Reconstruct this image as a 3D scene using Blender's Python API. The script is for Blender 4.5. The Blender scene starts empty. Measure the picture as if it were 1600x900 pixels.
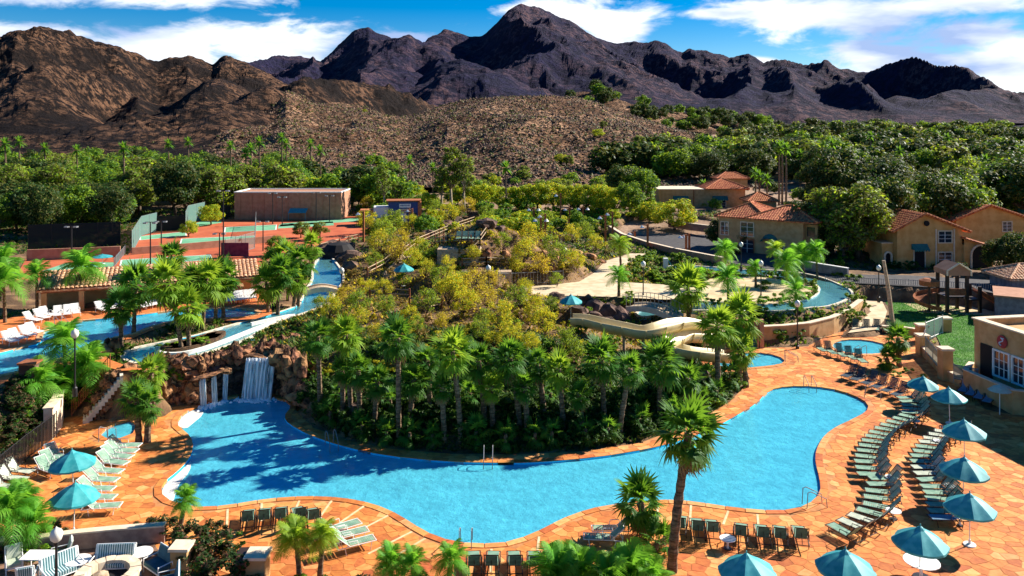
import bpy, bmesh, math, random
import numpy as np
from mathutils import Vector, Matrix, noise as mnoise
random.seed(7); rng = np.random.default_rng(7)
C = bpy.context.scene
COL = C.collection
pi = math.pi
# ------------------------------------------------------------------ camera
F, CH, HY = 1250.0, 19.0, 200.0
cam = bpy.data.cameras.new('camera'); camo = bpy.data.objects.new('camera', cam); COL.objects.link(camo)
camo.location = (0, 0, CH); camo.rotation_euler = (pi/2, 0, 0)
cam.sensor_width = 36; cam.lens = 36*F/1600; cam.shift_y = -(450-HY)/1600
cam.clip_start = 0.5; cam.clip_end = 12000
C.camera = camo
C.render.resolution_x = 1024; C.render.resolution_y = 576
C.view_settings.view_transform = 'Standard'; C.view_settings.look = 'None'
C.view_settings.exposure = 1.15; C.view_settings.gamma = 1
# ------------------------------------------------------------------ sun and sky
SUN_EL = math.radians(32); SUN_AZ = math.radians(63)      # azimuth from +Y towards +X
sdir = Vector((math.sin(SUN_AZ)*math.cos(SUN_EL), math.cos(SUN_AZ)*math.cos(SUN_EL), math.sin(SUN_EL)))
sun = bpy.data.lights.new('sun', 'SUN'); sun.energy = 5.0; sun.angle = math.radians(0.5); sun.color = (1, .93, .82)
suno = bpy.data.objects.new('sun', sun); COL.objects.link(suno); suno.location = (60, 40, 80)
suno.rotation_euler = sdir.to_track_quat('Z', 'Y').to_euler()
W = bpy.data.worlds.new('World'); C.world = W; W.use_nodes = True
def sky():
    nt = W.node_tree; N = nt.nodes; L = nt.links; N.clear()
    def n(t, **k):
        x = N.new(t)
        for a, b in k.items(): setattr(x, a, b)
        return x
    def math_(op, a, b=None, clamp=False):
        x = n('ShaderNodeMath', operation=op, use_clamp=clamp)
        for i, q in enumerate((a, b)):
            if q is None: continue
            if isinstance(q, (int, float)): x.inputs[i].default_value = q
            else: L.new(q, x.inputs[i])
        return x.outputs[0]
    out = n('ShaderNodeOutputWorld'); bg = n('ShaderNodeBackground'); bg.inputs['Strength'].default_value = 0.065
    st = n('ShaderNodeTexSky', sky_type='NISHITA', sun_disc=False, sun_elevation=SUN_EL, sun_rotation=SUN_AZ)
    st.air_density = 1.0; st.dust_density = 0.1; st.ozone_density = 2.5; st.altitude = 1200
    hs = n('ShaderNodeHueSaturation'); hs.inputs['Saturation'].default_value = 1.75; hs.inputs['Hue'].default_value = 0.508
    hs.inputs['Value'].default_value = 0.85
    L.new(st.outputs[0], hs.inputs['Color'])
    tc = n('ShaderNodeTexCoord'); sp = n('ShaderNodeSeparateXYZ'); L.new(tc.outputs['Generated'], sp.inputs[0])
    x, y, z = sp.outputs
    az = math_('ARCTAN2', x, y)
    r = math_('SQRT', math_('ADD', math_('MULTIPLY', x, x), math_('MULTIPLY', y, y)))
    el = math_('ARCTAN2', z, r)
    cb = n('ShaderNodeCombineXYZ'); L.new(az, cb.inputs[0]); L.new(el, cb.inputs[1])
    blobs = [(430,70,150,42),(215,78,200,32),(60,50,120,13),(960,38,80,34),(880,18,95,30),(640,64,48,14),(1400,95,130,45),(1330,20,200,36),(1500,50,90,30),
             (1590,72,50,12),(1170,100,50,12),(640,70,30,10),(20,62,60,16),(1450,12,160,22),(1590,115,70,32),(1130,22,60,10),(100,-20,260,22),(1110,-60,240,20),
             (-500,40,300,36),(2200,60,330,40)]
    acc = None
    for (px, py, rx, ry) in blobs:
        a0 = math.atan2(px-800, F); e0 = math.atan2((HY-py), math.hypot(F, px-800))
        mp = n('ShaderNodeMapping'); mp.vector_type = 'POINT'
        sx = F/rx*.9; sy = F/ry*.9
        mp.inputs['Scale'].default_value = (sx, sy, 1); mp.inputs['Location'].default_value = (-a0*sx, -e0*sy, 0)
        L.new(cb.outputs[0], mp.inputs['Vector'])
        ln = n('ShaderNodeVectorMath', operation='LENGTH'); L.new(mp.outputs[0], ln.inputs[0])
        m = math_('SUBTRACT', 1.15, ln.outputs['Value'])
        acc = m if acc is None else math_('MAXIMUM', acc, m)
    mp = n('ShaderNodeMapping'); mp.inputs['Scale'].default_value = (7, 20, 1); L.new(cb.outputs[0], mp.inputs['Vector'])
    nz = n('ShaderNodeTexNoise'); nz.inputs['Scale'].default_value = 1.6; nz.inputs['Detail'].default_value = 9; nz.inputs['Roughness'].default_value = .6
    nz.inputs['Distortion'].default_value = .35
    L.new(mp.outputs[0], nz.inputs['Vector'])
    acc = math_('MAXIMUM', acc, -0.2)  # floor raised so added clouds, also out of view, give neutral fill
    d = math_('ADD', math_('MULTIPLY', acc, 1.15), math_('MULTIPLY', math_('SUBTRACT', nz.outputs[0], 0.5), 3.1))
    mask = n('ShaderNodeMapRange'); mask.interpolation_type = 'SMOOTHSTEP'; L.new(d, mask.inputs[0]); mask.inputs[1].default_value = 0.05; mask.inputs[2].default_value = 0.85
    nz2 = n('ShaderNodeTexNoise'); nz2.inputs['Scale'].default_value = 1.0; nz2.inputs['Detail'].default_value = 5
    mp2 = n('ShaderNodeMapping'); mp2.inputs['Scale'].default_value = (5, 18, 1); mp2.inputs['Location'].default_value = (3.1, 1.7, 0); L.new(cb.outputs[0], mp2.inputs['Vector']); L.new(mp2.outputs[0], nz2.inputs['Vector'])
    cr = n('ShaderNodeValToRGB'); L.new(nz2.outputs[0], cr.inputs[0])
    cr.color_ramp.elements[0].position = .38; cr.color_ramp.elements[0].color = (3.0, 4.1, 6.6, 1)
    cr.color_ramp.elements[1].position = .55; cr.color_ramp.elements[1].color = (8.5, 8.8, 9.2, 1)
    mx = n('ShaderNodeMix', data_type='RGBA'); L.new(mask.outputs[0], mx.inputs[0]); L.new(hs.outputs[0], mx.inputs[6]); L.new(cr.outputs[0], mx.inputs[7])
    L.new(mx.outputs[2], bg.inputs['Color']); L.new(bg.outputs[0], out.inputs[0])
sky()
# ------------------------------------------------------------------ pixel helpers (only used to survey where things stand)
def P(px, py, z=0.0):
    D = F*(CH-z)/(py-HY); return Vector(((px-800)*D/F, D, z))
def PD(px, py, D): return Vector(((px-800)*D/F, D, CH-(py-HY)*D/F))
# ------------------------------------------------------------------ mesh builder
class MB:
    def __init__(s): s.v = []; s.f = []; s.m = []
    def add(s, vs, fs, mi=0):
        b = len(s.v); s.v += [tuple(q) for q in vs]; s.f += [tuple(b+i for i in f) for f in fs]; s.m += [mi]*len(fs); return s
    def box(s, c, d, rz=0, mi=0, M=None):
        x, y, z = d[0]/2, d[1]/2, d[2]/2; vs = []
        cs, sn = math.cos(rz), math.sin(rz)
        for a in (-1, 1):
            for b in (-1, 1):
                for e in (-1, 1):
                    p = Vector((a*x*cs-b*y*sn, a*x*sn+b*y*cs, e*z))
                    if M is not None: p = M @ p
                    vs.append((p.x+c[0], p.y+c[1], p.z+c[2]))
        return s.add(vs, [(0,1,3,2),(4,6,7,5),(0,4,5,1),(2,3,7,6),(0,2,6,4),(1,5,7,3)], mi)
    def tube(s, pts, r, n=6, mi=0, cap=True):
        pts = [Vector(p) for p in pts]; k = len(pts)
        rs = r if isinstance(r, (list, tuple)) else [r]*k
        vs = []; fs = []; up = None
        for i, p in enumerate(pts):
            t = (pts[min(i+1, k-1)]-pts[max(i-1, 0)]).normalized()
            if up is None: up = Vector((0,0,1)) if abs(t.z) < .9 else Vector((1,0,0))
            a = t.cross(up)
            if a.length < 1e-4: a = t.orthogonal()
            a.normalize(); b = a.cross(t); up = b
            for j in range(n):
                q = 2*pi*j/n; vs.append(p+(a*math.cos(q)+b*math.sin(q))*rs[i])
        for i in range(k-1):
            for j in range(n):
                fs.append((i*n+j, i*n+(j+1)%n, (i+1)*n+(j+1)%n, (i+1)*n+j))
        if cap: fs.append(tuple(range(n-1, -1, -1))); fs.append(tuple((k-1)*n+j for j in range(n)))
        return s.add(vs, fs, mi)
    def lathe(s, prof, n=12, c=(0,0,0), mi=0):
        vs = []; fs = []
        for (r, z) in prof:
            for j in range(n): q = 2*pi*j/n; vs.append((c[0]+r*math.cos(q), c[1]+r*math.sin(q), c[2]+z))
        for i in range(len(prof)-1):
            for j in range(n): fs.append((i*n+j, i*n+(j+1)%n, (i+1)*n+(j+1)%n, (i+1)*n+j))
        return s.add(vs, fs, mi)
    def prism(s, poly, z0, z1, mi=0, top=True):
        n = len(poly); vs = [(p[0], p[1], z0) for p in poly]+[(p[0], p[1], z1) for p in poly]
        fs = [(i, (i+1)%n, n+(i+1)%n, n+i) for i in range(n)]
        if top: fs.append(tuple(range(n, 2*n)))
        return s.add(vs, fs, mi)
    def quad(s, a, b, c, d, mi=0): return s.add([a, b, c, d], [(0,1,2,3)], mi)
    def slab(s, a, b, c, d, t=.1, mi=0):   # thick quad
        a, b, c, d = map(Vector, (a, b, c, d)); n = (b-a).cross(d-a).normalized()*t
        return s.add([a,b,c,d,a-n,b-n,c-n,d-n], [(0,1,2,3),(7,6,5,4),(0,4,5,1),(1,5,6,2),(2,6,7,3),(3,7,4,0)], mi)
    def mesh(s, name, mats, smooth=False):
        me = bpy.data.meshes.new(name); me.from_pydata(s.v, [], s.f)
        for m in (mats if isinstance(mats, (list, tuple)) else [mats]): me.materials.append(m)
        if any(s.m): me.polygons.foreach_set('material_index', s.m)
        if smooth: me.polygons.foreach_set('use_smooth', [True]*len(s.f))
        me.update(); return me
    def build(s, name, mats, parent=None, smooth=False, loc=None, rz=0):
        return link(name, s.mesh(name, mats, smooth), parent, loc, rz)
def link(name, data, parent=None, loc=None, rz=0, rot=None, scale=None):
    o = bpy.data.objects.new(name, data); COL.objects.link(o)
    if parent is not None: o.parent = parent
    if loc is not None: o.location = loc
    if rot is not None: o.rotation_euler = rot
    elif rz: o.rotation_euler = (0, 0, rz)
    if scale is not None: o.scale = scale if hasattr(scale, '__len__') else (scale,)*3
    return o
def tag(o, label=None, cat=None, group=None, kind=None):
    if label: o['label'] = label
    if cat: o['category'] = cat
    if group: o['group'] = group
    if kind: o['kind'] = kind
    return o
def thing(name, label, cat, loc=(0,0,0), rz=0, group=None, scale=None):
    return tag(link(name, None, None, loc, rz, scale=scale), label, cat, group)
def dup(root, loc=None, rz=None, label=None, group=None, scale=None):
    r = root.copy(); COL.objects.link(r)
    if loc is not None: r.location = loc
    if rz is not None: r.rotation_euler = (0, 0, rz)
    if scale is not None: r.scale = (scale,)*3
    tag(r, label, None, group)
    for ch in root.children:
        c = ch.copy(); COL.objects.link(c); c.parent = r
        for g in ch.children:
            d = g.copy(); COL.objects.link(d); d.parent = c
    return r
class Kind:
    def __init__(s, fn): s.fn = fn; s.p = None
    def __call__(s, loc, rz, label, group=None, scale=None):
        if s.p is None:
            s.p = s.fn(); s.p.location = loc; s.p.rotation_euler = (0,0,rz); tag(s.p, label, None, group)
            if scale: s.p.scale = (scale,)*3
            return s.p
        return dup(s.p, loc, rz, label, group, scale if scale else 1)
ORD = 'first second third fourth fifth sixth seventh eighth ninth tenth eleventh twelfth thirteenth fourteenth fifteenth sixteenth seventeenth eighteenth nineteenth twentieth'.split()
# ------------------------------------------------------------------ materials
MATS = {}
def mat(name, c1, c2=None, scale=4, rough=.8, bump=0, detail=5, metal=0, spec=.3, rnd=0, ramp=(.4, .6), c3=None, trans=0, bscale=None, coord='Object', stretch=None, tr_col=None, dist=0.02):
    m = bpy.data.materials.new(name); m.use_nodes = True; nt = m.node_tree; N = nt.nodes; L = nt.links
    b = N['Principled BSDF']; b.inputs['Roughness'].default_value = rough; b.inputs['Metallic'].default_value = metal
    b.inputs['Specular IOR Level'].default_value = spec
    col = None
    tc = N.new('ShaderNodeTexCoord'); vec = tc.outputs[coord]
    if stretch:
        mp = N.new('ShaderNodeMapping'); mp.inputs['Scale'].default_value = stretch; L.new(vec, mp.inputs['Vector']); vec = mp.outputs[0]
    if c2 is not None:
        nz = N.new('ShaderNodeTexNoise'); nz.inputs['Scale'].default_value = scale; nz.inputs['Detail'].default_value = detail; L.new(vec, nz.inputs['Vector'])
        cr = N.new('ShaderNodeValToRGB'); L.new(nz.outputs[0], cr.inputs[0])
        cr.color_ramp.elements[0].position = ramp[0]; cr.color_ramp.elements[0].color = (*c1, 1)
        cr.color_ramp.elements[1].position = ramp[1]; cr.color_ramp.elements[1].color = (*c2, 1)
        if c3: e = cr.color_ramp.elements.new((ramp[0]+ramp[1])/2); e.color = (*c3, 1)
        col = cr.outputs[0]
    if rnd:
        oi = N.new('ShaderNodeObjectInfo'); mr = N.new('ShaderNodeMapRange'); L.new(oi.outputs['Random'], mr.inputs[0]); mr.inputs[3].default_value = 1-rnd; mr.inputs[4].default_value = 1+rnd
        mh = N.new('ShaderNodeMapRange'); ml = N.new('ShaderNodeMath'); ml.operation = 'MULTIPLY'; ml.inputs[1].default_value = 7.31; L.new(oi.outputs['Random'], ml.inputs[0])
        fr = N.new('ShaderNodeMath'); fr.operation = 'FRACT'; L.new(ml.outputs[0], fr.inputs[0]); L.new(fr.outputs[0], mh.inputs[0])
        mh.inputs[3].default_value = .5-rnd*.06; mh.inputs[4].default_value = .5+rnd*.06
        hs = N.new('ShaderNodeHueSaturation'); L.new(mr.outputs[0], hs.inputs['Value']); L.new(mh.outputs[0], hs.inputs['Hue'])
        if col is None: hs.inputs['Color'].default_value = (*c1, 1)
        else: L.new(col, hs.inputs['Color'])
        col = hs.outputs[0]
    if col is None: b.inputs['Base Color'].default_value = (*c1, 1)
    else: L.new(col, b.inputs['Base Color'])
    if bump:
        nb = N.new('ShaderNodeTexNoise'); nb.inputs['Scale'].default_value = bscale or scale*3; nb.inputs['Detail'].default_value = 6; L.new(vec, nb.inputs['Vector'])
        bp = N.new('ShaderNodeBump'); bp.inputs['Strength'].default_value = bump; bp.inputs['Distance'].default_value = dist; L.new(nb.outputs[0], bp.inputs['Height']); L.new(bp.outputs[0], b.inputs['Normal'])
    if trans:
        t = N.new('ShaderNodeBsdfTranslucent'); mx = N.new('ShaderNodeMixShader'); mx.inputs[0].default_value = trans
        if tr_col: t.inputs['Color'].default_value = (*tr_col, 1)
        elif col is not None: L.new(col, t.inputs['Color'])
        else: t.inputs['Color'].default_value = (*c1, 1)
        out = N['Material Output']; L.new(b.outputs[0], mx.inputs[1]); L.new(t.outputs[0], mx.inputs[2]); L.new(mx.outputs[0], out.inputs['Surface'])
    MATS[name] = m; return m
soil = mat('soil', (.10,.055,.028), (.26,.155,.075), scale=.6, bump=.8, bscale=6, rough=.95, dist=.1, c3=(.17,.095,.045))
mulch = mat('mulch', (.05,.028,.015), (.13,.07,.035), scale=5, bump=.8, rough=.95, dist=.06)
mortar = mat('mortar', (.44,.17,.055), (.56,.25,.09), scale=2, rough=.9)
stone_m = [mat('flagstone_tone_%s' % t, c, c2, scale=3.2, rough=.75, bump=.35, bscale=14, spec=.25, rnd=.12, ramp=(.36,.64), coord='Object') for t, c, c2 in (
    ('orange', (.55,.165,.04), (.66,.235,.06)), ('apricot', (.60,.21,.055), (.70,.285,.085)), ('rust', (.45,.12,.032), (.57,.18,.045)), ('sand', (.64,.26,.08), (.75,.36,.13)), ('brick', (.38,.095,.028), (.50,.15,.04)))]
coping_m = mat('coping_stone', (.50,.24,.10), (.70,.40,.20), scale=3, rough=.7, bump=.2)
palecop = mat('pale_coping', (.60,.50,.38), (.75,.66,.52), scale=3, rough=.8, bump=.2)
whitecurb = mat('white_curb', (.70,.66,.58), (.82,.80,.74), scale=4, rough=.7)
plaster_pool = mat('pool_plaster', (.01,.60,.93), (.04,.76,.98), scale=1.6, rough=.6, detail=3)
plaster_pale = mat('pale_pool_plaster', (.35,.68,.78), (.5,.8,.88), scale=2, rough=.6)
conc = mat('path_concrete', (.52,.40,.24), (.66,.53,.35), scale=1.2, rough=.9, bump=.2)
sand = mat('beach_sand', (.50,.37,.20), (.64,.50,.30), scale=.8, rough=.95, bump=.4)
grassm = mat('lawn_grass', (.035,.12,.015), (.09,.21,.03), scale=.8, rough=.9, bump=.6, bscale=30)
asphalt = mat('asphalt', (.045,.042,.045), (.075,.07,.07), scale=2, rough=.9, bump=.3, bscale=40)
court_red = mat('court_red', (.42,.09,.035), (.52,.13,.05), scale=.5, rough=.85)
court_green = mat('court_green', (.13,.36,.20), (.19,.44,.26), scale=.5, rough=.85)
linem = mat('court_line', (.75,.75,.68))
salmon = mat('salmon_block', (.37,.18,.105), (.45,.23,.14), scale=1.5, rough=.9, bump=.2)
tan = mat('tan_stucco', (.46,.27,.11), (.56,.35,.16), scale=1.5, rough=.95, bump=.3, bscale=30)
ochre = mat('ochre_stucco', (.58,.30,.09), (.68,.39,.14), scale=1.0, rough=.95, bump=.3, bscale=30)
capm = mat('pale_trim', (.66,.52,.36), (.76,.63,.46), scale=3, rough=.9)
greywall = mat('grey_block', (.16,.15,.17), (.24,.23,.25), scale=2, rough=.9)
tile = mat('terracotta_tile', (.40,.08,.03), (.70,.26,.09), scale=3.5, rough=.8, rnd=.08, c3=(.50,.16,.06))
tile_pale = mat('buff_tile', (.46,.20,.10), (.76,.52,.32), scale=5, rough=.8, c3=(.56,.28,.14))
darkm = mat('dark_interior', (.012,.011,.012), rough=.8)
glass_w = mat('window_glass', (.02,.03,.045), rough=.08, spec=.8)
awning = mat('green_awning', (.02,.13,.12), (.03,.17,.15), scale=3, rough=.8)
teal = mat('teal_canvas', (.03,.32,.35), (.07,.40,.42), scale=3, rough=.55, trans=.07, rnd=.12)
teal_pale = mat('pale_teal_canvas', (.22,.55,.62), (.3,.62,.68), scale=3, rough=.75, trans=.2)
whitem = mat('white_paint', (.78,.76,.72), (.85,.84,.8), scale=6, rough=.5)
blackm = mat('black_metal', (.012,.012,.014), rough=.45, spec=.5)
bronze = mat('bronze_frame', (.035,.02,.014), rough=.5, spec=.4)
greysteel = mat('grey_steel', (.30,.32,.33), rough=.4, metal=.6)
chrome = mat('stainless_rail', (.22,.22,.23), rough=.7, metal=.0)
sling = mat('pale_green_straps', (.17,.31,.22), (.27,.42,.30), scale=2.5, rough=.7)
slingw = mat('cream_straps', (.42,.47,.36), (.54,.57,.45), scale=3, rough=.7)
navy = mat('navy_straps', (.02,.045,.07), (.035,.07,.09), scale=4, rough=.7)
bluesl = mat('slate_blue_straps', (.11,.22,.33), (.16,.28,.40), scale=4, rough=.7)
wood = mat('red_brown_timber', (.22,.07,.03), (.34,.12,.05), scale=5, rough=.8, bump=.2)
woodp = mat('weathered_timber', (.36,.25,.15), (.50,.38,.25), scale=6, rough=.9, bump=.3)
slide_m = mat('slide_fibreglass', (.58,.47,.23), (.68,.56,.30), scale=1.2, rough=.4, spec=.5)
rockm = mat('rockwork', (.07,.03,.016), (.42,.20,.09), scale=1.3, rough=.9, bump=1, bscale=5, dist=.12, rnd=.2, c3=(.30,.14,.065))
rockdark = mat('dark_rock', (.05,.03,.022), (.17,.10,.07), scale=1.2, rough=.9, bump=1, bscale=5, dist=.1, rnd=.15)
barkp = mat('palm_bark', (.09,.055,.03), (.27,.18,.11), scale=2.5, rough=.95, bump=1, bscale=9, dist=.05, stretch=(1,1,5))
bark = mat('tree_bark', (.05,.035,.022), (.12,.085,.055), scale=3, rough=.95, bump=.8, dist=.05)
barkpale = mat('pale_bark', (.22,.17,.11), (.36,.29,.2), scale=3, rough=.95)
globe_m = mat('frosted_globe', (.75,.72,.62), rough=.3, spec=.5)
rust = mat('rust_brown_post', (.30,.09,.03), (.40,.14,.05), scale=5, rough=.8)
blue_p = mat('blue_panel', (.045,.085,.25), (.06,.11,.30), scale=4, rough=.7)
orange_p = mat('orange_panel', (.45,.14,.05), (.55,.2,.08), scale=4, rough=.7)
def leafmat(name, a, b, tr, t=.35, rnd=.18): return mat(name, a, b, scale=.9, rough=.6, spec=.2, rnd=rnd, trans=t, tr_col=tr, ramp=(.35,.65))
lf_fan = leafmat('fan_palm_leaf', (.022,.10,.010), (.075,.19,.022), (.26,.50,.03), .35)
lf_fan_y = leafmat('yellow_palm_leaf', (.12,.25,.015), (.22,.36,.03), (.45,.62,.04), .42)  # yellower leaf tone for some of the palms
lf_dead = leafmat('dry_frond', (.22,.15,.06), (.33,.23,.10), (.3,.2,.08), .2)
lf_feather = leafmat('feather_palm_leaf', (.05,.21,.015), (.13,.34,.03), (.28,.62,.04), .42)
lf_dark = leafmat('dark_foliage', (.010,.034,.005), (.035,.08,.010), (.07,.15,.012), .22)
lf_mid = leafmat('green_foliage', (.028,.095,.008), (.075,.165,.016), (.18,.33,.025), .3)
lf_lime = leafmat('lime_foliage', (.13,.27,.015), (.26,.40,.03), (.48,.62,.03), .42)
lf_yel = leafmat('palo_verde_foliage', (.33,.29,.012), (.62,.48,.025), (.85,.68,.035), .48, .3)
lf_oliv = leafmat('olive_foliage', (.07,.085,.02), (.15,.15,.035), (.26,.26,.05), .3)
lf_red = leafmat('bougainvillea_foliage', (.05,.06,.02), (.20,.07,.05), (.35,.14,.1), .25)
lf_brn = leafmat('dry_brush_foliage', (.22,.13,.03), (.44,.28,.06), (.5,.34,.08), .3)
def water_mat(name, tint, bump=.25, scale=1.5, body=.0, bodycol=(.1,.5,.7)):
    m = bpy.data.materials.new(name); m.use_nodes = True; nt = m.node_tree; N = nt.nodes; L = nt.links; N.remove(N['Principled BSDF'])
    tr = N.new('ShaderNodeBsdfTransparent'); tr.inputs[0].default_value = (*tint, 1)
    gl = N.new('ShaderNodeBsdfGlossy'); gl.inputs['Roughness'].default_value = .04
    fr = N.new('ShaderNodeFresnel'); fr.inputs[0].default_value = 1.2
    tc = N.new('ShaderNodeTexCoord'); nz = N.new('ShaderNodeTexNoise'); nz.inputs['Scale'].default_value = scale; nz.inputs['Detail'].default_value = 6; nz.inputs['Roughness'].default_value = .6; L.new(tc.outputs['Object'], nz.inputs['Vector'])
    bp = N.new('ShaderNodeBump'); bp.inputs['Strength'].default_value = bump; bp.inputs['Distance'].default_value = .15; L.new(nz.outputs[0], bp.inputs['Height'])
    L.new(bp.outputs[0], gl.inputs['Normal']); L.new(bp.outputs[0], fr.inputs['Normal'])
    base = tr.outputs[0]
    if body:
        df = N.new('ShaderNodeBsdfDiffuse'); df.inputs[0].default_value = (*bodycol, 1)
        n3 = N.new('ShaderNodeTexNoise'); n3.inputs['Scale'].default_value = 2.4; n3.inputs['Detail'].default_value = 8; n3.inputs['Roughness'].default_value = .7; L.new(tc.outputs['Object'], n3.inputs['Vector']); b3 = N.new('ShaderNodeBump'); b3.inputs['Strength'].default_value = .5; b3.inputs['Distance'].default_value = .25; L.new(n3.outputs[0], b3.inputs['Height']); L.new(b3.outputs[0], df.inputs['Normal'])
        n2 = N.new('ShaderNodeTexNoise'); n2.inputs['Scale'].default_value = .9; n2.inputs['Roughness'].default_value = .8; n2.inputs['Detail'].default_value = 9; L.new(tc.outputs['Object'], n2.inputs['Vector'])
        mr = N.new('ShaderNodeMapRange'); L.new(n2.outputs[0], mr.inputs[0]); mr.inputs[1].default_value = .42; mr.inputs[2].default_value = .62; mr.inputs[3].default_value = body*.86; mr.inputs[4].default_value = body*1.14
        mm = N.new('ShaderNodeMixShader'); L.new(mr.outputs[0], mm.inputs[0]); L.new(base, mm.inputs[1]); L.new(df.outputs[0], mm.inputs[2]); base = mm.outputs[0]
    mx = N.new('ShaderNodeMixShader'); L.new(fr.outputs[0], mx.inputs[0]); L.new(base, mx.inputs[1]); L.new(gl.outputs[0], mx.inputs[2])
    L.new(mx.outputs[0], N['Material Output'].inputs['Surface']); return m
water = water_mat('pool_water', (.80,1.0,1.0), body=.5, bodycol=(.14,.80,1.0), bump=.09, scale=3.2)
water_up = water_mat('river_water', (.80,.97,.97), body=.25, bodycol=(.25,.72,.78))
def fall_mat():
    m = bpy.data.materials.new('falling_water'); m.use_nodes = True; nt = m.node_tree; N = nt.nodes; L = nt.links; b = N['Principled BSDF']
    b.inputs['Base Color'].default_value = (.82,.88,.92,1); b.inputs['Roughness'].default_value = .35
    tc = N.new('ShaderNodeTexCoord'); mp = N.new('ShaderNodeMapping'); mp.inputs['Scale'].default_value = (6, 6, .35); L.new(tc.outputs['Object'], mp.inputs[0])
    nz = N.new('ShaderNodeTexNoise'); nz.inputs['Scale'].default_value = 1.0; nz.inputs['Detail'].default_value = 4; L.new(mp.outputs[0], nz.inputs[0])
    mr = N.new('ShaderNodeMapRange'); L.new(nz.outputs[0], mr.inputs[0]); mr.inputs[1].default_value = .38; mr.inputs[2].default_value = .58; mr.inputs[3].default_value = .18; mr.inputs[4].default_value = 1.0
    L.new(mr.outputs[0], b.inputs['Alpha']); return m
fallm = fall_mat()
foam_m = mat('white_foam', (.80,.88,.92), (.9,.95,.97), scale=6, rough=.6)
def netmat(name, col, cov):
    m = bpy.data.materials.new(name); m.use_nodes = True; b = m.node_tree.nodes['Principled BSDF']
    b.inputs['Base Color'].default_value = (*col, 1); b.inputs['Alpha'].default_value = cov; b.inputs['Roughness'].default_value = .9; return m
net_green = netmat('green_windscreen', (.10,.20,.17), .8)
net_thin = netmat('chain_link_mesh', (.22,.26,.24), .28)
net_black = netmat('black_windscreen', (.01,.012,.012), .97)
# ================================================================== outlines surveyed from the photograph
def W2(pts, z): return [tuple(P(a, b, z)[:2]) for a, b in pts]
def chaikin(p, k=2):
    for _ in range(k):
        q = []
        for i in range(len(p)):
            a, b = p[i], p[(i+1) % len(p)]
            q.append((a[0]*.75+b[0]*.25, a[1]*.75+b[1]*.25)); q.append((a[0]*.25+b[0]*.75, a[1]*.25+b[1]*.75))
        p = q
    return p
main_pool = chaikin(W2([(316,634),(300,638),(286,646),(278,656),(276,664),(286,672),(296,680),(302,692),(301,706),(292,722),(276,738),(256,753),(250,767),(256,778),(272,785),(300,792),(323,793),(356,790),(409,781),(458,776),(520,776),(576,785),(616,800),(654,825),(683,840),(727,850),(765,850),(800,847),(843,830),(883,808),(933,792),(973,787),(1030,781),(1080,783),(1133,792),(1200,799),(1240,797),(1267,787),(1283,770),(1280,743),(1272,717),(1280,690),(1300,670),(1333,655),(1357,642),(1357,630),(1333,617),(1300,607),(1260,603),(1225,604),(1200,610),(1183,630),(1150,650),(1110,672),(1060,690),(1013,702),(933,715),(850,722),(800,724),(700,722),(600,712),(533,697),(483,680),(450,662),(443,650),(455,637),(453,628),(433,622),(400,619),(370,619),(345,625)], 0), 1)
kid_pool = chaikin(W2([(153,682),(160,674),(174,664),(200,656),(212,657),(212,674),(200,683),(176,687)], 0))
slide_pool = chaikin(W2([(1120,560),(1145,553),(1175,551),(1198,552),(1218,557),(1229,564),(1218,570),(1180,574),(1150,576),(1122,573)], 0))
round_spa = chaikin(W2([(1300,537),(1315,531),(1345,530),(1370,534),(1388,540),(1397,547),(1384,552),(1345,554),(1315,550),(1302,544)], 0))
ZU = 2.85; ZR = 2.6; ZE = 1.9
upper_pool = chaikin(W2([(-60,602),(-60,567),(0,554),(30,546),(64,538),(66,528),(70,518),(84,512),(103,507),(135,502),(166,500),(200,496),(230,493),(262,488),(300,485),(350,483),(400,486),(404,492),(380,497),(300,500),(262,504),(230,513),(206,524),(186,527),(168,530),(172,536),(150,545),(128,550),(80,566),(38,580),(0,588)], ZU), 1)
river = chaikin(W2([(193,560),(196,552),(212,545),(248,538),(300,528),(334,518),(380,505),(430,492),(466,480),(474,470),(476,458),(490,440),(490,422),(497,405),(514,400),(526,414),(536,430),(534,444),(522,456),(516,472),(492,484),(460,495),(430,505),(405,518),(385,531),(350,543),(310,556),(270,565),(235,570),(206,568)], ZR), 1)
planter = chaikin(W2([(248,549),(256,542),(300,531),(340,520),(356,521),(345,531),(320,541),(290,548),(266,552)], ZR))
east_river = chaikin(W2([(1192,487),(1241,486),(1265,481),(1286,481),(1308,475),(1323,468),(1332,461),(1325,452),(1309,445),(1293,438),(1270,431),(1240,426),(1200,423),(1160,423),(1100,417),(1040,416),(1040,423),(1100,425),(1160,430),(1200,431),(1235,436),(1262,441),(1283,449),(1279,462),(1265,469),(1241,474),(1213,477),(1181,478),(1130,474),(1094,472),(1040,474),(993,489),(1000,497),(1025,494),(1050,488),(1100,485),(1140,487)], ZE), 1)
deck_poly = W2([(-120,930),(-90,800),(0,735),(75,682),(90,655),(120,648),(150,655),(175,650),(200,645),(225,633),(262,634),(296,633),(318,628),(360,612),(430,612),(462,622),(462,640),(490,668),(545,688),(605,700),(700,709),(800,710),(900,706),(1000,692),(1080,663),(1140,628),(1165,602),(1172,590),(1160,582),(1100,580),(1090,556),(1120,546),(1170,544),(1225,543),(1262,541),(1285,528),(1320,516),(1345,512),(1400,512),(1440,520),(1470,560),(1500,592),(1540,640),(1620,655),(1760,690),(1760,1000),(-120,1000)], 0)
upper_deck = W2([(-110,640),(-110,560),(-70,530),(0,500),(60,487),(200,476),(400,456),(420,462),(425,490),(400,498),(300,504),(262,508),(232,518),(208,528),(190,532),(176,536),(178,545),(162,554),(172,562),(205,574),(238,577),(190,579),(152,570),(128,556),(60,590),(0,606),(-60,640)], 2.93)
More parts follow.
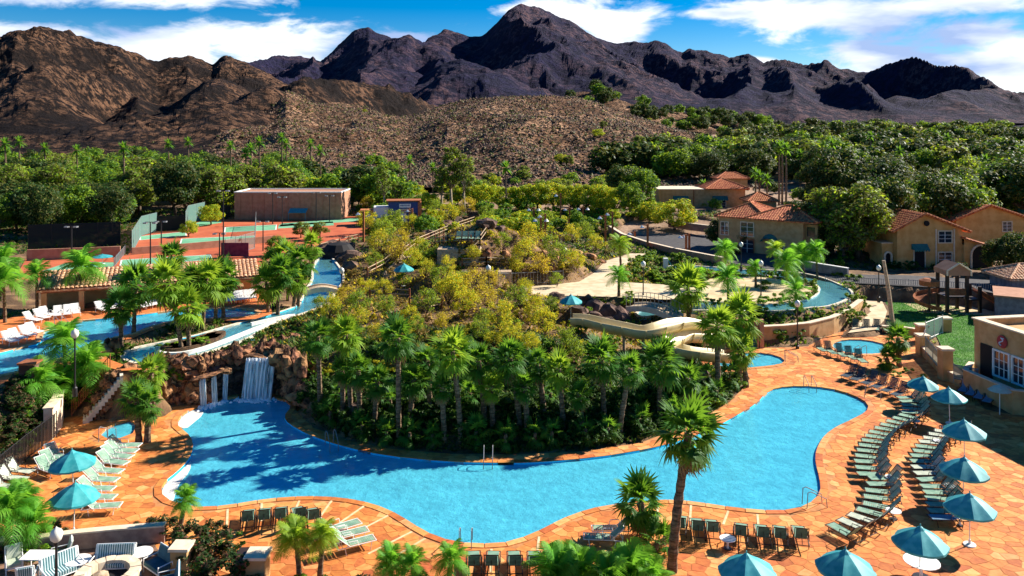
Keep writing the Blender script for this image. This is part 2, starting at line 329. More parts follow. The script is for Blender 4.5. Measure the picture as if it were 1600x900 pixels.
lawn = W2([(1362,450),(1400,449),(1600,462),(1700,480),(1700,560),(1600,580),(1520,590),(1480,560),(1462,522),(1430,514),(1395,512),(1400,500),(1390,480)], .35)
beach = W2([(1060,462),(1110,435),(1180,432),(1230,438),(1270,448),(1262,462),(1235,470),(1205,474),(1170,474),(1120,470),(1075,470)], 2.05)
path = W2([(800,462),(805,447),(860,445),(905,440),(930,425),(945,408),(985,396),(1010,396),(985,408),(965,425),(965,440),(1060,446),(1110,452),(1105,464),(1040,468),(960,464),(900,462)], 2.9)
path2 = W2([(1325,520),(1345,500),(1355,480),(1352,468),(1340,455),(1345,448),(1362,455),(1378,470),(1386,486),(1382,500),(1368,515)], .4)
court_pad = W2([(20,440),(40,405),(200,398),(222,368),(245,362),(290,360),(300,350),(320,343),(560,338),(600,352),(570,372),(430,398),(400,420)], 3.0)
road = W2([(960,366),(990,352),(1040,346),(1100,352),(1200,366),(1230,390),(1290,428),(1420,430),(1620,442),(1620,470),(1520,452),(1400,446),(1290,440),(1180,418),(1095,402),(1040,394),(1000,386)], 1.9)
def sd(px, py, poly):     # signed distance, inside positive
    d2 = np.full(px.shape, 1e18); ins = np.zeros(px.shape, bool); n = len(poly)
    for i in range(n):
        ax, ay = poly[i]; bx, by = poly[(i+1) % n]; ex, ey = bx-ax, by-ay; L2 = ex*ex+ey*ey+1e-12
        t = np.clip(((px-ax)*ex+(py-ay)*ey)/L2, 0, 1)
        d2 = np.minimum(d2, (px-ax-t*ex)**2+(py-ay-t*ey)**2)
        if abs(by-ay) > 1e-12:
            c = ((ay > py) != (by > py)) & (px < (bx-ax)*(py-ay)/(by-ay)+ax); ins ^= c
    d = np.sqrt(d2); return np.where(ins, d, -d)
def sd1(x, y, poly): return float(sd(np.array([x]), np.array([y]), poly)[0])
# ------------------------------------------------------------------ terrain
CT = [(0,860,0),(200,870,0),(500,880,0),(800,880,0),(1200,880,0),(1600,860,0),(1600,720,0),(1600,640,0),
 (100,700,0),(110,640,0.1),(230,640,0.2),(300,628,.3),(450,640,.1),(480,680,.1),(600,705,.1),(750,712,.1),(900,708,.1),(1000,695,.1),(1080,665,.1),(1140,625,.1),(1170,590,.1),
 (-60,620,2.9),(0,600,2.9),(100,575,2.85),(160,574,2.85),(210,577,2.8),(260,572,2.7),(330,565,2.7),(400,550,2.7),(430,555,2.7),(470,560,2.6),
 (520,600,1.6),(600,620,1.4),(700,620,1.5),(800,610,1.6),(900,610,1.2),(1000,600,.9),(1080,600,.7),
 (520,540,2.8),(620,540,3.0),(720,540,3.3),(820,535,3.4),(900,522,1.9),(960,540,1.2),(1040,560,.8),(1080,545,.7),
 (540,480,2.8),(600,470,2.9),(700,470,3.3),(800,475,3.4),(870,480,3.1),(950,490,2.2),(1000,505,1.4),(1060,510,1.2),(1150,505,1.5),(1220,500,1.4),
 (640,430,3.4),(600,420,3.3),(560,440,2.9),(700,425,4.4),(760,420,4.8),(820,415,4.2),(880,410,3.4),(940,400,2.9),
 (650,395,4.6),(690,380,6.2),(735,378,7.0),(745,352,8.4),(720,350,8.2),(780,360,7.4),(820,372,6.0),(850,385,4.8),(900,385,3.2),(610,385,3.6),(590,360,3.2),
 (300,480,2.9),(200,480,2.95),(60,490,2.95),(0,510,2.9),(400,470,2.9),(470,440,2.8),(530,400,2.8),
 (0,400,3),(200,380,3),(400,360,3),(560,350,3),(640,350,3),(760,330,3),(860,345,3),(950,350,3),(1000,370,2.6),(1060,410,2.3),
 (1100,460,2.1),(1200,455,2.1),(1300,455,1.9),(1350,450,1.2),(1345,470,.8),(1340,500,.3),(1290,500,1.4),(1310,490,1.2),(1280,520,.1),
 (1200,540,.1),(1250,538,.1),(1420,490,.35),(1550,500,.35),(1600,560,.2),(1500,560,.2),(1450,440,1.0),(1600,445,1.0),(1300,430,1.7),(1150,400,2.1),(1200,392,2.0),(1440,418,1.2),(1560,418,1.1),
 (1100,360,2.6),(1300,390,1.8),(1200,340,3),(1400,340,3),(1600,350,3),(900,320,3.5),(500,320,3.4),(200,330,3.4),(-100,350,3.2),(1700,420,1.2),(1800,520,.4),(-150,500,2.9)]
CW = [P(a, b, z) for a, b, z in CT] + [Vector((x, 150, 3.6)) for x in (-110,-60,-20,20,60,110)] + [Vector((x, 28, -.1)) for x in (-40,-10,20,50)] + [Vector((0,108,3.4)),Vector((12,110,3.2)),Vector((-12,112,3.2))]
cwx = np.array([c.x for c in CW]); cwy = np.array([c.y for c in CW]); cwz = np.array([c.z for c in CW])
PADS = [(deck_poly, 0, 1.2, .06), (upper_deck, 2.93, 1.0, .06), (path, 2.9, 1.2, .05), (beach, 2.05, 1.0, .05), (lawn, .35, 1.5, .05), (path2, .4, .8, .06), (court_pad, 3.0, 2.5, .06), (road, 1.9, 1.5, .06)]
POOLS = [(main_pool, 0), (kid_pool, 0), (slide_pool, 0), (round_spa, 0), (upper_pool, ZU+.08), (river, ZR+.08), (east_river, ZE+.08)]
GX0, GX1, GY0, GY1, GS = -84, 84, 27, 152, .6
gx = np.arange(GX0, GX1+.01, GS); gy = np.arange(GY0, GY1+.01, GS)
GXX, GYY = np.meshgrid(gx, gy)
def terr(x, y):
    num = np.zeros(x.shape); den = np.zeros(x.shape)
    for a, b, c in zip(cwx, cwy, cwz):
        k = 1+.012*b; w = 1/(((x-a)**2+(y-b)**2)/(k*k)+.4)**2.2
        num += w*c; den += w
    z = num/den
    for poly, pz, bl, sink in PADS:
        s = sd(x, y, poly); t = np.clip((s+bl)/bl, 0, 1); t = t*t*(3-2*t)
        z = z*(1-t)+(pz-sink)*t
    for poly, pz in POOLS:
        if pz > 0:
            s = sd(x, y, poly); t = np.clip((s+1.8)/1.3, 0, 1); t = t*t*(3-2*t); z = z*(1-t)+(pz-.04)*t
    return z
TZ = terr(GXX, GYY)
# rough ground on the planted hill
bumpy = np.zeros(TZ.shape)
for k, a in ((.25, .35), (.7, .18), (1.7, .08)):
    ph = rng.random(8)*6.28
    bumpy += a*(np.sin(GXX*k*1.3+ph[0]+np.sin(GYY*k+ph[1])*1.5)*np.sin(GYY*k*1.1+ph[2]+np.sin(GXX*k*.8+ph[3])*1.3))
free = np.ones(TZ.shape)
for poly, *_ in PADS: free = np.minimum(free, np.clip(-sd(GXX, GYY, poly)/2, 0, 1))
for poly, _ in POOLS: free = np.minimum(free, np.clip((-sd(GXX, GYY, poly)-1)/2, 0, 1))
TZ = TZ+bumpy*free
TSOL = TZ.copy()                      # walking surface
for poly, pz in POOLS:
    s = sd(GXX, GYY, poly); TZ = np.where(s > -.35, np.minimum(TZ, pz-1.75), TZ)
s = sd(GXX, GYY, planter); TZ = np.where(s > .1, ZR+.22, TZ)
def zfar(x, y):
    t = max(0, min(1, (y-150)/350)); r = max(0, min(1, (x+20)/120))
    return 3.4+t*(3+9*r)
def tz(x, y):
    if GX0 < x < GX1-.7 and GY0 < y < GY1-.7:
        fx = (x-GX0)/GS; fy = (y-GY0)/GS; i = int(fx); j = int(fy); fx -= i; fy -= j
        a = TSOL[j, i]*(1-fx)+TSOL[j, i+1]*fx; b = TSOL[j+1, i]*(1-fx)+TSOL[j+1, i+1]*fx
        return float(a*(1-fy)+b*fy)
    return zfar(x, y)
def G(px, py):                        # where the line of sight through a spot meets the ground
    D = 30.0; last = D
    while D < 700:
        x = (px-800)/F*D; z = CH-(py-HY)*D/F
        if z <= tz(x, D):
            lo, hi = last, D
            for _ in range(14):
                m = (lo+hi)/2
                if CH-(py-HY)*m/F <= tz((px-800)/F*m, m): hi = m
                else: lo = m
            D = hi; return Vector(((px-800)/F*D, D, tz((px-800)/F*D, D)))
        last = D; D += .5 if D < 150 else 2
    return PD(px, py, 700)
ny, nx = TZ.shape
gv = np.stack([GXX.ravel(), GYY.ravel(), TZ.ravel()], 1)
ii = (np.arange(ny-1)[:, None]*nx+np.arange(nx-1)[None, :]).ravel()
gf = np.stack([ii, ii+1, ii+nx+1, ii+nx], 1)
me = bpy.data.meshes.new('ground'); me.from_pydata(gv.tolist(), [], gf.tolist()); me.materials.append(soil); me.polygons.foreach_set('use_smooth', [True]*len(gf))
tag(link('ground', me), kind='structure')
# far ground, one sheet out to the horizon
xs = sorted(set([-6000,-3000,-1500,-800,-400,-250,-160,-110,-84,84,110,160,250,400,800,1500,3000,6000]+list(range(-80,81,20))))
ys = [-3000,-500,-60,27,152,170,190,215,240,270,300,350,400,450,500,700,1200,2500,9000]
m = MB(); vs = []
for y in ys:
    for x in xs:
        inn = -84 <= x <= 84 and 27 <= y < 152
        vs.append((x, y, -4 if inn else (zfar(x, y)-.15 if y >= 152 else (-.2 if abs(x) < 90 and y < 27 else 1.0))))
n = len(xs)
m.add(vs, [(j*n+i, j*n+i+1, (j+1)*n+i+1, (j+1)*n+i) for j in range(len(ys)-1) for i in range(n-1)])
desert = mat('desert_soil', (.20,.12,.07), (.34,.22,.14), scale=.15, rough=.95, bump=.8, bscale=1.5, dist=.3)
tag(m.build('desert_ground', desert, smooth=True), kind='structure')
# ------------------------------------------------------------------ flat sheets with holes
def sheet(name, outer, z, material, holes=(), parent=None, kind='structure', inner_z=None):
    bm = bmesh.new(); es = []
    for lp in [outer]+list(holes):
        v = [bm.verts.new((p[0], p[1], z)) for p in lp]
        es += [bm.edges.new((v[i], v[(i+1) % len(v)])) for i in range(len(v))]
    bmesh.ops.triangle_fill(bm, use_beauty=True, use_dissolve=False, edges=es, normal=(0, 0, 1))
    for f in bm.faces:
        if f.normal.z < 0: f.normal_flip()
    me = bpy.data.meshes.new(name); bm.to_mesh(me); bm.free(); me.materials.append(material)
    o = link(name, me, parent)
    if kind: o['kind'] = kind
    return o
def offset(poly, d):     # outward for d>0
    n = len(poly); ar = sum(poly[i][0]*poly[(i+1) % n][1]-poly[(i+1) % n][0]*poly[i][1] for i in range(n)); sg = 1 if ar > 0 else -1
    out = []
    for i in range(n):
        a = Vector(poly[i-1]); b = Vector(poly[i]); c = Vector(poly[(i+1) % n])
        t = ((b-a).normalized()+(c-b).normalized()); t = t.normalized() if t.length > 1e-6 else (c-b).normalized()
        out.append((b.x+t.y*sg*d, b.y-t.x*sg*d))
    return out
def resample(poly, step, closed=True):
    pts = [Vector(p) for p in poly]; 
    if closed: pts.append(pts[0])
    out = []; acc = 0; tot = sum((pts[i+1]-pts[i]).length for i in range(len(pts)-1)); n = max(3, round(tot/step)); st = tot/n; nxt = 0
    for i in range(len(pts)-1):
        L_ = (pts[i+1]-pts[i]).length
        while nxt <= acc+L_+1e-9 and len(out) < n+(0 if closed else 1):
            out.append(pts[i].lerp(pts[i+1], (nxt-acc)/max(L_, 1e-9))); nxt += st
        acc += L_
    return out
budget = {'cop': 300}
def pool(name, poly, z, wmat, label, depth=1.3, cop=.38, copm=coping_m, floor=plaster_pool, wl=.10, stones=True, steps=None, island=None, lip=.03):
    t = tag(link(name, None), kind='structure')
    holes = [island] if island else []
    wsurf = sheet('water', offset(poly, .02), z-wl, wmat, holes, t, None)
    sheet('floor', offset(poly, .03), z-depth, floor, (), t, None)
    w = MB(); n = len(poly)
    for i in range(n):
        a, b = poly[i], poly[(i+1) % n]; w.quad((a[0],a[1],z-depth),(b[0],b[1],z-depth),(b[0],b[1],z+.004),(a[0],a[1],z+.004))
    w.build('wall', floor, t)
    # coping stones round the edge, each stone its own piece
    rs = resample(poly, .95 if stones else .6); ins = resample(poly, .95 if stones else .6)
    rs2 = offset([tuple(p) for p in rs], cop); N_ = len(rs); whole = MB()
    for i in range(N_):
        a = Vector(rs[i]); b = Vector(rs[(i+1) % N_]); c = Vector(rs2[(i+1) % N_]); d = Vector(rs2[i])
        e = .02 if stones else 0
        u = (b-a).normalized()*e; q = [a+u, b-u, c-u, d+u]
        if stones and budget['cop'] > 0 and a.y < 58:
            budget['cop'] -= 1; s_ = MB(); s_.prism([tuple(p) for p in q], z-.14, z+lip+random.uniform(0, .006)); s_.build('coping_stone', copm if not isinstance(copm, list) else random.choice(copm), t)
        else: whole.prism([tuple(p) for p in q], z-.14 if z > 1 else z-.05, z+lip)
    if whole.f: tag(whole.build('coping', copm if not isinstance(copm, list) else copm[0], t), kind='stuff')
    return t
pool('main_pool', main_pool, 0, water, '', copm=[stone_m[1], stone_m[0], stone_m[2], stone_m[3]], depth=1.15)
pool('wading_pool', kid_pool, 0, water, '', depth=.5, floor=plaster_pale, copm=[stone_m[1], stone_m[0]])
pool('slide_pool', slide_pool, 0, water, '', copm=[stone_m[1], stone_m[3]])
pool('round_spa', round_spa, 0, water, '', depth=.7, floor=plaster_pale, copm=[stone_m[3], stone_m[1]])
pool('upper_pool', upper_pool, ZU+.1, water, '', copm=coping_m)
pool('lazy_river', river, ZR+.1, water_up, '', stones=False, copm=palecop, cop=.24)
pool('east_lazy_river', east_river, ZE+.1, water_up, '', stones=False, copm=palecop, floor=plaster_pale, depth=.9, cop=.22)
# pale ledges in the shallows of the main pool
for nm, ctr, dd in (('shallow_ledge', [(316,636),(300,640),(286,648),(279,657),(278,664),(290,668),(300,660),(318,645)], -.08), ('shallow_ledge', [(300,716),(292,724),(276,740),(258,754),(252,767),(258,777),(270,783),(274,768),(280,752),(296,735)], -.08)):
    m = MB(); m.prism(chaikin(W2(ctr, 0), 1), -1.14, dd); tag(m.build(nm, whitecurb), kind='structure')
# ------------------------------------------------------------------ the flagstone deck
deck = tag(sheet('pool_deck', deck_poly, 0.0, mortar, [offset(p, .05) for p in (main_pool, kid_pool, slide_pool, round_spa)]), kind='structure')
sx, sy = .66, .48
x0, x1, y0, y1 = -34, 46, 30, 76
nxs, nys = int((x1-x0)/sx), int((y1-y0)/sy)
seeds = {}
for i in range(nxs):
    for j in range(nys): seeds[i, j] = (x0+(i+.5+random.uniform(-.42,.42)+.5*(j % 2))*sx, y0+(j+.5+random.uniform(-.34,.34))*sy)
keys = list(seeds); KX = np.array([seeds[k][0] for k in keys]); KY = np.array([seeds[k][1] for k in keys])
sdd = sd(KX, KY, deck_poly); sdp = np.max([sd(KX, KY, offset(p, .4)) for p in (main_pool, kid_pool, slide_pool, round_spa)], axis=0)
cells = []
for k, kx, ky, a, b in zip(keys, KX, KY, sdd, sdp):
    if a < .12 or b > -.06: continue
    if abs(kx) > ky*.68+1.5: continue
    poly = [(kx-1.6, ky-1.6), (kx+1.6, ky-1.6), (kx+1.6, ky+1.6), (kx-1.6, ky+1.6)]
    for di in (-2,-1,0,1,2):
        for dj in (-2,-1,0,1,2):
            if not (di or dj): continue
            o = seeds.get((k[0]+di, k[1]+dj))
            if not o: continue
            nx_, ny_ = o[0]-kx, o[1]-ky; L_ = math.hypot(nx_, ny_); c = L_/2-.014; nx_ /= L_; ny_ /= L_
            out = []
            for q in range(len(poly)):
                p1, p2 = poly[q], poly[(q+1) % len(poly)]
                d1 = (p1[0]-kx)*nx_+(p1[1]-ky)*ny_-c; d2 = (p2[0]-kx)*nx_+(p2[1]-ky)*ny_-c
                if d1 <= 0: out.append(p1)
                if d1*d2 < 0: tt = d1/(d1-d2); out.append((p1[0]+(p2[0]-p1[0])*tt, p1[1]+(p2[1]-p1[1])*tt))
            poly = out
    if len(poly) < 3: continue
    cells.append((poly, min(a, -b)))
holes = [offset(p, .41) for p in (main_pool, kid_pool, slide_pool, round_spa)]
outp = []
for poly, mg in cells:
    if mg < 1.2:     # trim corners that reach over an edge
        q = []
        ax = np.array([p[0] for p in poly]); ay = np.array([p[1] for p in poly])
        bad = sd(ax, ay, deck_poly) < 0
        sds = [sd(ax, ay, h) for h in holes]
        for i, p in enumerate(poly):
            tgt = None
            if bad[i]: tgt = deck_poly
            for h, s_ in zip(holes, sds):
                if s_[i] > 0: tgt = h
            if tgt is not None:
                best = None
                for e in range(len(tgt)):
                    a = Vector(tgt[e]); b = Vector(tgt[(e+1) % len(tgt)]); ab = b-a; t = max(0, min(1, (Vector(p)-a).dot(ab)/(ab.length_squared+1e-9))); c = a+ab*t
                    dd = (c-Vector(p)).length
                    if best is None or dd < best[0]: best = (dd, c)
                p = (best[1].x, best[1].y)
            q.append(p)
        poly = q
    outp.append(poly)
outp.sort(key=lambda p: min(q[1] for q in p))
vis = 0; rest = MB()
for poly in outp:
    cy = sum(p[1] for p in poly)/len(poly); cx = sum(p[0] for p in poly)/len(poly)
    tone = random.choices(range(5), (5, 3.5, 4, 1.6, 1.8))[0]; h = .008+random.uniform(0, .006)
    if vis < 300 and cy > 33.5 and abs(cx) < cy*.64+.5:
        vis += 1; s_ = MB(); s_.prism(poly, .001, h); s_.build('flagstone', stone_m[tone], deck)
    else: rest.prism(poly, .001, h, tone)
tag(rest.build('flagstones', stone_m, deck), kind='stuff')
# pale joint strips running out from the pool edge
js = [((356,790),(354,835)),((409,781),(408,815)),((470,777),(455,812)),((522,777),(495,815)),((576,786),(530,818)),((616,801),(545,838)),((674,836),(600,880)),((768,851),(767,895)),((1030,781),(1025,815)),((1080,784),(1078,815)),((1140,793),(1130,820)),((1183,798),(1185,822)),((843,832),(840,860)),((654,826),(575,866))]
m = MB()
for a, b in js:
    A = P(*a); B = P(*b); d = (B-A).normalized(); A = A+d*.42; nrm = Vector((-d.y, d.x, 0))*.055
    m.prism([tuple((A+nrm)[:2]), tuple((A-nrm)[:2]), tuple((B-nrm)[:2]), tuple((B+nrm)[:2])], .002, .026)
m.build('joint_strip', mat('pale_joint', (.66,.46,.24), (.78,.58,.34), scale=3), deck)
ud = tag(sheet('upper_deck', upper_deck, 2.93, stone_m[0], [offset(p, .05) for p in (upper_pool,)]), kind='structure')
for nm, poly, z, mt in (('lawn', lawn, .35, grassm), ('beach', beach, 2.05, sand), ('path', path, 2.9, conc), ('garden_path', path2, .4, conc), ('road', road, 1.9, asphalt), ('court_surface', court_pad, 3.0, court_red)):
    tag(sheet(nm, poly, z, mt), kind='structure')
# court markings and green slabs
def flat(name, pts, z, mt): tag(sheet(name, W2(pts, z), z, mt), kind='structure')
greens = [[(284,373),(398,368),(398,377),(281,384)], [(352,355),(432,351),(431,359),(351,363)], [(219,369),(290,362),(291,368),(219,375)], [(190,406),(329,398),(331,406),(188,415)],
          [(436,351),(520,346),(522,352),(434,357)], [(64,424),(178,417),(180,410),(140,409),(100,412)], [(440,349),(560,340),(566,345),(436,354)], [(300,350),(318,345),(346,344),(346,348),(302,355)]]
for g in greens: flat('green_court', g, 3.006, court_green)
for g in greens[:4]:
    w = [Vector((*p, 3.014)) for p in W2(g, 3.014)]; m = MB()
    for i in range(4):
        a, b = w[i], w[(i+1) % 4]; d = (b-a).normalized(); nn = Vector((-d.y, d.x, 0))*.09
        m.quad(a-nn, b-nn, b+nn, a+nn)
    tag(m.build('court_lines', linem), kind='structure')
# planter bed island and its white curb in the river
m = MB(); m.prism(planter, ZR-1.2, ZR+.22); tag(m.build('planter_bed', mulch), kind='structure')
def wallpath(name, pts, h, t, mt, label, cat, capmat=None, z=None, group=None, below=.3, capov=.06, caph=.07):
    """a wall standing along a path of ground points, with a cap"""
    pts = [Vector(p) for p in pts]; n = len(pts); L_ = []; R_ = []
    for i in range(n):
        d = (pts[min(i+1, n-1)]-pts[max(i-1, 0)]); d.z = 0; d.normalize(); nn = Vector((-d.y, d.x, 0)); L_.append(pts[i]+nn*t/2); R_.append(pts[i]-nn*t/2)
    def run(mb, ex, za, zb):
        vs = []; 
        for i in range(n):
            d = (L_[i]-R_[i]).normalized()*ex
            zt = z if z is not None else pts[i].z
            l = L_[i]+d; r = R_[i]-d
            vs += [(l.x, l.y, zt+za), (r.x, r.y, zt+za), (r.x, r.y, zt+zb), (l.x, l.y, zt+zb)]
        fs = []
        for i in range(n-1):
            for k in range(4): fs.append((i*4+k, (i+1)*4+k, (i+1)*4+(k+1) % 4, i*4+(k+1) % 4))
        fs += [(0,1,2,3), tuple((n-1)*4+k for k in (3,2,1,0))]; mb.add(vs, fs)
    if capmat:
        o = thing(name, label, cat, group=group); a = MB(); run(a, 0, -below, h); a.build('masonry', mt, o); b = MB(); run(b, capov, h, h+caph); b.build('cap', capmat, o)
    else:
        a = MB(); run(a, 0, -below, h); o = tag(a.build(name, mt), label, cat, group)
    return o
curb = chaikin([(262,539),(247,546),(246,553),(262,557),(290,555),(320,547),(350,536),(380,524),(405,514),(440,502),(470,491)], 2)[1:-3]
wallpath('river_wall', [P(a, b, ZR) for a, b in curb if True][2:], .26, .24, whitecurb, 'curving white curb wall dividing the two channels of the lazy river', 'curb wall', below=1.2)
# ================================================================== mountains
def lerpl(tab, x):
    if x <= tab[0][0]: return tab[0][1]
    for (a, b), (c, d) in zip(tab, tab[1:]):
        if x <= c: return b+(d-b)*(x-a)/(c-a)
    return tab[-1][1]
def mountain(name, ridge, D, toe_py, Dtoe, mats, nu, nv, amp, freq, seed, spur=.25, sfreq=None, back=1.5, pw=1.15, smallamp=.012, mid=None):
    off = Vector((seed*13.7, seed*7.3, seed*3.1)); vs = []; pxa, pxb = ridge[0][0], ridge[-1][0]
    H = D*(HY-min(p[1] for p in ridge))/F
    for i in range(nu+1):
        px = pxa+(pxb-pxa)*i/nu; rp = lerpl(ridge, px)
        Dr = D*(1+.06*math.sin(px*.011+seed)+.03*math.sin(px*.031+seed*2)); rx, rz = (px-800)/F*Dr, CH-(rp-HY)*Dr/F
        tp = toe_py if not isinstance(toe_py, list) else lerpl(toe_py, px)
        tx, tzz = (px-800)/F*Dtoe, CH-(tp-HY)*Dtoe/F
        for j in range(nv+1):
            v = j/nv*back
            if v <= 1:
                x = tx+(rx-tx)*v; y = Dtoe+(Dr-Dtoe)*v; g = v**pw
                z = tzz+(rz-tzz)*g; env = math.sin(pi*min(1, v))**.7 if 0 < v < 1 else 0
            else:
                x = rx+(rx-tx)*(v-1)*.8; y = Dr+(Dr-Dtoe)*(v-1)*.8; z = rz-(rz-tzz)*(v-1)*1.9; env = min(1, (v-1)*4)*.5
            p = Vector((x*freq, y*freq*.55, 0))+off
            n1 = mnoise.ridged_multi_fractal(p, .9, 2.1, 6, 1.0, 2.0)-1.1
            sfr = sfreq or freq*2.2
            q = Vector((x*sfr+.8*mnoise.noise(Vector((x*sfr*.5, y*sfr*.5, seed))), y*sfr*.25, seed*2.0))
            n2 = 1-abs(mnoise.noise(q))*2.6
            n3 = mnoise.fractal(Vector((x, y, 0))*freq*9+off, .8, 2, 4)
            z += env*(n1*amp*H*.30+n2*spur*H*.5)+n3*smallamp*H*min(1, v*4+.1)*(1 if px < 1250 else max(.25, 1-(px-1250)/200))
            vs.append((x, y, z))
    k = nv+1
    fs = [(i*k+j, (i+1)*k+j, (i+1)*k+j+1, i*k+j+1) for i in range(nu) for j in range(nv)]
    me = bpy.data.meshes.new(name); me.from_pydata(vs, [], fs); me.materials.append(mats)
    tag(link(name, me), kind='structure'); return vs
def rock_mountain(name, dark, light, scrub, sc, bump, dist):
    m = bpy.data.materials.new(name); m.use_nodes = True; nt = m.node_tree; N = nt.nodes; L = nt.links; b = N['Principled BSDF']; b.inputs['Roughness'].default_value = .95; b.inputs['Specular IOR Level'].default_value = .1
    tc = N.new('ShaderNodeTexCoord')
    def noise_(s, d, r=.6):
        q = N.new('ShaderNodeTexNoise'); q.inputs['Scale'].default_value = s; q.inputs['Detail'].default_value = d; q.inputs['Roughness'].default_value = r; L.new(tc.outputs['Object'], q.inputs[0]); return q.outputs[0]
    def ramp(src, a, b_, ca, cb):
        q = N.new('ShaderNodeValToRGB'); L.new(src, q.inputs[0]); q.color_ramp.elements[0].position = a; q.color_ramp.elements[1].position = b_; q.color_ramp.elements[0].color = (*ca, 1); q.color_ramp.elements[1].color = (*cb, 1); return q.outputs[0]
    big = ramp(noise_(sc*.16, 10, .7), .44, .58, dark, light)
    fine = ramp(noise_(sc*1.6, 8, .8), .49, .545, (0,0,0), (1,1,1))  # scrub specks, contrast raised to paint lit against shaded rock
    mx = N.new('ShaderNodeMix'); mx.data_type = 'RGBA'; L.new(fine, mx.inputs[0]); mx.inputs[6].default_value = (*scrub, 1); L.new(big, mx.inputs[7])
    L.new(mx.outputs[2], b.inputs['Base Color'])
    bp = N.new('ShaderNodeBump'); bp.inputs['Strength'].default_value = bump; bp.inputs['Distance'].default_value = dist; L.new(noise_(sc*.8, 10, .7), bp.inputs['Height']); L.new(bp.outputs[0], b.inputs['Normal'])
    return m
r_far = rock_mountain('far_range_rock_blue_haze', (.022,.020,.058), (.12,.07,.08), (.014,.014,.034), .06, 1, 16)  # blue tint in the rock colour stands in for distance haze
r_left = rock_mountain('left_range_rock_shaded', (.018,.012,.010), (.20,.105,.06), (.010,.007,.006), .12, 1, 8)  # albedo darkened to stand in for cloud shadow on the left range
r_near = rock_mountain('foothill_soil', (.17,.085,.045), (.46,.27,.16), (.03,.018,.01), .35, 1, 2.2)
ridge1 = [(330,118),(380,113),(420,100),(470,92),(500,98),(515,85),(533,68),(553,49),(576,43),(591,53),(613,63),(650,78),(660,77),(675,62),(693,50),(715,52),(733,58),(753,55),(766,44),(783,30),(795,18),(806,10),(816,6),(828,9),(840,10),(860,18),(875,26),(890,30),(905,42),(915,50),(933,60),(956,68),(975,71),(993,70),(1016,76),(1043,80),(1066,87),(1079,80),(1092,84),(1109,93),(1125,100),(1139,105),(1155,99),(1169,93),(1180,97),(1193,105),(1210,104),(1226,105),(1245,108),(1263,112),(1293,112),(1310,114),(1326,115),(1340,121),(1356,125),(1370,120),(1386,117),(1426,113),(1466,115),(1489,109),(1509,113),(1533,130),(1566,150),(1599,163),(1660,175),(1760,185)]
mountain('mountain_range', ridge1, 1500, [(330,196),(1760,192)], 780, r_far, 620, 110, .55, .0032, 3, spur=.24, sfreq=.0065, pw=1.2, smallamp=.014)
ridge1b = [(430,172),(470,160),(520,135),(560,108),(600,112),(640,130),(690,100),(720,92),(760,105),(800,128),(830,150),(880,162),(940,172)]
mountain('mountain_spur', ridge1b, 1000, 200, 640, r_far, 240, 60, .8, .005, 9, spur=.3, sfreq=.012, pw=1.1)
ridge1c = [(900,175),(960,150),(1000,160),(1050,168),(1120,172),(1180,160),(1250,168),(1330,175),(1400,150),(1480,158),(1560,172),(1660,182)]
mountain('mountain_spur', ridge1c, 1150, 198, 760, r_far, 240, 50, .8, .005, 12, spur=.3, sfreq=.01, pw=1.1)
ridge2 = [(-260,90),(-120,75),(-60,72),(0,65),(15,59),(27,55),(45,57),(63,53),(87,60),(110,63),(133,67),(157,75),(187,83),(213,95),(230,104),(247,108),(267,100),(280,95),(293,93),(312,97),(333,107),(343,100),(353,96),(366,98),(383,100),(407,110),(430,122),(460,135),(500,147),(540,158),(600,172),(640,182),(700,214)]
mountain('left_mountain', ridge2, 820, [(-260,240),(700,226)], 330, r_left, 420, 110, .8, .006, 5, spur=.26, sfreq=.012, pw=1.05, smallamp=.02)
ridge2b = [(-260,215),(0,205),(100,195),(150,180),(190,160),(215,148),(240,162),(262,168),(290,150),(320,128),(345,122),(380,135),(420,160),(470,178),(520,190)]
mountain('left_foothill', ridge2b, 560, [(-260,262),(520,250)], 260, r_left, 300, 70, .8, .011, 17, spur=.22, sfreq=.022, pw=1.1, smallamp=.03)
ridge3 = [(120,225),(200,212),(280,200),(340,185),(380,172),(420,158),(447,142),(465,148),(490,158),(530,160),(575,168),(600,180),(640,183),(680,168),(720,157),(750,153),(800,151),(850,150),(900,152),(930,160),(960,172),(1000,185),(1050,200),(1110,215),(1200,235)]
v3 = mountain('foothill', ridge3, 440, [(120,285),(1200,300)], 190, r_near, 420, 150, .75, .016, 21, spur=.16, sfreq=.03, pw=1.2, smallamp=.02)
ridge4 = [(840,182),(870,160),(900,142),(940,143),(980,160),(1020,172),(1070,176),(1120,184),(1200,196)]
v4 = mountain('wooded_knoll', ridge4, 600, 215, 480, r_near, 120, 40, .5, .02, 31, spur=.1, sfreq=.03)
# desert scrub and boulders over the foothill, real little clumps
def scrub(name, src, cnt, size, mt, minz=None, seed=1, keep=lambda v: True):
    r = random.Random(seed); V = []; Fc = []
    for _ in range(cnt):
        v = src[r.randrange(len(src))]
        if not keep(v): continue
        s = size*r.uniform(.5, 1.5)*(1+v[1]/900); cx, cy, cz = v[0]+r.uniform(-1.2,1.2), v[1]+r.uniform(-1.2,1.2), v[2]-.1
        b = len(V); k = 5; a0 = r.random()*6
        V.append((cx+r.uniform(-.2,.2)*s, cy, cz+s*r.uniform(.7, 1.1)))
        for q in range(k): a = a0+2*pi*q/k; rr = s*r.uniform(.5, 1.0); V.append((cx+math.cos(a)*rr, cy+math.sin(a)*rr, cz+s*r.uniform(.0, .5)))
        for q in range(k): Fc.append((b, b+1+q, b+1+(q+1) % k))
    me = bpy.data.meshes.new(name); me.from_pydata(V, [], Fc); me.materials.append(mt); return tag(link(name, me), kind='stuff')
front3 = [v for v in v3 if v[1] < 470]
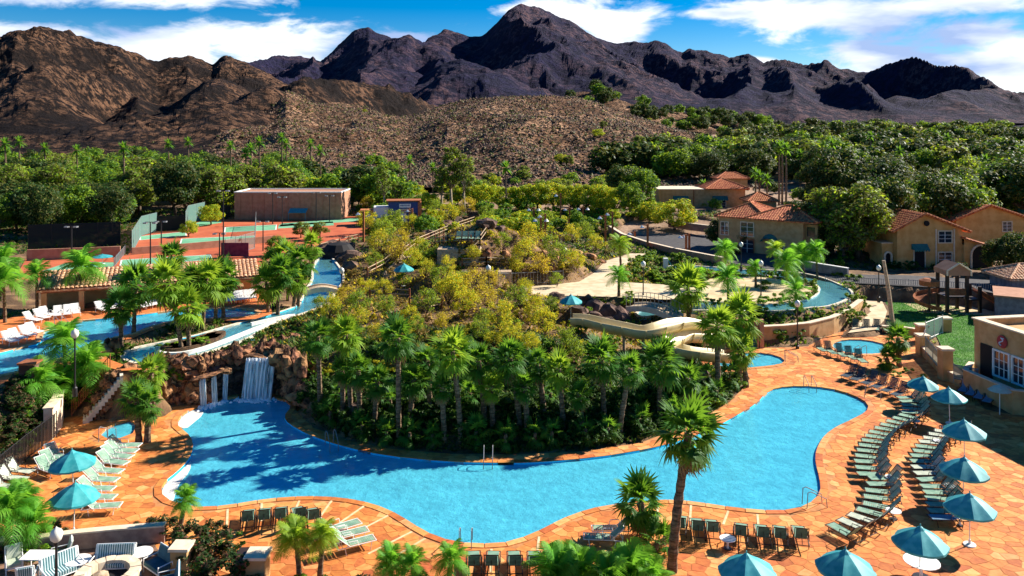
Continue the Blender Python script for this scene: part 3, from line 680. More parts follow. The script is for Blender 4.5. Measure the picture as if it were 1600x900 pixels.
scrub('desert_scrub', front3, 9000, .5, lf_oliv, seed=2)
scrub('desert_boulders', front3, 16000, .45, rockdark, seed=4)
scrub('dry_bush', front3, 9000, .5, mat('dead_scrub', (.10,.065,.04), (.2,.13,.07), scale=2), seed=6)
# ================================================================== foliage
def crown_mesh(name, mt, n, rx, rz, leaf, clumps, seed, h0=0, mats2=None, flat=.6, airy=1.0):
    r = np.random.default_rng(seed); cc = []
    while len(cc) < clumps:
        d = r.normal(size=3); d /= np.linalg.norm(d); 
        if d[2] < -.8: continue
        q = d*r.uniform(.45, 1.0)**.6; cc.append(q)
    cc = np.array(cc)*np.array([rx*.86, rx*.86, rz*.86]); cr = r.uniform(.20, .38, clumps)*min(rx, rz)*airy
    idx = r.integers(0, clumps, n); dv = r.normal(size=(n, 3)); dv /= np.linalg.norm(dv, axis=1)[:, None]; dv[:, 2] = dv[:, 2]*.8+.12
    pos = cc[idx]+dv*(cr[idx]*r.uniform(.55 if airy == 1 else .15, 1.05, n))[:, None]
    up = dv+r.normal(size=(n, 3))*.55; up[:, 2] += flat; up /= np.linalg.norm(up, axis=1)[:, None]
    a = np.cross(up, r.normal(size=(n, 3))); a /= np.linalg.norm(a, axis=1)[:, None]; b = np.cross(up, a)
    s = leaf*r.uniform(.6, 1.35, n)[:, None]
    c = pos+np.array([0, 0, rz+h0])
    v = np.stack([c+a*s, c+b*s*.5, c-a*s, c-b*s*.5], 1).reshape(-1, 3)
    f = np.arange(4*n).reshape(-1, 4)
    me = bpy.data.meshes.new(name); me.from_pydata(v.tolist(), [], f.tolist()); me.materials.append(mt)
    if mats2: me.materials.append(mats2); me.polygons.foreach_set('material_index', (r.random(n) < .35).astype(int).tolist())
    return me, cc+np.array([0, 0, rz+h0])
def trunk_mesh(name, mt, h, r0, targets, seed, lean=.3):
    r = random.Random(seed); m = MB(); top = Vector((r.uniform(-lean, lean), r.uniform(-lean, lean), h))
    m.tube([(0,0,-.4), (top.x*.3, top.y*.2, h*.4), top], [r0*1.25, r0, r0*.75], 7)
    for t in targets: 
        t = Vector(t); mid = top.lerp(t, .5)+Vector((r.uniform(-.3,.3), r.uniform(-.3,.3), -.15)); m.tube([top-Vector((0,0,.3)), mid, t], [r0*.55, r0*.35, r0*.12], 5)
    return m.mesh(name, mt, True)
def tree_kind(seed, cm, tm, n, rx, rz, leaf, clumps, h0, r0, mats2=None, limbs=6, flat=.6, airy=1.0):
    cme, cc = crown_mesh('crown', cm, n, rx, rz, leaf, clumps, seed, h0, mats2, flat, airy)
    tme = trunk_mesh('trunk', tm, h0+rz*.35, r0, [cc[i] for i in range(0, min(limbs, len(cc)))], seed)
    return cme, tme
def put_tree(kind, name, loc, scale, label, cat, group=None, rz=None):
    o = thing(name, label, cat, loc, rz if rz is not None else random.random()*6.28, group, scale)
    link('trunk', kind[1], o); link('crown', kind[0], o); return o
T_dark = [tree_kind(s, lf_dark, bark, 6500, 3.8, 3.7, .21, 46, .7, .28, lf_oliv) for s in (1, 2, 3)]
T_mid = [tree_kind(s, lf_mid, bark, 6000, 3.7, 3.5, .20, 42, .6, .25, lf_lime) for s in (4, 5, 6)]
T_lime = [tree_kind(s, lf_lime, bark, 6000, 3.8, 3.0, .18, 40, .3, .22, lf_yel) for s in (7, 8)]
T_oliv = [tree_kind(s, lf_oliv, bark, 6000, 3.5, 3.6, .21, 44, .8, .25, lf_lime) for s in (9, 10)]
T_tall = [tree_kind(s, lf_oliv, barkpale, 3600, 2.4, 5.0, .2, 34, 2.4, .28, lf_lime, limbs=10) for s in (11, 12)]
T_yel = [tree_kind(s, lf_yel, bark, 2600, 1.8, 1.7, .085, 26, .25, .06, lf_lime, limbs=20, flat=.2, airy=1.35) for s in (13, 14, 15)]
T_yelb = [tree_kind(s, lf_yel, bark, 2000, 1.7, 1.7, .085, 24, .2, .06, lf_brn, limbs=20, flat=.1, airy=1.4) for s in (16, 17)]
T_yelg = [tree_kind(s, lf_lime, bark, 2600, 1.8, 1.6, .085, 26, .2, .06, lf_oliv, limbs=16, flat=.2, airy=1.3) for s in (18, 19, 33)]
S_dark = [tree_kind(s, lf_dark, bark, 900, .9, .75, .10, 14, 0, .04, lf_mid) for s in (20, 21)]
S_mid = [tree_kind(s, lf_mid, bark, 900, .9, .7, .10, 14, 0, .04, lf_lime) for s in (22, 23)]
S_lime = [tree_kind(s, lf_lime, bark, 900, .9, .7, .10, 14, 0, .04, lf_mid) for s in (24, 25)]
S_red = [tree_kind(s, lf_dark, bark, 1500, 1.0, .8, .085, 18, 0, .04, lf_red) for s in (26, 27)]
S_brn = [tree_kind(s, lf_brn, bark, 900, .9, .7, .085, 16, 0, .04, lf_oliv, flat=.1) for s in (28, 29)]
# ---- palms
def strip_leaf(mb, base, d, side, L_, w, droop, mi=0, seg=2):
    b = Vector(base); d = Vector(d); side = Vector(side); pts = []
    for k in range(seg+1):
        t = k/seg; c = b+d*L_*t+Vector((0,0,-droop*t*t)); ww = w*(1-t)*(1 if k else .55)+.004; pts.append((c-side*ww, c+side*ww))
    for k in range(seg):
        mb.quad(pts[k][0], pts[k][1], pts[k+1][1], pts[k+1][0], mi)
def fan_frond(name, mt, droop, seed, R=1.25):
    r = random.Random(seed); m = MB(); pl = R*.52
    pts = [Vector((R*.52*t, 0, .06*R*math.sin(pi*t)-droop*.10*t*t)) for t in (0, .33, .66, 1)]
    for k in range(3):
        a, b = pts[k], pts[k+1]; w = .026*R; m.quad(a+Vector((0,-w,0)), a+Vector((0,w,0)), b+Vector((0,w*.7,0)), b+Vector((0,-w*.7,0)))
    hub = pts[-1]
    for k in range(14):
        ang = math.radians(-112+224*k/13+r.uniform(-3,3)); Lg = R*(.62-.16*abs(ang)/2)*r.uniform(.9,1.08)
        d = Vector((math.cos(ang), math.sin(ang), .10-.1*abs(ang))); s = Vector((-math.sin(ang), math.cos(ang), r.uniform(-.35,.35))).normalized()
        strip_leaf(m, hub, d, s, Lg, .085*R, droop*(.22+.1*r.random())*R, 0, 3)
    return m.mesh(name, mt)
FAN = [fan_frond('fan_frond', lf_fan, d, i) for i, d in enumerate((.25, .5, .8, 1.1))]
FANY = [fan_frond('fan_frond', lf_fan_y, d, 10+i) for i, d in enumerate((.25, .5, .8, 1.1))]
FAND = [fan_frond('dry_frond', lf_dead, d, 20+i) for i, d in enumerate((1.2, 1.6))]
def feather_frond(name, mt, seed, R=2.0, arch=1.0, n=17, llen=.42):
    r = random.Random(seed); m = MB(); pts = []
    for k in range(9):
        t = k/8; pts.append(Vector((R*t*(1-.18*t*arch), 0, R*(.42*t-1.0*arch*t*t*.8))))
    for k in range(8):
        w = .02*R*(1-k/9); m.quad(pts[k]+Vector((0,-w,0)), pts[k]+Vector((0,w,0)), pts[k+1]+Vector((0,w*.8,0)), pts[k+1]+Vector((0,-w*.8,0)))
    for k in range(n):
        t = .14+.86*k/(n-1); f = t*8; i = min(7, int(f)); p = pts[i].lerp(pts[i+1], f-i); tan_ = (pts[i+1]-pts[i]).normalized(); Lf = R*llen*math.sin(pi*(.12+.80*t))*r.uniform(.85,1.1)
        for sd_ in (-1, 1):
            d = (tan_*.45+Vector((0, sd_, 0))*.8+Vector((0,0,.05))).normalized(); strip_leaf(m, p, d, tan_, Lf, .04*R, Lf*r.uniform(.35,.75), 0, 2)
    return m.mesh(name, mt)
FEA = [feather_frond('feather_frond', lf_feather, i, arch=a) for i, a in enumerate((.6, 1.0, 1.35))]
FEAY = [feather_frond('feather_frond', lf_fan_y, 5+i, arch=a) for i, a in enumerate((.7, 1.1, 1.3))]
def palm_trunk(h, r0, r1, lean, seed, rings=True):
    r = random.Random(seed); m = MB(); k = max(4, int(h/.28)); pts = []; rs = []
    for i in range(k+1):
        t = i/k; pts.append(Vector((lean.x*t**1.4, lean.y*t**1.4, h*t-(.25 if i == 0 else 0)))); rs.append((r0*(1.25 if i == 0 else 1)*(1-t)+r1*t)*(1+(.13 if i % 2 else -.05)+r.uniform(-.04,.04)))
    m.tube(pts, rs, 8); return m
def palm(base, crownpt, R, label, kind='fan', n=26, group=None, yellow=False, r0=.2, dead=3, sd_=1, squash=1.0, name=None):
    r = random.Random(sd_); lean = crownpt-base; h = max(.4, lean.z)
    n = max(10, int(n*r.uniform(.8, 1.15))); dead = (dead+r.choice((0,0,2,5)) if dead else 0)
    o = thing(name or ('fan_palm' if kind == 'fan' else 'feather_palm'), label, 'palm tree', base, 0, group)
    palm_trunk(h, r0, r0*.8, lean, sd_).build('trunk', barkp, o, smooth=False)
    top = Vector((lean.x, lean.y, h)); lib = (FANY if yellow else FAN) if kind == 'fan' else (FEAY if yellow else FEA)
    sc0 = R/(1.25 if kind == 'fan' else 2.0)
    for i in range(n):
        t = (i+.5)/n; az = i*2.39996+r.uniform(-.25,.25)
        if kind == 'fan':
            el = math.radians(84-132*t**.85+r.uniform(-12,12)); fr = lib[min(3, int(t*4))]; mesh = fr; nm = 'fan_frond'
        else:
            el = math.radians(72-78*t+r.uniform(-8,8)); mesh = lib[min(2, int(t*3))]; nm = 'feather_frond'
        sc = sc0*r.uniform(.78,1.12)
        link(nm, mesh, o, top+Vector((0,0,.1-.25*t)), rot=(r.uniform(-.4,.4), -el, az), scale=sc)
    for i in range(dead):
        link('dry_frond', FAND[i % 2], o, top+Vector((0,0,-.25)), rot=(r.uniform(-.5,.5), math.radians(50+r.uniform(0,25)), r.random()*6.28), scale=sc0*.9)
    return o
def palm_px(cpx, cpy, bpx, bpy_, Rpx, label, kind='fan', dD=0, **k):
    b = G(bpx, bpy_); D = b.y+dD; c = PD(cpx, cpy, D); 
    return palm(b, c, Rpx*D/F, label, kind, **k)
# ================================================================== built things
def ring_frame(mb, x0, x1, z0, z1, w, y, d, mi=0):
    mb.box(((x0+x1)/2, y, z1-w/2), (x1-x0, d, w), mi=mi); mb.box(((x0+x1)/2, y, z0+w/2), (x1-x0, d, w), mi=mi)
    mb.box((x0+w/2, y, (z0+z1)/2), (w, d, z1-z0-2*w), mi=mi); mb.box((x1-w/2, y, (z0+z1)/2), (w, d, z1-z0-2*w), mi=mi)
def window(parent, x, z, w, h, y=0, fm=None, nv=2, nh=3, trim=.12, name='window', gm=None):
    m = MB(); ring_frame(m, x-w/2-trim, x+w/2+trim, z-h/2-trim, z+h/2+trim, trim, y-.05, .14)
    o = m.build(name, fm or capm, parent)
    g = MB(); g.box((x, y-.005, z), (w, .03, h)); g.build('pane', gm or glass_w, o)
    b = MB()
    for i in range(1, nv): b.box((x-w/2+w*i/nv, y-.035, z), (.06, .03, h))
    for i in range(1, nh): b.box((x, y-.032, z-h/2+h*i/nh), (w, .024, .04))
    if b.f: b.build('muntin', whitem, o)
    return o
def tile_slope(mb, eL, eR, rR, rL, pitch=.34, amp=.07, mi=0, rows=.45):
    """barrel tiles on a roof plane: eave left/right, ridge right/left; ribs run straight up the slope"""
    eL, eR, rR, rL = map(Vector, (eL, eR, rR, rL)); u = (eR-eL); W_ = u.length; u.normalize(); n = u.cross(rL-eL if (rL-eL).length > .01 else rR-eL).normalized()
    if n.z < 0: n = -n
    v = n.cross(u).normalized()
    if v.z < 0: v = -v
    loc = lambda p: ((p-eL).dot(u), (p-eL).dot(v))
    poly = [loc(p) for p in (eL, eR, rR, rL)]
    def span(x):
        ys = []
        for i in range(4):
            a, b = poly[i], poly[(i+1) % 4]
            if abs(a[0]-b[0]) < 1e-6: 
                if abs(a[0]-x) < 1e-3: ys += [a[1], b[1]]
                continue
            t = (x-a[0])/(b[0]-a[0])
            if -1e-6 <= t <= 1+1e-6: ys.append(a[1]+(b[1]-a[1])*t)
        return (min(ys), max(ys)) if ys else None
    xa = min(p[0] for p in poly); xb = max(p[0] for p in poly); k = max(2, int((xb-xa)/pitch)); st = (xb-xa)/k; prof = ((0, 0), (.2, .8), (.5, 1), (.8, .8), (1, 0))
    prevs = None
    for i in range(k):
        cols = []
        for (a, hgt) in prof:
            x = xa+(i+a)*st; s_ = span(min(max(x, xa+1e-4), xb-1e-4))
            if not s_: s_ = (0, 0)
            cols.append((x, s_[0], s_[1], hgt*amp))
        nr = max(1, min(14, int((max(c[2]-c[1] for c in cols))/rows)))
        vs = []; fs = []
        for (x, y0, y1, hh) in cols:
            for j in range(nr):
                ya = y0+(y1-y0)*j/nr; yb = y0+(y1-y0)*(j+1)/nr
                vs.append(eL+u*x+v*ya+n*(hh+.035)); vs.append(eL+u*x+v*yb+n*(hh+.0))
        for c in range(4):
            for j in range(nr):
                a = c*nr*2+j*2; b = (c+1)*nr*2+j*2; fs.append((a, b, b+1, a+1))
        mb.add(vs, fs, mi)
def gable_roof(parent, x0, x1, y0, y1, zE, zR, over=.5, mt=None, ridge_along='y'):
    """ridge runs in y; slopes fall to -x and +x"""
    mt = mt or tile; xm = (x0+x1)/2; dz = (zR-zE)/((x1-x0)/2); za = zE-dz*over
    A = (x0-over, y0-over, za); B = (x0-over, y1+over, za); Cc = (xm, y1+over, zR); Dd = (xm, y0-over, zR); E = (x1+over, y0-over, za); Fq = (x1+over, y1+over, za)
    b = MB(); b.slab(A, Dd, Cc, B, .14); b.slab(Dd, E, Fq, Cc, .14); r = b.build('roof', mt, parent)
    t = MB(); tile_slope(t, B, A, Dd, Cc); tile_slope(t, E, Fq, Cc, Dd); tag(t.build('roof_tiles', mt, r), kind='stuff')
    e = MB()
    for p, q in ((A, Dd), (Dd, E), (Dd, Cc)):
        p, q = Vector(p), Vector(q); L_ = (q-p).length; n = int(L_/.4)
        for i in range(n):
            a = p.lerp(q, i/n); c = p.lerp(q, (i+1)/n); e.tube([a+Vector((0,0,.08)), c+Vector((0,0,.10))], [.12, .10], 6)
    tag(e.build('ridge_tiles', mt, r), kind='stuff'); return r
def hip_roof(parent, x0, x1, y0, y1, zE, zR, over=.5, mt=None):
    mt = mt or tile; x0 -= over; x1 += over; y0 -= over; y1 += over; hw = min(x1-x0, y1-y0)/2
    if x1-x0 >= y1-y0: R1, R2 = (x0+hw, (y0+y1)/2, zR), (x1-hw, (y0+y1)/2, zR)
    else: R1, R2 = ((x0+x1)/2, y0+hw, zR), ((x0+x1)/2, y1-hw, zR)
    a, b_, c, d = (x0,y0,zE), (x1,y0,zE), (x1,y1,zE), (x0,y1,zE)
    m = MB(); m.add([a,b_,c,d,R1,R2], [(0,1,5,4),(1,2,5),(2,3,4,5),(3,0,4),(0,3,2,1)] if x1-x0 >= y1-y0 else [(0,1,4),(1,2,5,4),(2,3,5),(3,0,4,5),(0,3,2,1)])
    m.prism([(x0,y0),(x1,y0),(x1,y1),(x0,y1)], zE-.16, zE-.003, top=False); r = m.build('roof', mt, parent)
    t = MB()
    if x1-x0 >= y1-y0: tile_slope(t, a, b_, R2, R1); tile_slope(t, b_, c, R2, R2); tile_slope(t, d, a, R1, R1)
    else: tile_slope(t, a, b_, R1, R1); tile_slope(t, b_, c, R2, R1); tile_slope(t, d, a, R1, R2)
    tag(t.build('roof_tiles', mt, r), kind='stuff')
    e = MB()
    for p, q in ((a, R1 if x1-x0 >= y1-y0 else R1), (b_, R2 if x1-x0 >= y1-y0 else R1), (R1, R2), (c, R2), (d, R1 if x1-x0 >= y1-y0 else R2)):
        p, q = Vector(p), Vector(q)
        if (q-p).length < .1: continue
        n = max(1, int((q-p).length/.4))
        for i in range(n): e.tube([p.lerp(q, i/n)+Vector((0,0,.07)), p.lerp(q, (i+1)/n)+Vector((0,0,.09))], [.13, .11], 6)
    tag(e.build('ridge_tiles', mt, r), kind='stuff'); return r
def arch_opening(parent, x, z0, w, h, y, fm, name='archway', gm=None, segs=10, trim=.22):
    pts = [(x-w/2, z0), (x-w/2, z0+h-w/2)]+[(x-w/2*math.cos(pi*i/segs), z0+h-w/2+w/2*math.sin(pi*i/segs)) for i in range(1, segs)]+[(x+w/2, z0+h-w/2), (x+w/2, z0)]
    m = MB(); 
    for i in range(len(pts)-1):
        (a, b), (c, d) = pts[i], pts[i+1]; 
        oa = Vector((a-x, 0, b-(z0+h-w/2))) if b > z0+h-w/2-.01 else Vector((a-x, 0, 0)); oc = Vector((c-x, 0, d-(z0+h-w/2))) if d > z0+h-w/2-.01 else Vector((c-x, 0, 0))
        oa = oa.normalized()*trim; oc = oc.normalized()*trim
        m.slab((a, y-.12, b), (c, y-.12, d), (c+oc.x, y-.12, d+oc.z), (a+oa.x, y-.12, b+oa.z), -.14)
    o = m.build(name, fm, parent); g = MB(); g.add([(a, y-.02, b) for a, b in pts], [tuple(range(len(pts)))]); g.build('opening', gm or darkm, o); return o
def awn(parent, x, z, w, y=0, d=.7, h=.8, mt=None):
    m = MB(); a = (x-w/2, y, z+h); b = (x+w/2, y, z+h); c = (x+w/2, y-d, z+.1); e = (x-w/2, y-d, z+.1)
    m.slab(e, c, b, a, .03); m.add([a, e, (x-w/2, y, z+.1)], [(0,1,2)]); m.add([b, c, (x+w/2, y, z+.1)], [(0,1,2)])
    n = 6
    for i in range(n):
        xa = x-w/2+w*i/n; m.add([(xa, y-d, z+.1), (xa+w/n, y-d, z+.1), (xa+w/n*.8, y-d, z-.1), (xa+w/n*.2, y-d, z-.1)], [(0,1,2,3)])
    return m.build('awning', mt or awning, parent)
def walls(parent, x0, x1, y0, y1, z0, z1, mt, name='wall'):
    m = MB(); m.box(((x0+x1)/2, (y0+y1)/2, (z0+z1)/2), (x1-x0, y1-y0, z1-z0)); return m.build(name, mt, parent)
# ---- gabled ochre house on the right
b = P(1402, 420, 1.1)
h = thing('stucco_house', 'ochre gabled house with red tile roof, green awning and arched doorway', 'house', (b.x, b.y, 1.1), math.radians(4))
m = MB(); W_ = 8.6; m.prism([(0,0),(W_,0),(W_,9),(0,9)], -1.5, 5.1); m.add([(0,0,5.1),(W_,0,5.1),(W_/2-.8,0,6.85),(0,9,5.1),(W_,9,5.1),(W_/2-.8,9,6.85)], [(0,1,2),(5,4,3)])
m.build('wall', ochre, h)
rr = MB(); xm = W_/2-.8; A=(-.9,-.5,4.72); D_=(xm,-.5,7.0); E=(W_+.9,-.5,4.65); rr.slab(A,D_,(xm,9.5,7.0),(-.9,9.5,4.72),.14); rr.slab(D_,E,(W_+.9,9.5,4.65),(xm,9.5,7.0),.14); r = rr.build('roof', tile, h)
t = MB(); tile_slope(t,(-.9,9.5,4.72),A,D_,(xm,9.5,7.0),pitch=.5,amp=.1); tile_slope(t,E,(W_+.9,9.5,4.65),(xm,9.5,7.0),D_,pitch=.5,amp=.1); tag(t.build('roof_tiles', tile, r), kind='stuff')
t = MB()
for p,q in ((A,D_),(D_,E)):
    p,q=Vector(p),Vector(q); n=int((q-p).length/.42)
    for i in range(n): t.tube([p.lerp(q,i/n)+Vector((0,-.04,.06)),p.lerp(q,(i+1)/n)+Vector((0,-.04,.10))],[.17,.13],6)
tag(t.build('rake_tiles', tile, r), kind='stuff')
window(h, 6.3, 4.0, 1.7, 1.4); window(h, 6.3, 1.35, 1.7, 1.3); 
for xx in (5.1, 7.5): m = MB(); m.box((xx, -.06, 2.55), (.16, .13, 4.9)); m.build('pilaster', capm, h)
awn(h, 2.9, 2.35, 2.1); m = MB(); m.box((2.9,-.02,1.2),(1.4,.06,2.3)); dd = m.build('door', darkm, h); m = MB(); ring_frame(m,2.1,3.7,0,2.5,.12,-.05,.14); m.build('door_frame', capm, dd)
walls(h, -1.5, -.02, 1.0, 4.0, -1.5, 3.1, ochre, 'side_wing'); arch_opening(h, -.75, .3, .7, 1.6, 1.0, capm, 'arched_window'); m = MB(); m.box((-.75, 2.5, 3.15), (1.6, 3.1, .12)); m.build('parapet', capm, h)
m = MB(); m.prism([(W_+.02,-.4),(W_+3.9,-.4),(W_+3.9,6),(W_+.02,6)], -1.5, 3.0); m.build('entry_wing', ochre, h)
m = MB(); q=[(W_-.2,-.9,3.95),(W_+4.4,-.9,2.55),(W_+4.4,6.2,2.55),(W_-.2,6.2,3.95)]; m.slab(*q, .14); r = m.build('lean_to_roof', tile, h); t = MB(); tile_slope(t, q[1], q[2], q[3], q[0], pitch=.5, amp=.1); tag(t.build('roof_tiles', tile, r), kind='stuff')
m = MB(); m.add([(W_,-.4,3.0),(W_+3.9,-.4,2.98),(W_,-.4,3.8)], [(0,1,2)]); m.build('gable_end', ochre, h)
arch_opening(h, W_+2.1, 0, 2.3, 2.9, -.4, capm, 'arched_doorway')
m = MB(); m.lathe([(0,-.05),(.35,-.05),(.35,.1),(0,.1)], 10); v_ = m.build('roof_vent', darkm, h, loc=(xm+.3, -.12, 5.75)); v_.rotation_euler = (pi/2, 0, 0)
# ---- second gabled house
b = P(1494, 405, 1.3)
h = thing('stucco_house', 'second ochre gabled house standing back at the right edge of the photo', 'house', (PD(1494,300,113).x, 113, 1.3), math.radians(5))
m = MB(); W_ = 11; m.prism([(0,0),(W_,0),(W_,9),(0,9)], -1.5, 4.9); m.add([(0,0,4.9),(W_,0,4.9),(W_/2-.6,0,6.6),(0,9,4.9),(W_,9,4.9),(W_/2-.6,9,6.6)], [(0,1,2),(5,4,3)]); m.build('wall', ochre, h)
rr = MB(); xm = W_/2-.6; A=(-.9,-.5,4.55); D_=(xm,-.5,6.75); E=(W_+.9,-.5,4.5); rr.slab(A,D_,(xm,9.5,6.75),(-.9,9.5,4.55),.14); rr.slab(D_,E,(W_+.9,9.5,4.5),(xm,9.5,6.75),.14); r = rr.build('roof', tile, h)
t = MB(); tile_slope(t,(-.9,9.5,4.55),A,D_,(xm,9.5,6.75),pitch=.5,amp=.1); tile_slope(t,E,(W_+.9,9.5,4.5),(xm,9.5,6.75),D_,pitch=.5,amp=.1)
for p,q in ((A,D_),(D_,E)):
    p,q=Vector(p),Vector(q); n=int((q-p).length/.42)
    for i in range(n): t.tube([p.lerp(q,i/n)+Vector((0,-.04,.06)),p.lerp(q,(i+1)/n)+Vector((0,-.04,.10))],[.17,.13],6)
tag(t.build('roof_tiles', tile, r), kind='stuff'); window(h, 7.6, 3.7, 1.3, 1.3)
# ---- far-right back house
q = PD(1556, 345, 135); h = thing('stucco_house', 'flat-topped tan house with a green awning, only its corner showing at the right edge', 'house', (q.x, q.y, 3), 0)
walls(h, 0, 12, 0, 8, -1, 3.6, ochre); m = MB(); m.box((6,4,3.68),(12.3,8.3,.16)); m.build('parapet', capm, h); awn(h, 4.2, 1.7, 2.4); window(h, 4.2, 1.0, 1.6, 1.2)
# ---- hip-roofed tan house
h = thing('stucco_house', 'tan two storey house with wide brown hip roof left of the dark trees', 'house', (29.0, 112.3, 1.9), math.radians(-36))
walls(h, 0, 11.6, 0, 8, -2, 4.7, tan); walls(h, 11.62, 13.1, 1.2, 7, -2, 4.3, tan, 'side_wing'); hip_roof(h, 0, 6.5, .4, 8.2, 4.72, 6.5, .6, tile); hip_roof(h, 4.6, 13.0, -.1, 7.6, 4.76, 6.4, .6, tile)
window(h, 4.1, 3.2, 1.7, 1.8); window(h, 4.1, .9, 1.7, 1.9, fm=wood); window(h, .9, 3.1, 1.0, 1.7); window(h, 8.5, .6, 1.1, 1.4)
m = MB()
for k in range(9):
    a0, a1 = pi*k/9, pi*(k+1)/9; m.add([(7.2,-.02,2.5),(7.2-1.1*math.cos(a0),-.75,1.7+.5*math.sin(a0)),(7.2-1.1*math.cos(a1),-.75,1.7+.5*math.sin(a1))], [(0,1,2)]); m.add([(7.2-1.1*math.cos(a0),-.02,1.7+1.1*math.sin(a0)),(7.2-1.1*math.cos(a1),-.02,1.7+1.1*math.sin(a1)),(7.2-1.1*math.cos(a1),-.6,1.7+.6*math.sin(a1)),(7.2-1.1*math.cos(a0),-.6,1.7+.6*math.sin(a0))],[(0,1,2,3)])
m.build('dome_awning', awning, h)
for xx, zz in ((12.3, 3.3),): 
    m = MB(); m.box((xx, 1.16, zz), (1.0, .08, 1.3)); m.build('window', glass_w, h)
# ---- small hip roofs and long wall behind
q = PD(1168, 322, 150); h = thing('stucco_house', 'low tan house with small orange hip roof behind the wide brown roof', 'house', (q.x, q.y, 2.6), 0)
walls(h, .5, 5.6, .5, 5, -1, 2.6, tan); hip_roof(h, .5, 5.6, .5, 5, 2.65, 4.1, .5)
q = PD(1030, 325, 158); h = thing('stucco_house', 'long tan two storey house with two green awnings beyond the road', 'house', (q.x, q.y, 2.8), 0)
walls(h, 0, 17, 0, 8, -1, 4.0, tan); m = MB(); m.box((6,4,4.08),(12.4,8.3,.16)); m.build('parapet', capm, h); hip_roof(h, 9.5, 17.2, -.2, 8, 4.2, 6.0, .5)
for xx in (4.2, 12.0): awn(h, xx, 2.0, 3.0, mt=awning); window(h, xx+.3, 1.2, 1.6, 1.4)
m = MB(); m.tube([(6.8,-.1,-.5),(6.8,-.1,4)], .09, 6); m.build('downpipe', rust, h)
q = PD(1122, 302, 190); h = thing('stucco_house', 'distant house with pinkish tiled roof above the small orange roof', 'house', (q.x, q.y, 3.4), 0)
walls(h, 0, 7, 0, 5, -1, 3.6, tan); hip_roof(h, 0, 7, 0, 5, 3.6, 5.0, .5)
# ---- racquet building
a = P(360, 345, 3.02); bq = P(532, 345, 3.02)
h = thing('block_building', 'long windowless salmon block building with white parapet beyond the tennis courts', 'building', (a.x, a.y+2, 3.0), 0)
Lh = bq.x-a.x-.3; walls(h, 0, Lh, 0, 8, -.5, 4.7, salmon); m = MB()
for c_, d_ in (((Lh/2,.1,4.78),(Lh+.2,.3,.18)),((Lh/2,7.9,4.78),(Lh+.2,.3,.18)),((.1,4,4.78),(.3,7.5,.18)),((Lh-.1,4,4.78),(.3,7.5,.18))): m.box(c_, d_)
m.build('parapet', whitem, h); m = MB(); 
for k in range(9): m.box((Lh*(k+.5)/9,-.03,2.1),(.12,.1,5.0))
m.build('pilasters', salmon, h)
m = MB(); m.slab((9.8,-1.7,1.35),(12.9,-1.7,1.35),(12.9,-.2,2.0),(9.8,-.2,2.0),.05)
for xx in (9.9, 12.8): m.tube([(xx,-1.65,-.1),(xx,-1.65,1.35)], .04, 5)
m.build('shade_canopy', teal, h)
# ---- blue shop
a = P(604, 352, 3.3); h = thing('shop_building', 'small shop with blue board front and white sign over a tan sign', 'shop', (a.x, 131, 3.3), math.radians(8))
walls(h, 0, 4.8, 0, 3, -1, 3.6, blue_p); 
m = MB()
for k in range(12): m.box((.2+k*.4,-.03,1.8),(.05,.05,3.4))
m.build('batten', blue_p, h)
m = MB(); m.box((2.5,1.4,3.72),(5.7,3.4,.18)); m.build('roof', rust, h)
m = MB(); m.box((2.7,-.1,2.95),(1.9,.1,.62)); s_ = m.build('sign', whitem, h); m = MB()
for k in range(9): m.box((1.95+k*.18,-.16,2.98),(.11,.02,.16+.05*(k % 3)))
m.build('lettering', blue_p, s_)
m = MB(); m.box((2.7,-.12,2.15),(2.4,.12,.6)); s_ = m.build('sign', capm, h); m = MB()
for k in range(7): m.box((1.85+k*.28,-.19,2.15),(.16,.02,.24))
m.build('lettering', wood, s_)
walls(h, 4.82, 5.4, -.1, 1.4, -1, 3.5, orange_p, 'corner_bay'); m = MB(); m.box((2.4,-.03,.8),(1.0,.08,1.8)); m.build('door', whitem, h); m = MB(); m.box((4.1,-.04,.9),(.9,.08,1.6)); m.build('doorway', darkm, h)
walls(h, -2.4, -.02, .5, 3.5, -1, 2.7, whitem, 'white_wing'); walls(h, -4.6, -2.42, .8, 3.5, -1, 2.2, orange_p, 'orange_wing')
m = MB(); m.box((-3.5,.74,1.2),(1.1,.06,.9)); m.build('poster', whitem, h)
m = MB()
for xx in (3.4, 3.9): m.tube([(xx,-1.2,-1.2),(xx,-1.2,2.6)], .1, 6)
m.build('porch_post', rust, h)
# ---- cabana with long tile roof
A = P(64, 452, 5.0); B = P(400, 430, 5.0); d = (B-A); ang = math.atan2(d.y, d.x); Lc = Vector((d.x, d.y)).length
h = thing('poolside_pavilion', 'long open pavilion with buff barrel tile roof and stone columns beside the upper pool', 'pavilion', (A.x, A.y, 2.9), ang)
q = [(-.3,-.5,2.05),(Lc+.3,-.5,2.05),(Lc+.3,3.6,3.05),(-.3,3.6,3.05)]; m = MB(); m.slab(*q, .16); r = m.build('roof', tile_pale, h)
t = MB(); tile_slope(t, *q, pitch=.36, amp=.13, rows=.5); tag(t.build('roof_tiles', tile_pale, r), kind='stuff')
m = MB(); m.box((Lc/2,3.3,.9),(Lc,.3,3.7)); m.build('back_wall', tan, h); m = MB(); m.box((Lc/2,-.2,1.9),(Lc,.22,.26)); m.build('beam', wood, h)
k = int(Lc/2.6)
for i in range(k+1):
    m = MB(); m.box((.25+i*(Lc-.5)/k, 0, .85), (.42, .42, 1.95)); m.build('column', tan, h)
m = MB(); m.box((Lc*.80,1.2,.5),(5,1.6,1.1)); m.build('counter', salmon, h)
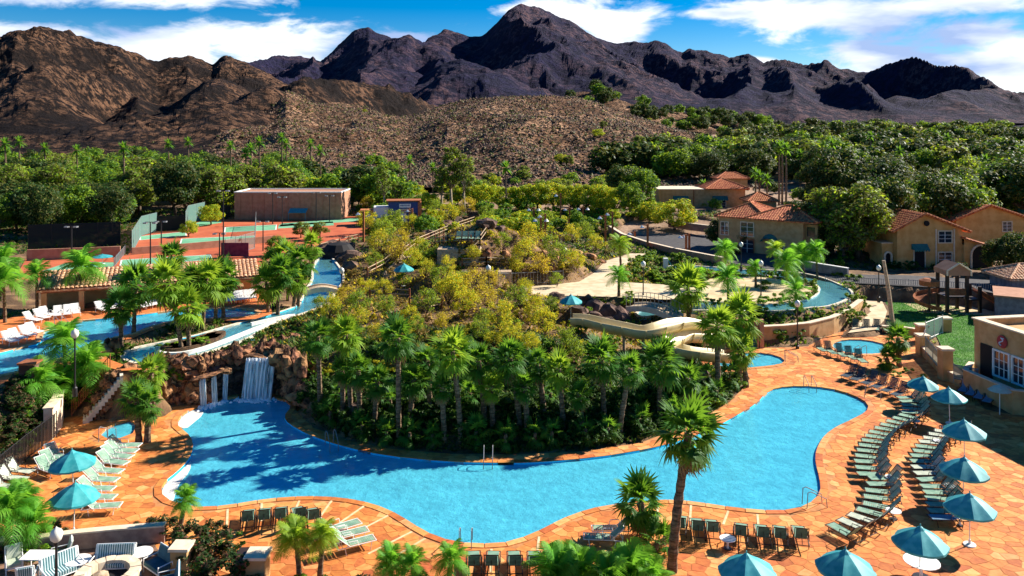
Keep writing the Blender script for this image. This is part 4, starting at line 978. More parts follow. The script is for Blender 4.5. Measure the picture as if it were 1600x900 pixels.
# ---- lodge at the right edge
h = thing('lodge_building', 'flat roofed tan lodge at the right edge with a red crest on its wall', 'building', (34.1, 59, 0), 0)
def face_frame(x, y): return x, y
fl = math.atan2(-4.4, .8)        # facade runs towards the camera
u = Vector((math.cos(fl), math.sin(fl), 0)); nrm = Vector((u.y, -u.x, 0))   # outward = left
h.rotation_euler = (0, 0, fl)
# local x along facade towards camera, local -y outward (left of view)
Lf = 13
m = MB(); m.box((Lf/2, 5.2, 2.2), (Lf, 10.4, 4.6)); m.build('wall', tan, h)
m = MB()
for c_, d_ in (((Lf/2,.15,4.72),(Lf,.45,.45)),((.15,5,4.70),(.45,10,.40)),((Lf/2,10.3,4.7),(Lf,.4,.4))): m.box(c_, d_)
m.build('parapet', tan, h); m = MB()
for c_, d_ in (((Lf/2,.13,4.99),(Lf+.2,.62,.09)),((.13,5.2,4.985),(.62,10,.09))): m.box(c_, d_)
m.build('coping', capm, h)
for k_, xx in enumerate((2.6, 4.3)): window(h, xx, 2.3, 1.3, 1.7, nv=3, nh=3, fm=whitem)
m = MB(); m.box((1.2,-.02,1.9),(1.1,.1,2.9)); m.build('door', darkm, h)
m = MB(); m.lathe([(0,0),(.42,0),(.46,.06),(.42,.12),(0,.12)], 16); cr_ = m.build('crest', mat('crest_red', (.38,.05,.05)), h, loc=(2.7,-.02,3.95)); cr_.rotation_euler = (pi/2, 0, 0)
m = MB(); pts = []
for k in range(15):
    t_ = k/14; a_ = 2*pi*t_*1.0; pts.append((.17*math.sin(a_)*(1 if True else 0)+.0, -.15, .26-.52*t_))
m.tube(pts, .045, 5); m.tube([(-.02,-.15,.26),(.24,-.15,.26)], .045, 5); m2 = m.build('emblem', mat('crest_pale', (.55,.62,.72)), cr_); m2.rotation_euler = (-pi/2, 0, 0)
wallpath('terrace_wall', [Vector((34.2,59.5,0)), Vector((32.7,57.7,0)), Vector((33.35,53.2,0)), Vector((36.5,52.2,0)), Vector((40,52,0))], 1.55, .3, tan, 'tan terrace wall with pale cap round the lodge patio at the right edge', 'garden wall', capm)
# ---- flat-roof grey shed and small tiled hut right
q = P(1555, 500, .4); h = thing('service_shed', 'low grey flat-roofed shed with pale roof edge beside the playground slide', 'shed', (q.x, q.y, .3), math.radians(-30))
walls(h, 0, 9, 0, 5, -.5, 2.4, greywall); m = MB(); m.box((4.5,2.5,2.47),(9.3,5.3,.14)); m.build('roof', salmon, h)
q = P(1552, 470, .8); h = thing('tiled_hut', 'small hut with brown tiled hip roof at the right edge past the playground', 'hut', (q.x+2, q.y, .8), 0)
walls(h, 0, 6, 0, 4, -.5, 2.3, greywall); hip_roof(h, 0, 6, 0, 4, 2.35, 3.5, .6, tile_pale)
# ================================================================== fences, walls, courts
def pickets(name, pts, h, label, cat='fence', mt=None, gap=.14, rails=(.1, .95), post=2.2, r=.012, group=None, mesh=None, prad=.03, below=0):
    pts = [Vector(p) for p in pts]; o = thing(name, label, cat, group=group); rl = MB(); pk = MB(); mt = mt or blackm
    for a, b in zip(pts, pts[1:]):
        for f in rails: rl.tube([a+Vector((0,0,h*f)), b+Vector((0,0,h*f))], .022, 4)
        L_ = (b-a).length
        if gap:
            for i in range(int(L_/gap)): p = a.lerp(b, i*gap/L_); pk.box((p.x, p.y, p.z+h*.52), (r*2, r*2, h*.9))
        n = max(1, round(L_/post))
        for i in range(n+(1 if b is pts[-1] else 0)):
            p = a.lerp(b, i/n); m_ = MB(); m_.tube([p-Vector((0,0,.2+below)), p+Vector((0,0,h+.06))], prad, 6); m_.build('post', mt, o)
    rl.build('rail', mt, o)
    if gap: tag(pk.build('pickets', mt, o), kind='stuff')
    if mesh:
        q = MB()
        for a, b in zip(pts, pts[1:]): q.quad(a, b, b+Vector((0,0,h)), a+Vector((0,0,h)))
        q.build('mesh_panel', mesh, o)
    return o
def line(*px, z=None): return [P(a, b, z) if z is not None else G(a, b) for a, b in px]
pickets('metal_fence', line((-40,790),(0,757),(40,722),(88,684), z=0), 1.6, 'dark green metal picket fence slanting up behind the left sun loungers', mt=blackm, gap=.16, r=.02)
pickets('metal_fence', [P(0,668,.3), P(34,662,.3)], 1.7, 'short black picket fence at the left edge above the planting', gap=.2, r=.025)
pickets('road_fence', line((1290,452),(1350,455),(1420,458),(1500,462),(1560,466), z=1.0), 1.5, 'long grey metal picket fence between the lawn and the road', mt=greysteel, gap=.22, r=.02)
wallpath('lawn_back_wall', [P(1343,455,.5), P(1365,459,.35), P(1420,462,.35), P(1480,465,.35), P(1540,470,.35), P(1600,476,.35)], 1.35, .3, greywall, 'long low grey retaining wall between the lawn and the road', 'retaining wall', capm, z=.35)
wallpath('road_wall', [P(1218,415,1.9), P(1260,422,1.9), P(1325,433,1.9)], 1.0, .3, greywall, 'low grey wall with white cap between the river bend and the road', 'garden wall', whitem)
wallpath('road_wall', [P(952,362,3), P(972,375,2.8), P(1010,388,2.5), P(1050,398,2.2), P(1095,407,2.1), P(1130,414,2.1)], .9, .35, salmon, 'curving low tan wall along the near side of the road bend', 'garden wall', capm)
wallpath('road_wall', [P(1045,352,2.8), P(1080,357,2.7), P(1120,362,2.7), P(1150,360,2.7)], .8, .35, salmon, 'short tan wall with pale cap across the road from the lime green tree', 'garden wall', capm)
wallpath('river_retaining_wall', [P(1190,537,0), P(1225,535,0), P(1262,531,0), P(1300,521,0), P(1325,508,.1), P(1345,492,.3)], 1.5, .4, tan, 'curved tan stone retaining wall with pale cap below the raised river bend', 'retaining wall', capm)
wallpath('deck_wall', [P(75,688,0), P(90,668,0), P(93,654,0)], 1.9, .5, capm, 'short sunlit cream wall with square niches at the end of the left fence', 'garden wall', capm)
for (pxa, pya, pyb, lb) in ((1441,553,524,'tall tan pillar between the round pool and the lawn'), (1477,592,545,'tan pillar beside the terrace of the lodge, nearest to the umbrellas'), (1440,533,508,'tan pillar where the white hoop gate hangs'), (1477,523,497,'tan pillar across the lawn gate, farthest of the pillars')):
    b_ = P(pxa, pya, .05); s_ = F/b_.y; o = thing('stucco_pillar', lb, 'pillar', b_); m = MB(); hh = (pya-pyb)/s_; m.box((0,0,hh/2-.2),(.78,.78,hh+.3)); m.build('shaft', tan, o); m = MB(); m.box((0,0,hh+.02),(.95,.95,.16)); m.build('cap', capm, o)
wallpath('lawn_wall', [P(1441,553,0), P(1462,575,0), P(1477,592,0)], .7, .3, tan, 'low tan wall with pale cap running between two pillars beside the lawn', 'garden wall', capm)
wallpath('lawn_wall', [P(1477,592,0), P(1500,603,0), P(1512,612,0)], .7, .3, tan, 'low tan wall leading from the nearest pillar to the lodge terrace', 'garden wall', capm)
wallpath('lawn_wall', [P(1378,518,.1), P(1405,519,.1), P(1438,524,.1)], .5, .3, tan, 'low wall closing the lawn behind the four green loungers', 'garden wall', capm)
pickets('lawn_fence', [P(1446,550,.6), P(1470,580,.6)], 1.3, 'green mesh fence panel between two tan pillars', mt=greysteel, gap=0, mesh=net_green)
pickets('lawn_fence', [P(1490,592,.6), P(1528,600,.6)], 1.1, 'green mesh fence panel right of the nearest pillar', mt=greysteel, gap=0, mesh=net_green)
pickets('lawn_gate', [P(1446,533,.3), P(1473,522,.3)], 1.7, 'white framed mesh gate standing open to the lawn', cat='gate', mt=whitem, gap=0, mesh=net_green)
m = MB(); m.tube([(.0,0,0),(-.15,0,.5),(-.3,0,1.0),(-.15,0,1.5),(.0,0,2.0)], .05, 6); tag(m.build('hoop_bar', whitem, loc=P(1446,552,.2)), 'bent white hoop bar beside the lawn gate pillar', 'handrail')
# tennis fences
pickets('court_fence', [P(206,396,3), P(221,368,3), P(245,361,3)], 2.9, 'tall green chain link fence round the corner of the lower court', mt=greysteel, gap=0, mesh=net_green, rails=(.03,.98), post=3)
pickets('court_fence', [P(245,361,3), P(290,359,3)], 2.3, 'black windscreen fence along the back of the lower court', mt=blackm, gap=0, mesh=net_black, rails=(.03,.98), post=3)
pickets('court_fence', [P(290,362,3), P(294,350,3), P(320,343,3)], 3.1, 'tall green chain link fence at the corner of the upper court', mt=greysteel, gap=0, mesh=net_green, rails=(.03,.98), post=3)
pickets('court_fence', [P(320,343,3), P(360,341,3)], 2.4, 'black windscreen fence between the upper court and the salmon building', mt=blackm, gap=0, mesh=net_black, rails=(.03,.98), post=3)
pickets('court_fence', [P(44,392,3), P(188,386,3)], 3.4, 'long black windscreen fence behind the leftmost court', mt=blackm, gap=0, mesh=net_black, rails=(.03,.98), post=3)
wallpath('court_wall', [P(42,407,3), P(188,401,3)], 1.3, .3, salmon, 'long low salmon wall at the back of the leftmost court', 'court wall', None)
wallpath('court_wall', [P(206,398,3), P(280,392,3), P(345,386,3), P(430,378,3)], .9, .25, salmon, 'low salmon wall between the lower and the upper court', 'court wall', None)
pickets('court_fence', [P(352,402,3), P(398,388,3), P(400,352,3)], 2.2, 'thin chain link fence in front of the maroon court gate', mt=greysteel, gap=0, mesh=net_thin, rails=(.03,.98), post=2.4)
m = MB(); m.box((0,0,.95),(3.4,.1,1.7)); tag(m.build('court_gate', mat('maroon_gate', (.12,.02,.05), (.18,.04,.07), scale=2), loc=P(367,402,3)), 'dark maroon gate panel at the front of the red court', 'gate')
pickets('court_stair_rail', [P(178,418,3), P(196,396,3)], 1.1, 'slanting dark stair railing at the left end of the lower court', cat='railing', mt=greysteel, gap=.3)
def tall_lamp(px, pt, pb, label, z=3.0, double=True):
    b_ = P(px, pb, z); hh = (pb-pt)*b_.y/F; o = thing('court_light', label, 'light pole', b_, 0, 'light poles round the tennis courts'); m = MB(); m.tube([(0,0,-.2),(0,0,hh)], [.09,.06], 6); m.build('pole', blackm, o)
    m = MB(); m.tube([(-.6,0,hh),(.6,0,hh)], .04, 4); m.build('arm', blackm, o)
    for s_ in ((-1, 1) if double else (1,)):
        m = MB(); m.box((s_*.55,-.1,hh-.1),(.42,.5,.16)); m.build('lamp_head', greysteel, o)
for a in ((112,353,406,'court light pole in front of the long low salmon wall'),(235,347,413,'court light pole before the corner fence of the lower court'),(349,297,404,'tallest court light pole left of the salmon building'),(426,301,350,'first light pole from the left against the salmon building wall'),(441,307,352,'short light pole second from the left on the salmon building wall'),(494,300,346,'thin light pole in the middle right of the salmon wall'),(515,305,346,'light pole near the right end of the salmon wall'),(411,345,392,'dark light pole right of the maroon gate'),(343,364,403,'short pole just left of the maroon gate'),(252,345,388,'thin dark pole behind the lower court left part')): tall_lamp(*a)
def globe_lamp(px, pt, pb, label, z=None, basep=None):
    b_ = basep or (P(px, pb, z) if z is not None else G(px, pb)); hh = (pb-pt)*b_.y/F; o = thing('globe_lamp', label, 'lamp post', b_, 0, 'garden lamps with pale acorn globes')
    m = MB(); m.lathe([(.16,-.3),(.16,.25),(.09,.32),(.06,.5),(.05,hh-.75),(.09,hh-.7),(.09,hh-.58),(0,hh-.58)], 8); m.build('post', blackm, o)
    m = MB(); m.lathe([(.09,hh-.58),(.2,hh-.48),(.25,hh-.3),(.2,hh-.12),(.08,hh-.04),(0,hh+.05)], 10); m.build('globe', globe_m, o, smooth=True)
for a in ((882,386,426,'globe lamp post among the rocks right of the hill',3.1),(1005,408,466,'globe lamp post beside the footbridge on the pale path',2.6),(1189,407,466,'tall black globe lamp post at the near edge of the beach',2.0),(1158,378,420,'globe lamp post in front of the tan hip roofed house',2.2),(1246,469,545,'globe lamp post below the river bend retaining wall',0),(1373,414,468,'globe lamp post at the corner of the lawn',1.0),(534,418,462,'globe lamp post next to the lazy river footbridge',2.9),(763,414,455,'globe lamp post at the foot of the hill stairs',3.6)): globe_lamp(*a)
globe_lamp(117, 530, 628, 'globe lamp post among the feathery palms at the left', basep=P(117,612,2.2))
globe_lamp(88, 842, 960, 'globe lamp post in the seating patio, bottom left', basep=Vector(((88-800)/F*32, 32, 0)))
m = MB(); m.tube([(0,0,-.3),(-.25,0,3.2),(-.55,0,6.1)], [.16,.13,.1], 7); tag(m.build('leaning_pole', woodp, loc=P(1395,507,.3)), 'tall leaning wooden pole at the edge of the lawn', 'pole').scale = (1.6,1,1)
# rusty timber lamps on the mini golf hill
def timber_lamp(px, pt, pb, label, z, arms=1):
    b_ = P(px, pb, z); hh = (pb-pt)*b_.y/F; o = thing('timber_lamp', label, 'lamp post', b_, 0, 'rust brown timber posts with white bell lamps'); m = MB(); m.box((0,0,hh/2-.2),(.26,.26,hh+.4)); m.build('post', rust, o)
    for s_ in ((-1,1) if arms == 2 else (-1,)):
        m = MB(); m.tube([(0,0,hh-.25),(s_*.7,0,hh-.15)], .045, 5); m.build('arm', rust, o); m = MB(); m.lathe([(0,.12),(.12,.1),(.22,-.08),(.36,-.2),(.33,-.22),(0,-.05)], 8, (s_*.75,0,hh-.3)); m.build('bell_shade', whitem, o)
for a in ((1012,350,390,'rust timber lamp beside the road bend',2.5,1),(946,336,388,'rust timber lamp at the left end of the road wall',2.9,1),(957,331,374,'tall rust timber lamp behind the road wall end',2.9,1),(1072,366,397,'rust timber lamp at the right end of the road wall',2.2,1),(992,361,380,'short rust timber post on the road wall',2.5,1),(890,324,346,'grey timber lamp with one bell against the dark hedge',3.3,1),(911,323,348,'pale timber lamp with two bells against the dark hedge',3.3,2),(876,302,350,'tallest orange timber pole before the dark hedge',3.3,1),(845,340,376,'rust timber lamp with white bells on the golf slope',3.9,2),(852,334,372,'second rust timber lamp on the golf slope',3.9,1),(834,324,350,'timber lamp nearest the hill top on the right',4.4,2),(568,330,380,'timber post left of the blue shop',3.2,1),(644,326,350,'rust timber post in front of the blue shop',3.4,1),(1077,365,392,'rust lamp with bell at the garden edge',2.3,1)): timber_lamp(*a)
# ================================================================== bridges, stairs, rails on the hill
def bridge(A, B, w, rise, label, mt, railm=None, rh=0):
    A, B = Vector(A), Vector(B); d = (B-A).normalized(); nn = Vector((-d.y, d.x, 0))*w/2; o = thing('footbridge', label, 'bridge', A); n = 12; dk = MB(); sl = MB(); pr = MB()
    for i in range(n+1):
        t = i/n; p = (B-A)*t+Vector((0,0,rise*math.sin(pi*t)))
        if i < n:
            q = (B-A)*(i+1)/n+Vector((0,0,rise*math.sin(pi*(i+1)/n))); dk.slab(p-nn, q-nn, q+nn, p+nn, .32)
            for s_ in (-1, 1): pr.slab(p+nn*s_*1.02+Vector((0,0,.14)), q+nn*s_*1.02+Vector((0,0,.14)), q+nn*s_*1.14+Vector((0,0,.14)), p+nn*s_*1.14+Vector((0,0,.14)), .5*s_)
            if rh:
                for s_ in (-1, 1): sl.tube([p+nn*s_+Vector((0,0,rh)), q+nn*s_+Vector((0,0,rh))], .03, 4); sl.tube([p+nn*s_, p+nn*s_+Vector((0,0,rh))], .022, 4)
    dk.build('deck', mt, o); pr.build('edge_beam', capm, o)
    if rh: sl.build('railing', railm, o)
bridge(P(474,455,2.9), P(528,452,2.9), 1.6, .35, 'small arched footbridge over the lazy river by the palm cluster', woodp)
bridge(P(985,478,2.7), P(1062,497,2.2), 1.8, .45, 'arched footbridge with metal railing from the pale path over the east river', woodp, greysteel, 1.0)
def stairs(name, A, B, w, n, mt, label, side=True):
    A, B = Vector(A), Vector(B); d = (B-A); hd = Vector((d.x, d.y, 0)).normalized(); nn = Vector((-hd.y, hd.x, 0)); o = thing(name, label, 'stairs', A)
    for i in range(n):
        p = d*((i+.5)/n); ang = math.atan2(hd.y, hd.x); m_ = MB(); m_.box((p.x, p.y, d.z*(i+1)/n-.28), (Vector((d.x,d.y)).length/n+.02, w, .5), ang); m_.build('step', mt, o)
    if side:
        for s_ in (-1, 1): m_ = MB(); m_.slab(nn*s_*w*.53+Vector((0,0,.12)), d+nn*s_*w*.53+Vector((0,0,.3)), d+nn*s_*(w*.53+.15)+Vector((0,0,.3)), nn*s_*(w*.53+.15)+Vector((0,0,.12)), .4*s_); m_.build('stringer', mt, o)
stairs('garden_stairs', P(130,657,0), P(192,582,2.8), 1.4, 13, palecop, 'stairs climbing from the lower deck to the upper pool at the left', side=False)
pickets('stair_rail', [P(112,650,.1), P(172,577,2.9)], 1.0, 'brown handrail up the left side of the pool stairs', cat='railing', mt=rust, gap=.16, r=.016)
stairs('hill_stairs', G(612,430), G(650,392), 1.5, 9, woodp, 'timber stairs climbing the hill behind the small blue umbrella')
stairs('hill_stairs', G(729,414), G(737,388), 1.6, 8, woodp, 'timber stairs rising to the terrace with green chairs')
def rail(px, label, h=.9, mt=None, zz=None, post=1.6, n=2):
    pts = [G(a, b) for a, b in px]; o = thing('log_rail', label, 'railing', group='timber rails on the hill'); m = MB()
    for a, b in zip(pts, pts[1:]):
        for k in range(n): m.tube([a+Vector((0,0,h*(k+1)/n)), b+Vector((0,0,h*(k+1)/n))], .055, 5)
        kk = max(1, int((b-a).length/post))
        for i in range(kk+1): q = a.lerp(b, i/kk); p_ = MB(); p_.box((q.x,q.y,tz(q.x,q.y)+h/2-.1),(.14,.14,h+.4)); p_.build('post', wood, o)
    m.build('rail', woodp, o)
rail([(574,432),(600,418),(612,408)], 'log rail left of the lower hill stairs'); rail([(628,402),(650,385),(672,374),(700,362),(742,347)], 'long log rail slanting up to the hill top')
rail([(662,386),(700,382),(736,382)], 'log rail in front of the green chairs'); rail([(738,392),(750,382),(760,368)], 'log rail right of the upper stairs')
rail([(722,418),(760,416),(800,418)], 'level log rail below the hill terrace'); rail([(578,470),(600,466),(640,468)], 'log rail among the yellow bushes left of the small umbrella'); rail([(640,482),(668,488),(690,482)], 'log rail below the small umbrella')
rail([(500,392),(530,384),(560,376)], 'log rail above the cave mouth'); rail([(830,360),(850,368),(880,380)], 'log rail on the golf slope right of the hill')
pickets('garden_railing', line((779,447),(800,446),(840,444),(880,442)), 1.3, 'light grey metal railing along the path right of the hill stairs', cat='railing', mt=greysteel, gap=.35)
pickets('garden_railing', line((752,448),(768,462),(786,476)), 1.0, 'zigzag grey metal railing down the path below the globe lamp', cat='railing', mt=greysteel, gap=0, rails=(.5,.98), post=1.4)
# terrace slabs on the hill
for nm, c_, w_ in (('hill_terrace', (716,388), (4.2,2.2)), ('hill_terrace', (760,424), (5,1.2))):
    q = G(*c_); m = MB(); m.box((q.x, q.y, q.z-1.2), (w_[0], w_[1], 2.5)); tag(m.build(nm, woodp), kind='structure')
# cave mouth over the river
def rock_mesh(seed, r=1.0, sq=(1,1,1), rough=.35, mt=rockm, sub=2):
    bm = bmesh.new(); bmesh.ops.create_icosphere(bm, subdivisions=sub, radius=r); of = Vector((seed*9.1, seed*3.3, seed*5.7))
    for v in bm.verts:
        d = v.co.normalized(); k = 1+rough*mnoise.noise(d*1.3+of)*1.6+rough*.5*mnoise.noise(d*3.4+of); cell = mnoise.voronoi(d*1.6+of)[0][0]; k -= rough*.5*(cell-.4)
        v.co = Vector((d.x*sq[0], d.y*sq[1], d.z*sq[2]))*r*k
    me = bpy.data.meshes.new('boulder'); bm.to_mesh(me); bm.free(); me.materials.append(mt); return me
ROCK = [rock_mesh(i, 1, s_) for i, s_ in enumerate(((1,.8,.7),(1.1,.9,.6),(.8,.8,1.1),(1,1,.8),(.7,.7,1.35)))]
ROCKD = [rock_mesh(10+i, 1, s_, mt=rockdark) for i, s_ in enumerate(((1,.8,.7),(1.1,.9,.6),(.9,.8,1.0)))]
cliff = thing('waterfall_cliff', 'rust brown rockwork cliff around the waterfalls at the head of the pool', 'rock cliff', P(350,625,0))
cb = Vector(cliff.location)
def crock(px, py, D, r, tall=False, dark=False, sq=None):
    q = PD(px, py, D); o = link('boulder', random.choice(ROCKD if dark else (ROCK[2:] if tall else ROCK)), cliff, q-cb, rot=(random.uniform(-.3,.3), random.uniform(-.3,.3), random.random()*6.28), scale=sq or r)
ED = [(140,52.2),(150,52.2),(175,52.9),(200,53.4),(225,54.6),(262,54.8),(300,54.9),(316,55.2),(345,56.3),(370,57.2),(430,57.2),(455,56.2),(472,54.6)]
for i in range(46):          # rampart of upright rocks from the stairs to the right of the falls
    px = 152+(470-152)*i/45; e = lerpl(ED, px); nk = 4 if px > 228 else 2
    for k in range(nk):
        D0 = e+.35+k*.22+random.uniform(-.1,.15); z = .3+k*.74+random.uniform(-.1,.1); crock(px+random.uniform(-3,3), HY+(CH-z)*F/D0, D0, random.uniform(.5,.7), True, dark=(325 < px < 440 and k < 3))
for i in range(75):          # broken rock on the bank between the stairs and the palms
    px = random.uniform(165, 268); py = random.uniform(575, 650) if px < 215 else random.uniform(570, 634); q = G(px, py)
    if sd1(q.x, q.y, deck_poly) > .1 or sd1(q.x, q.y, kid_pool) > -.5 or sd1(q.x, q.y, river) > -.5: continue
    s_ = random.uniform(.3, .62); link('boulder', random.choice(ROCK), cliff, q-cb, rot=(random.uniform(-.4,.4), random.uniform(-.4,.4), random.random()*6.28), scale=s_)
for i in range(40):
    t = random.random(); q = G(150+40*t+random.uniform(-6,6), 655-60*t+random.uniform(-4,4))
    if sd1(q.x, q.y, deck_poly) > .1 or sd1(q.x, q.y, kid_pool) > -.5: continue
    link('boulder', random.choice(ROCK), cliff, q-cb+Vector((0,0,.1)), rot=(random.uniform(-.4,.4), random.uniform(-.4,.4), random.random()*6.28), scale=random.uniform(.3, .6))

# brow rocks above and beside the falls
for i in range(34):
    t = i/33; px = 300+(385-300)*t; z = 2.25+.55*t; D0 = lerpl(ED, px)+.9+random.uniform(-.3,.4); crock(px, HY+(CH-z)*F/D0, D0, random.uniform(.28,.45))
for (px, py, D0, r_) in ((372,556,57.2,.6),(380,551,57.6,.5),(437,560,56.6,.75),(450,566,56.4,.8),(455,580,56.2,.7),(446,590,56.4,.55),(462,600,55.5,.8),(470,618,54.8,.8),(452,604,56,.6),(430,552,57.8,.5),(415,549,58,.45),(400,550,58,.45),(388,545,58.5,.5),(410,541,59,.6),(425,541,59,.5),(440,546,58.3,.5),(365,548,58.2,.55),(356,556,57.6,.5),(478,628,54,.6),(466,590,56,.6),(482,606,54.5,.6)): crock(px, py, D0, r_)
for (px, py, D0, sq) in ((405,558,57.3,(1.6,.5,.16)),(332,585,55.7,(1.0,.4,.16)),(316,589,55.2,(.8,.4,.2)),(352,579,56.3,(.7,.4,.2))): crock(px, py, D0, 1, sq=sq)
def fall(xt0, xt1, xb0, xb1, yt, yb, label, n=6):
    Db = P(0, yb, 0).y-.1; Dt = Db+.45
    m = MB(); o = thing('waterfall', label, 'waterfall', P((xb0+xb1)/2, yb, 0)); base = Vector(o.location); cols = n*3
    for layer in range(2):
        mm = MB(); vs = []; rows = 10
        for i in range(cols+1):
            u_ = i/cols
            for j in range(rows+1):
                v_ = j/rows; px = (xt0+(xt1-xt0)*u_)*(1-v_)+(xb0+(xb1-xb0)*u_)*v_; D0 = Dt+(Db-Dt)*math.sqrt(v_)+.12*math.sin(i*1.9+layer*2)+layer*.16
                yy = yt+(yb-yt)*v_; q = PD(px, yy, D0); q.z = PD(px, yt, Dt).z*(1-v_**1.15)-.05*v_; vs.append(q-base)
        k_ = rows+1; mm.add(vs, [(i*k_+j, (i+1)*k_+j, (i+1)*k_+j+1, i*k_+j+1) for i in range(cols) for j in range(rows)]); mm.build('water_curtain', fallm, o, smooth=True)
    m = MB(); r_ = random.Random(int(xt0)); wpx = (xb1-xb0)/F*56
    for i in range(int(40+wpx*70)):
        s_ = r_.uniform(.02,.12)*r_.choice((1,1,1.6)); q = Vector((r_.gauss(0,.33)*wpx*1.1, -abs(r_.gauss(0,.38))+.1, -.1)); m.lathe([(s_,0),(s_*.8,s_*.5),(s_*.3,s_*.8),(0,s_*.85)], 6, q)
    m.build('foam', foam_m, o, smooth=True)
fall(385, 431, 377, 424, 560, 622, 'broad white waterfall pouring into the head of the main pool', n=9)
fall(311, 321, 313, 323, 590, 634, 'thin waterfall farthest left of the three small falls', n=3); fall(330, 338, 331, 340, 587, 628, 'middle one of the three thin waterfalls', n=3); fall(349, 357, 347, 355, 581, 624, 'thin waterfall nearest to the broad waterfall', n=3)
# rocks: named boulders on hill, cave and banks
bl = [(505,395,1.4,1),(520,388,1.6,1),(540,392,1.5,1),(545,405,1.5,1),(548,420,1.2,1),(700,352,1.3,1),(690,356,1.3,1),(715,348,1.4,1),(760,352,1.1,1),(670,368,1.0,1),(780,362,.9,1),(740,340,1.2,1),
      (870,470,.9,1),(920,478,1.2,1),(935,486,1.2,1),(950,492,1.1,1),(968,498,1.1,1),(905,490,1.0,1),(850,478,.9,1),(830,470,.8,1),(925,500,.9,1),(945,508,.9,1),(815,478,.8,1),
      (790,400,.7,0),(830,395,.7,0),(850,400,.8,0),(870,405,.7,0),(900,398,.9,0),(920,402,.9,0),(905,412,.7,0),(940,410,.6,0),(860,420,.6,0),(690,470,.5,0),(760,400,.7,0),
      (128,563,.7,0),(142,556,.8,0),(156,553,.9,0),(168,548,.7,0),(177,552,.8,0),(150,562,.6,0),(460,530,.5,0),(440,536,.5,0),(425,540,.4,0),(480,525,.5,0),(500,515,.4,0),(450,548,.5,0),(420,562,.5,0),(1105,590,.5,1),(560,640,.5,1),(820,640,.6,1)]
for i, (px, py, r_, dk) in enumerate(bl):
    q = G(px, py); where = 'over the dark cave mouth' if px < 560 and py < 430 and px > 490 else 'on the crest of the hill' if 660 < px < 790 and py < 372 else 'on the dark bank below the pale blue umbrella' if dk and px > 800 and py < 520 else 'on the sunny slope right of the hill' if px > 750 and py < 430 else 'between the upper pool and the river' if px < 200 else 'above the broad waterfall' if px < 520 else 'under the island palms'
    o = link('boulder', random.choice(ROCKD if dk else ROCK), None, q+Vector((0,0,r_*.1)), rot=(random.uniform(-.4,.4), random.uniform(-.4,.4), random.random()*6.28), scale=r_)
    tag(o, ('dark boulder ' if dk else 'brown boulder ')+where, 'boulder', 'boulders '+where)
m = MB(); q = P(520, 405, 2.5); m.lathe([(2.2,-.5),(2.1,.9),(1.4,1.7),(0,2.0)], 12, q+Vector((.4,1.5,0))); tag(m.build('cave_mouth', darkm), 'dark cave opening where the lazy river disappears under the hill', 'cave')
# ================================================================== water slide
def slide():
    o = thing('water_slide', 'beige fibreglass water slide curving from the rocks down to the small pool', 'water slide', P(892,512,3.2)); base = Vector(o.location)
    ctl = [(893,505,66.5),(915,506,66.2),(945,513,65.4),(975,519,64.6),(1005,524,64.2),(1030,519,64.6),(1055,512,65.8),(1085,510,67.5),(1110,516,68.6),(1118,524,68),(1100,530,66.5),(1070,530,65),(1052,540,63.4),(1060,551,62.4),(1085,557,62.3),(1115,560,63),(1140,562,63.6)]
    pts = [PD(*c) for c in ctl]; n = len(pts)
    for i in range(n): pts[i].z = 4.25-3.95*(i/(n-1))**1.0 if False else pts[i].z
    def cr(p0, p1, p2, p3, t): return .5*((2*p1)+(-p0+p2)*t+(2*p0-5*p1+4*p2-p3)*t*t+(-p0+3*p1-3*p2+p3)*t**3)
    sm = []
    for i in range(n-1):
        for k in range(6): sm.append(cr(pts[max(0,i-1)], pts[i], pts[i+1], pts[min(n-1,i+2)], k/6))
    sm.append(pts[-1]); prof = [(-.78,.62),(-.72,.60),(-.62,.2),(-.3,-.12),(0,-.2),(.3,-.12),(.62,.2),(.72,.60),(.78,.62)]; outer = [(.86,.55),(.74,.1),(.36,-.24),(0,-.32),(-.36,-.24),(-.74,.1),(-.86,.55)]
    full = prof+outer; K = len(full)
    for seg in range(0, len(sm)-1, 6):
        part = sm[seg:seg+7]; vs = []
        for i, p in enumerate(part):
            gi = seg+i; t = (sm[min(gi+1,len(sm)-1)]-sm[max(gi-1,0)]); t.z *= .3; t.normalize(); nn = Vector((t.y, -t.x, 0)).normalized()
            for a, b in full: vs.append(p-base+nn*a+Vector((0,0,b)))
        fs = [(i*K+j, i*K+(j+1) % K, (i+1)*K+(j+1) % K, (i+1)*K+j) for i in range(len(part)-1) for j in range(K)]
        m = MB(); m.add(vs, fs); m.build('flume_section', slide_m, o, smooth=True)
        if 0 < seg: 
            p = part[0]; g_ = tz(p.x, p.y)
            if p.z-g_ > .8: m = MB(); m.tube([(p.x-base.x, p.y-base.y, g_-base.z-.3), (p.x-base.x, p.y-base.y, p.z-base.z-.3)], .13, 7); m.build('support_column', woodp, o)
            r_ = MB(); t = (sm[seg+1]-sm[seg]).normalized(); nn = Vector((t.y,-t.x,0)).normalized(); r_.tube([part[0]-base+nn*a*1.05+Vector((0,0,b*1.03-.02)) for a, b in [(.84,.62)]+outer+[(-.84,.62)]], .045, 5); r_.build('joint_flange', slide_m, o)
slide()
o = thing('brick_pump_house', 'small brick pump house with arched green door at the end of the slide', 'pump house', P(1172,542,0)); m = MB(); m.box((0,.5,1.1),(2.0,1.4,2.3)); m.build('wall', rockm, o)
m = MB(); m.box((-.9,-.26,1.2),(.35,.35,2.5)); m.build('pier', salmon, o); m = MB(); m.box((.9,-.26,1.2),(.35,.35,2.5)); m.build('pier', salmon, o); arch_opening(o, 0, 0, 1.0, 1.9, -.21, salmon, 'arched_door', awning, trim=.12)
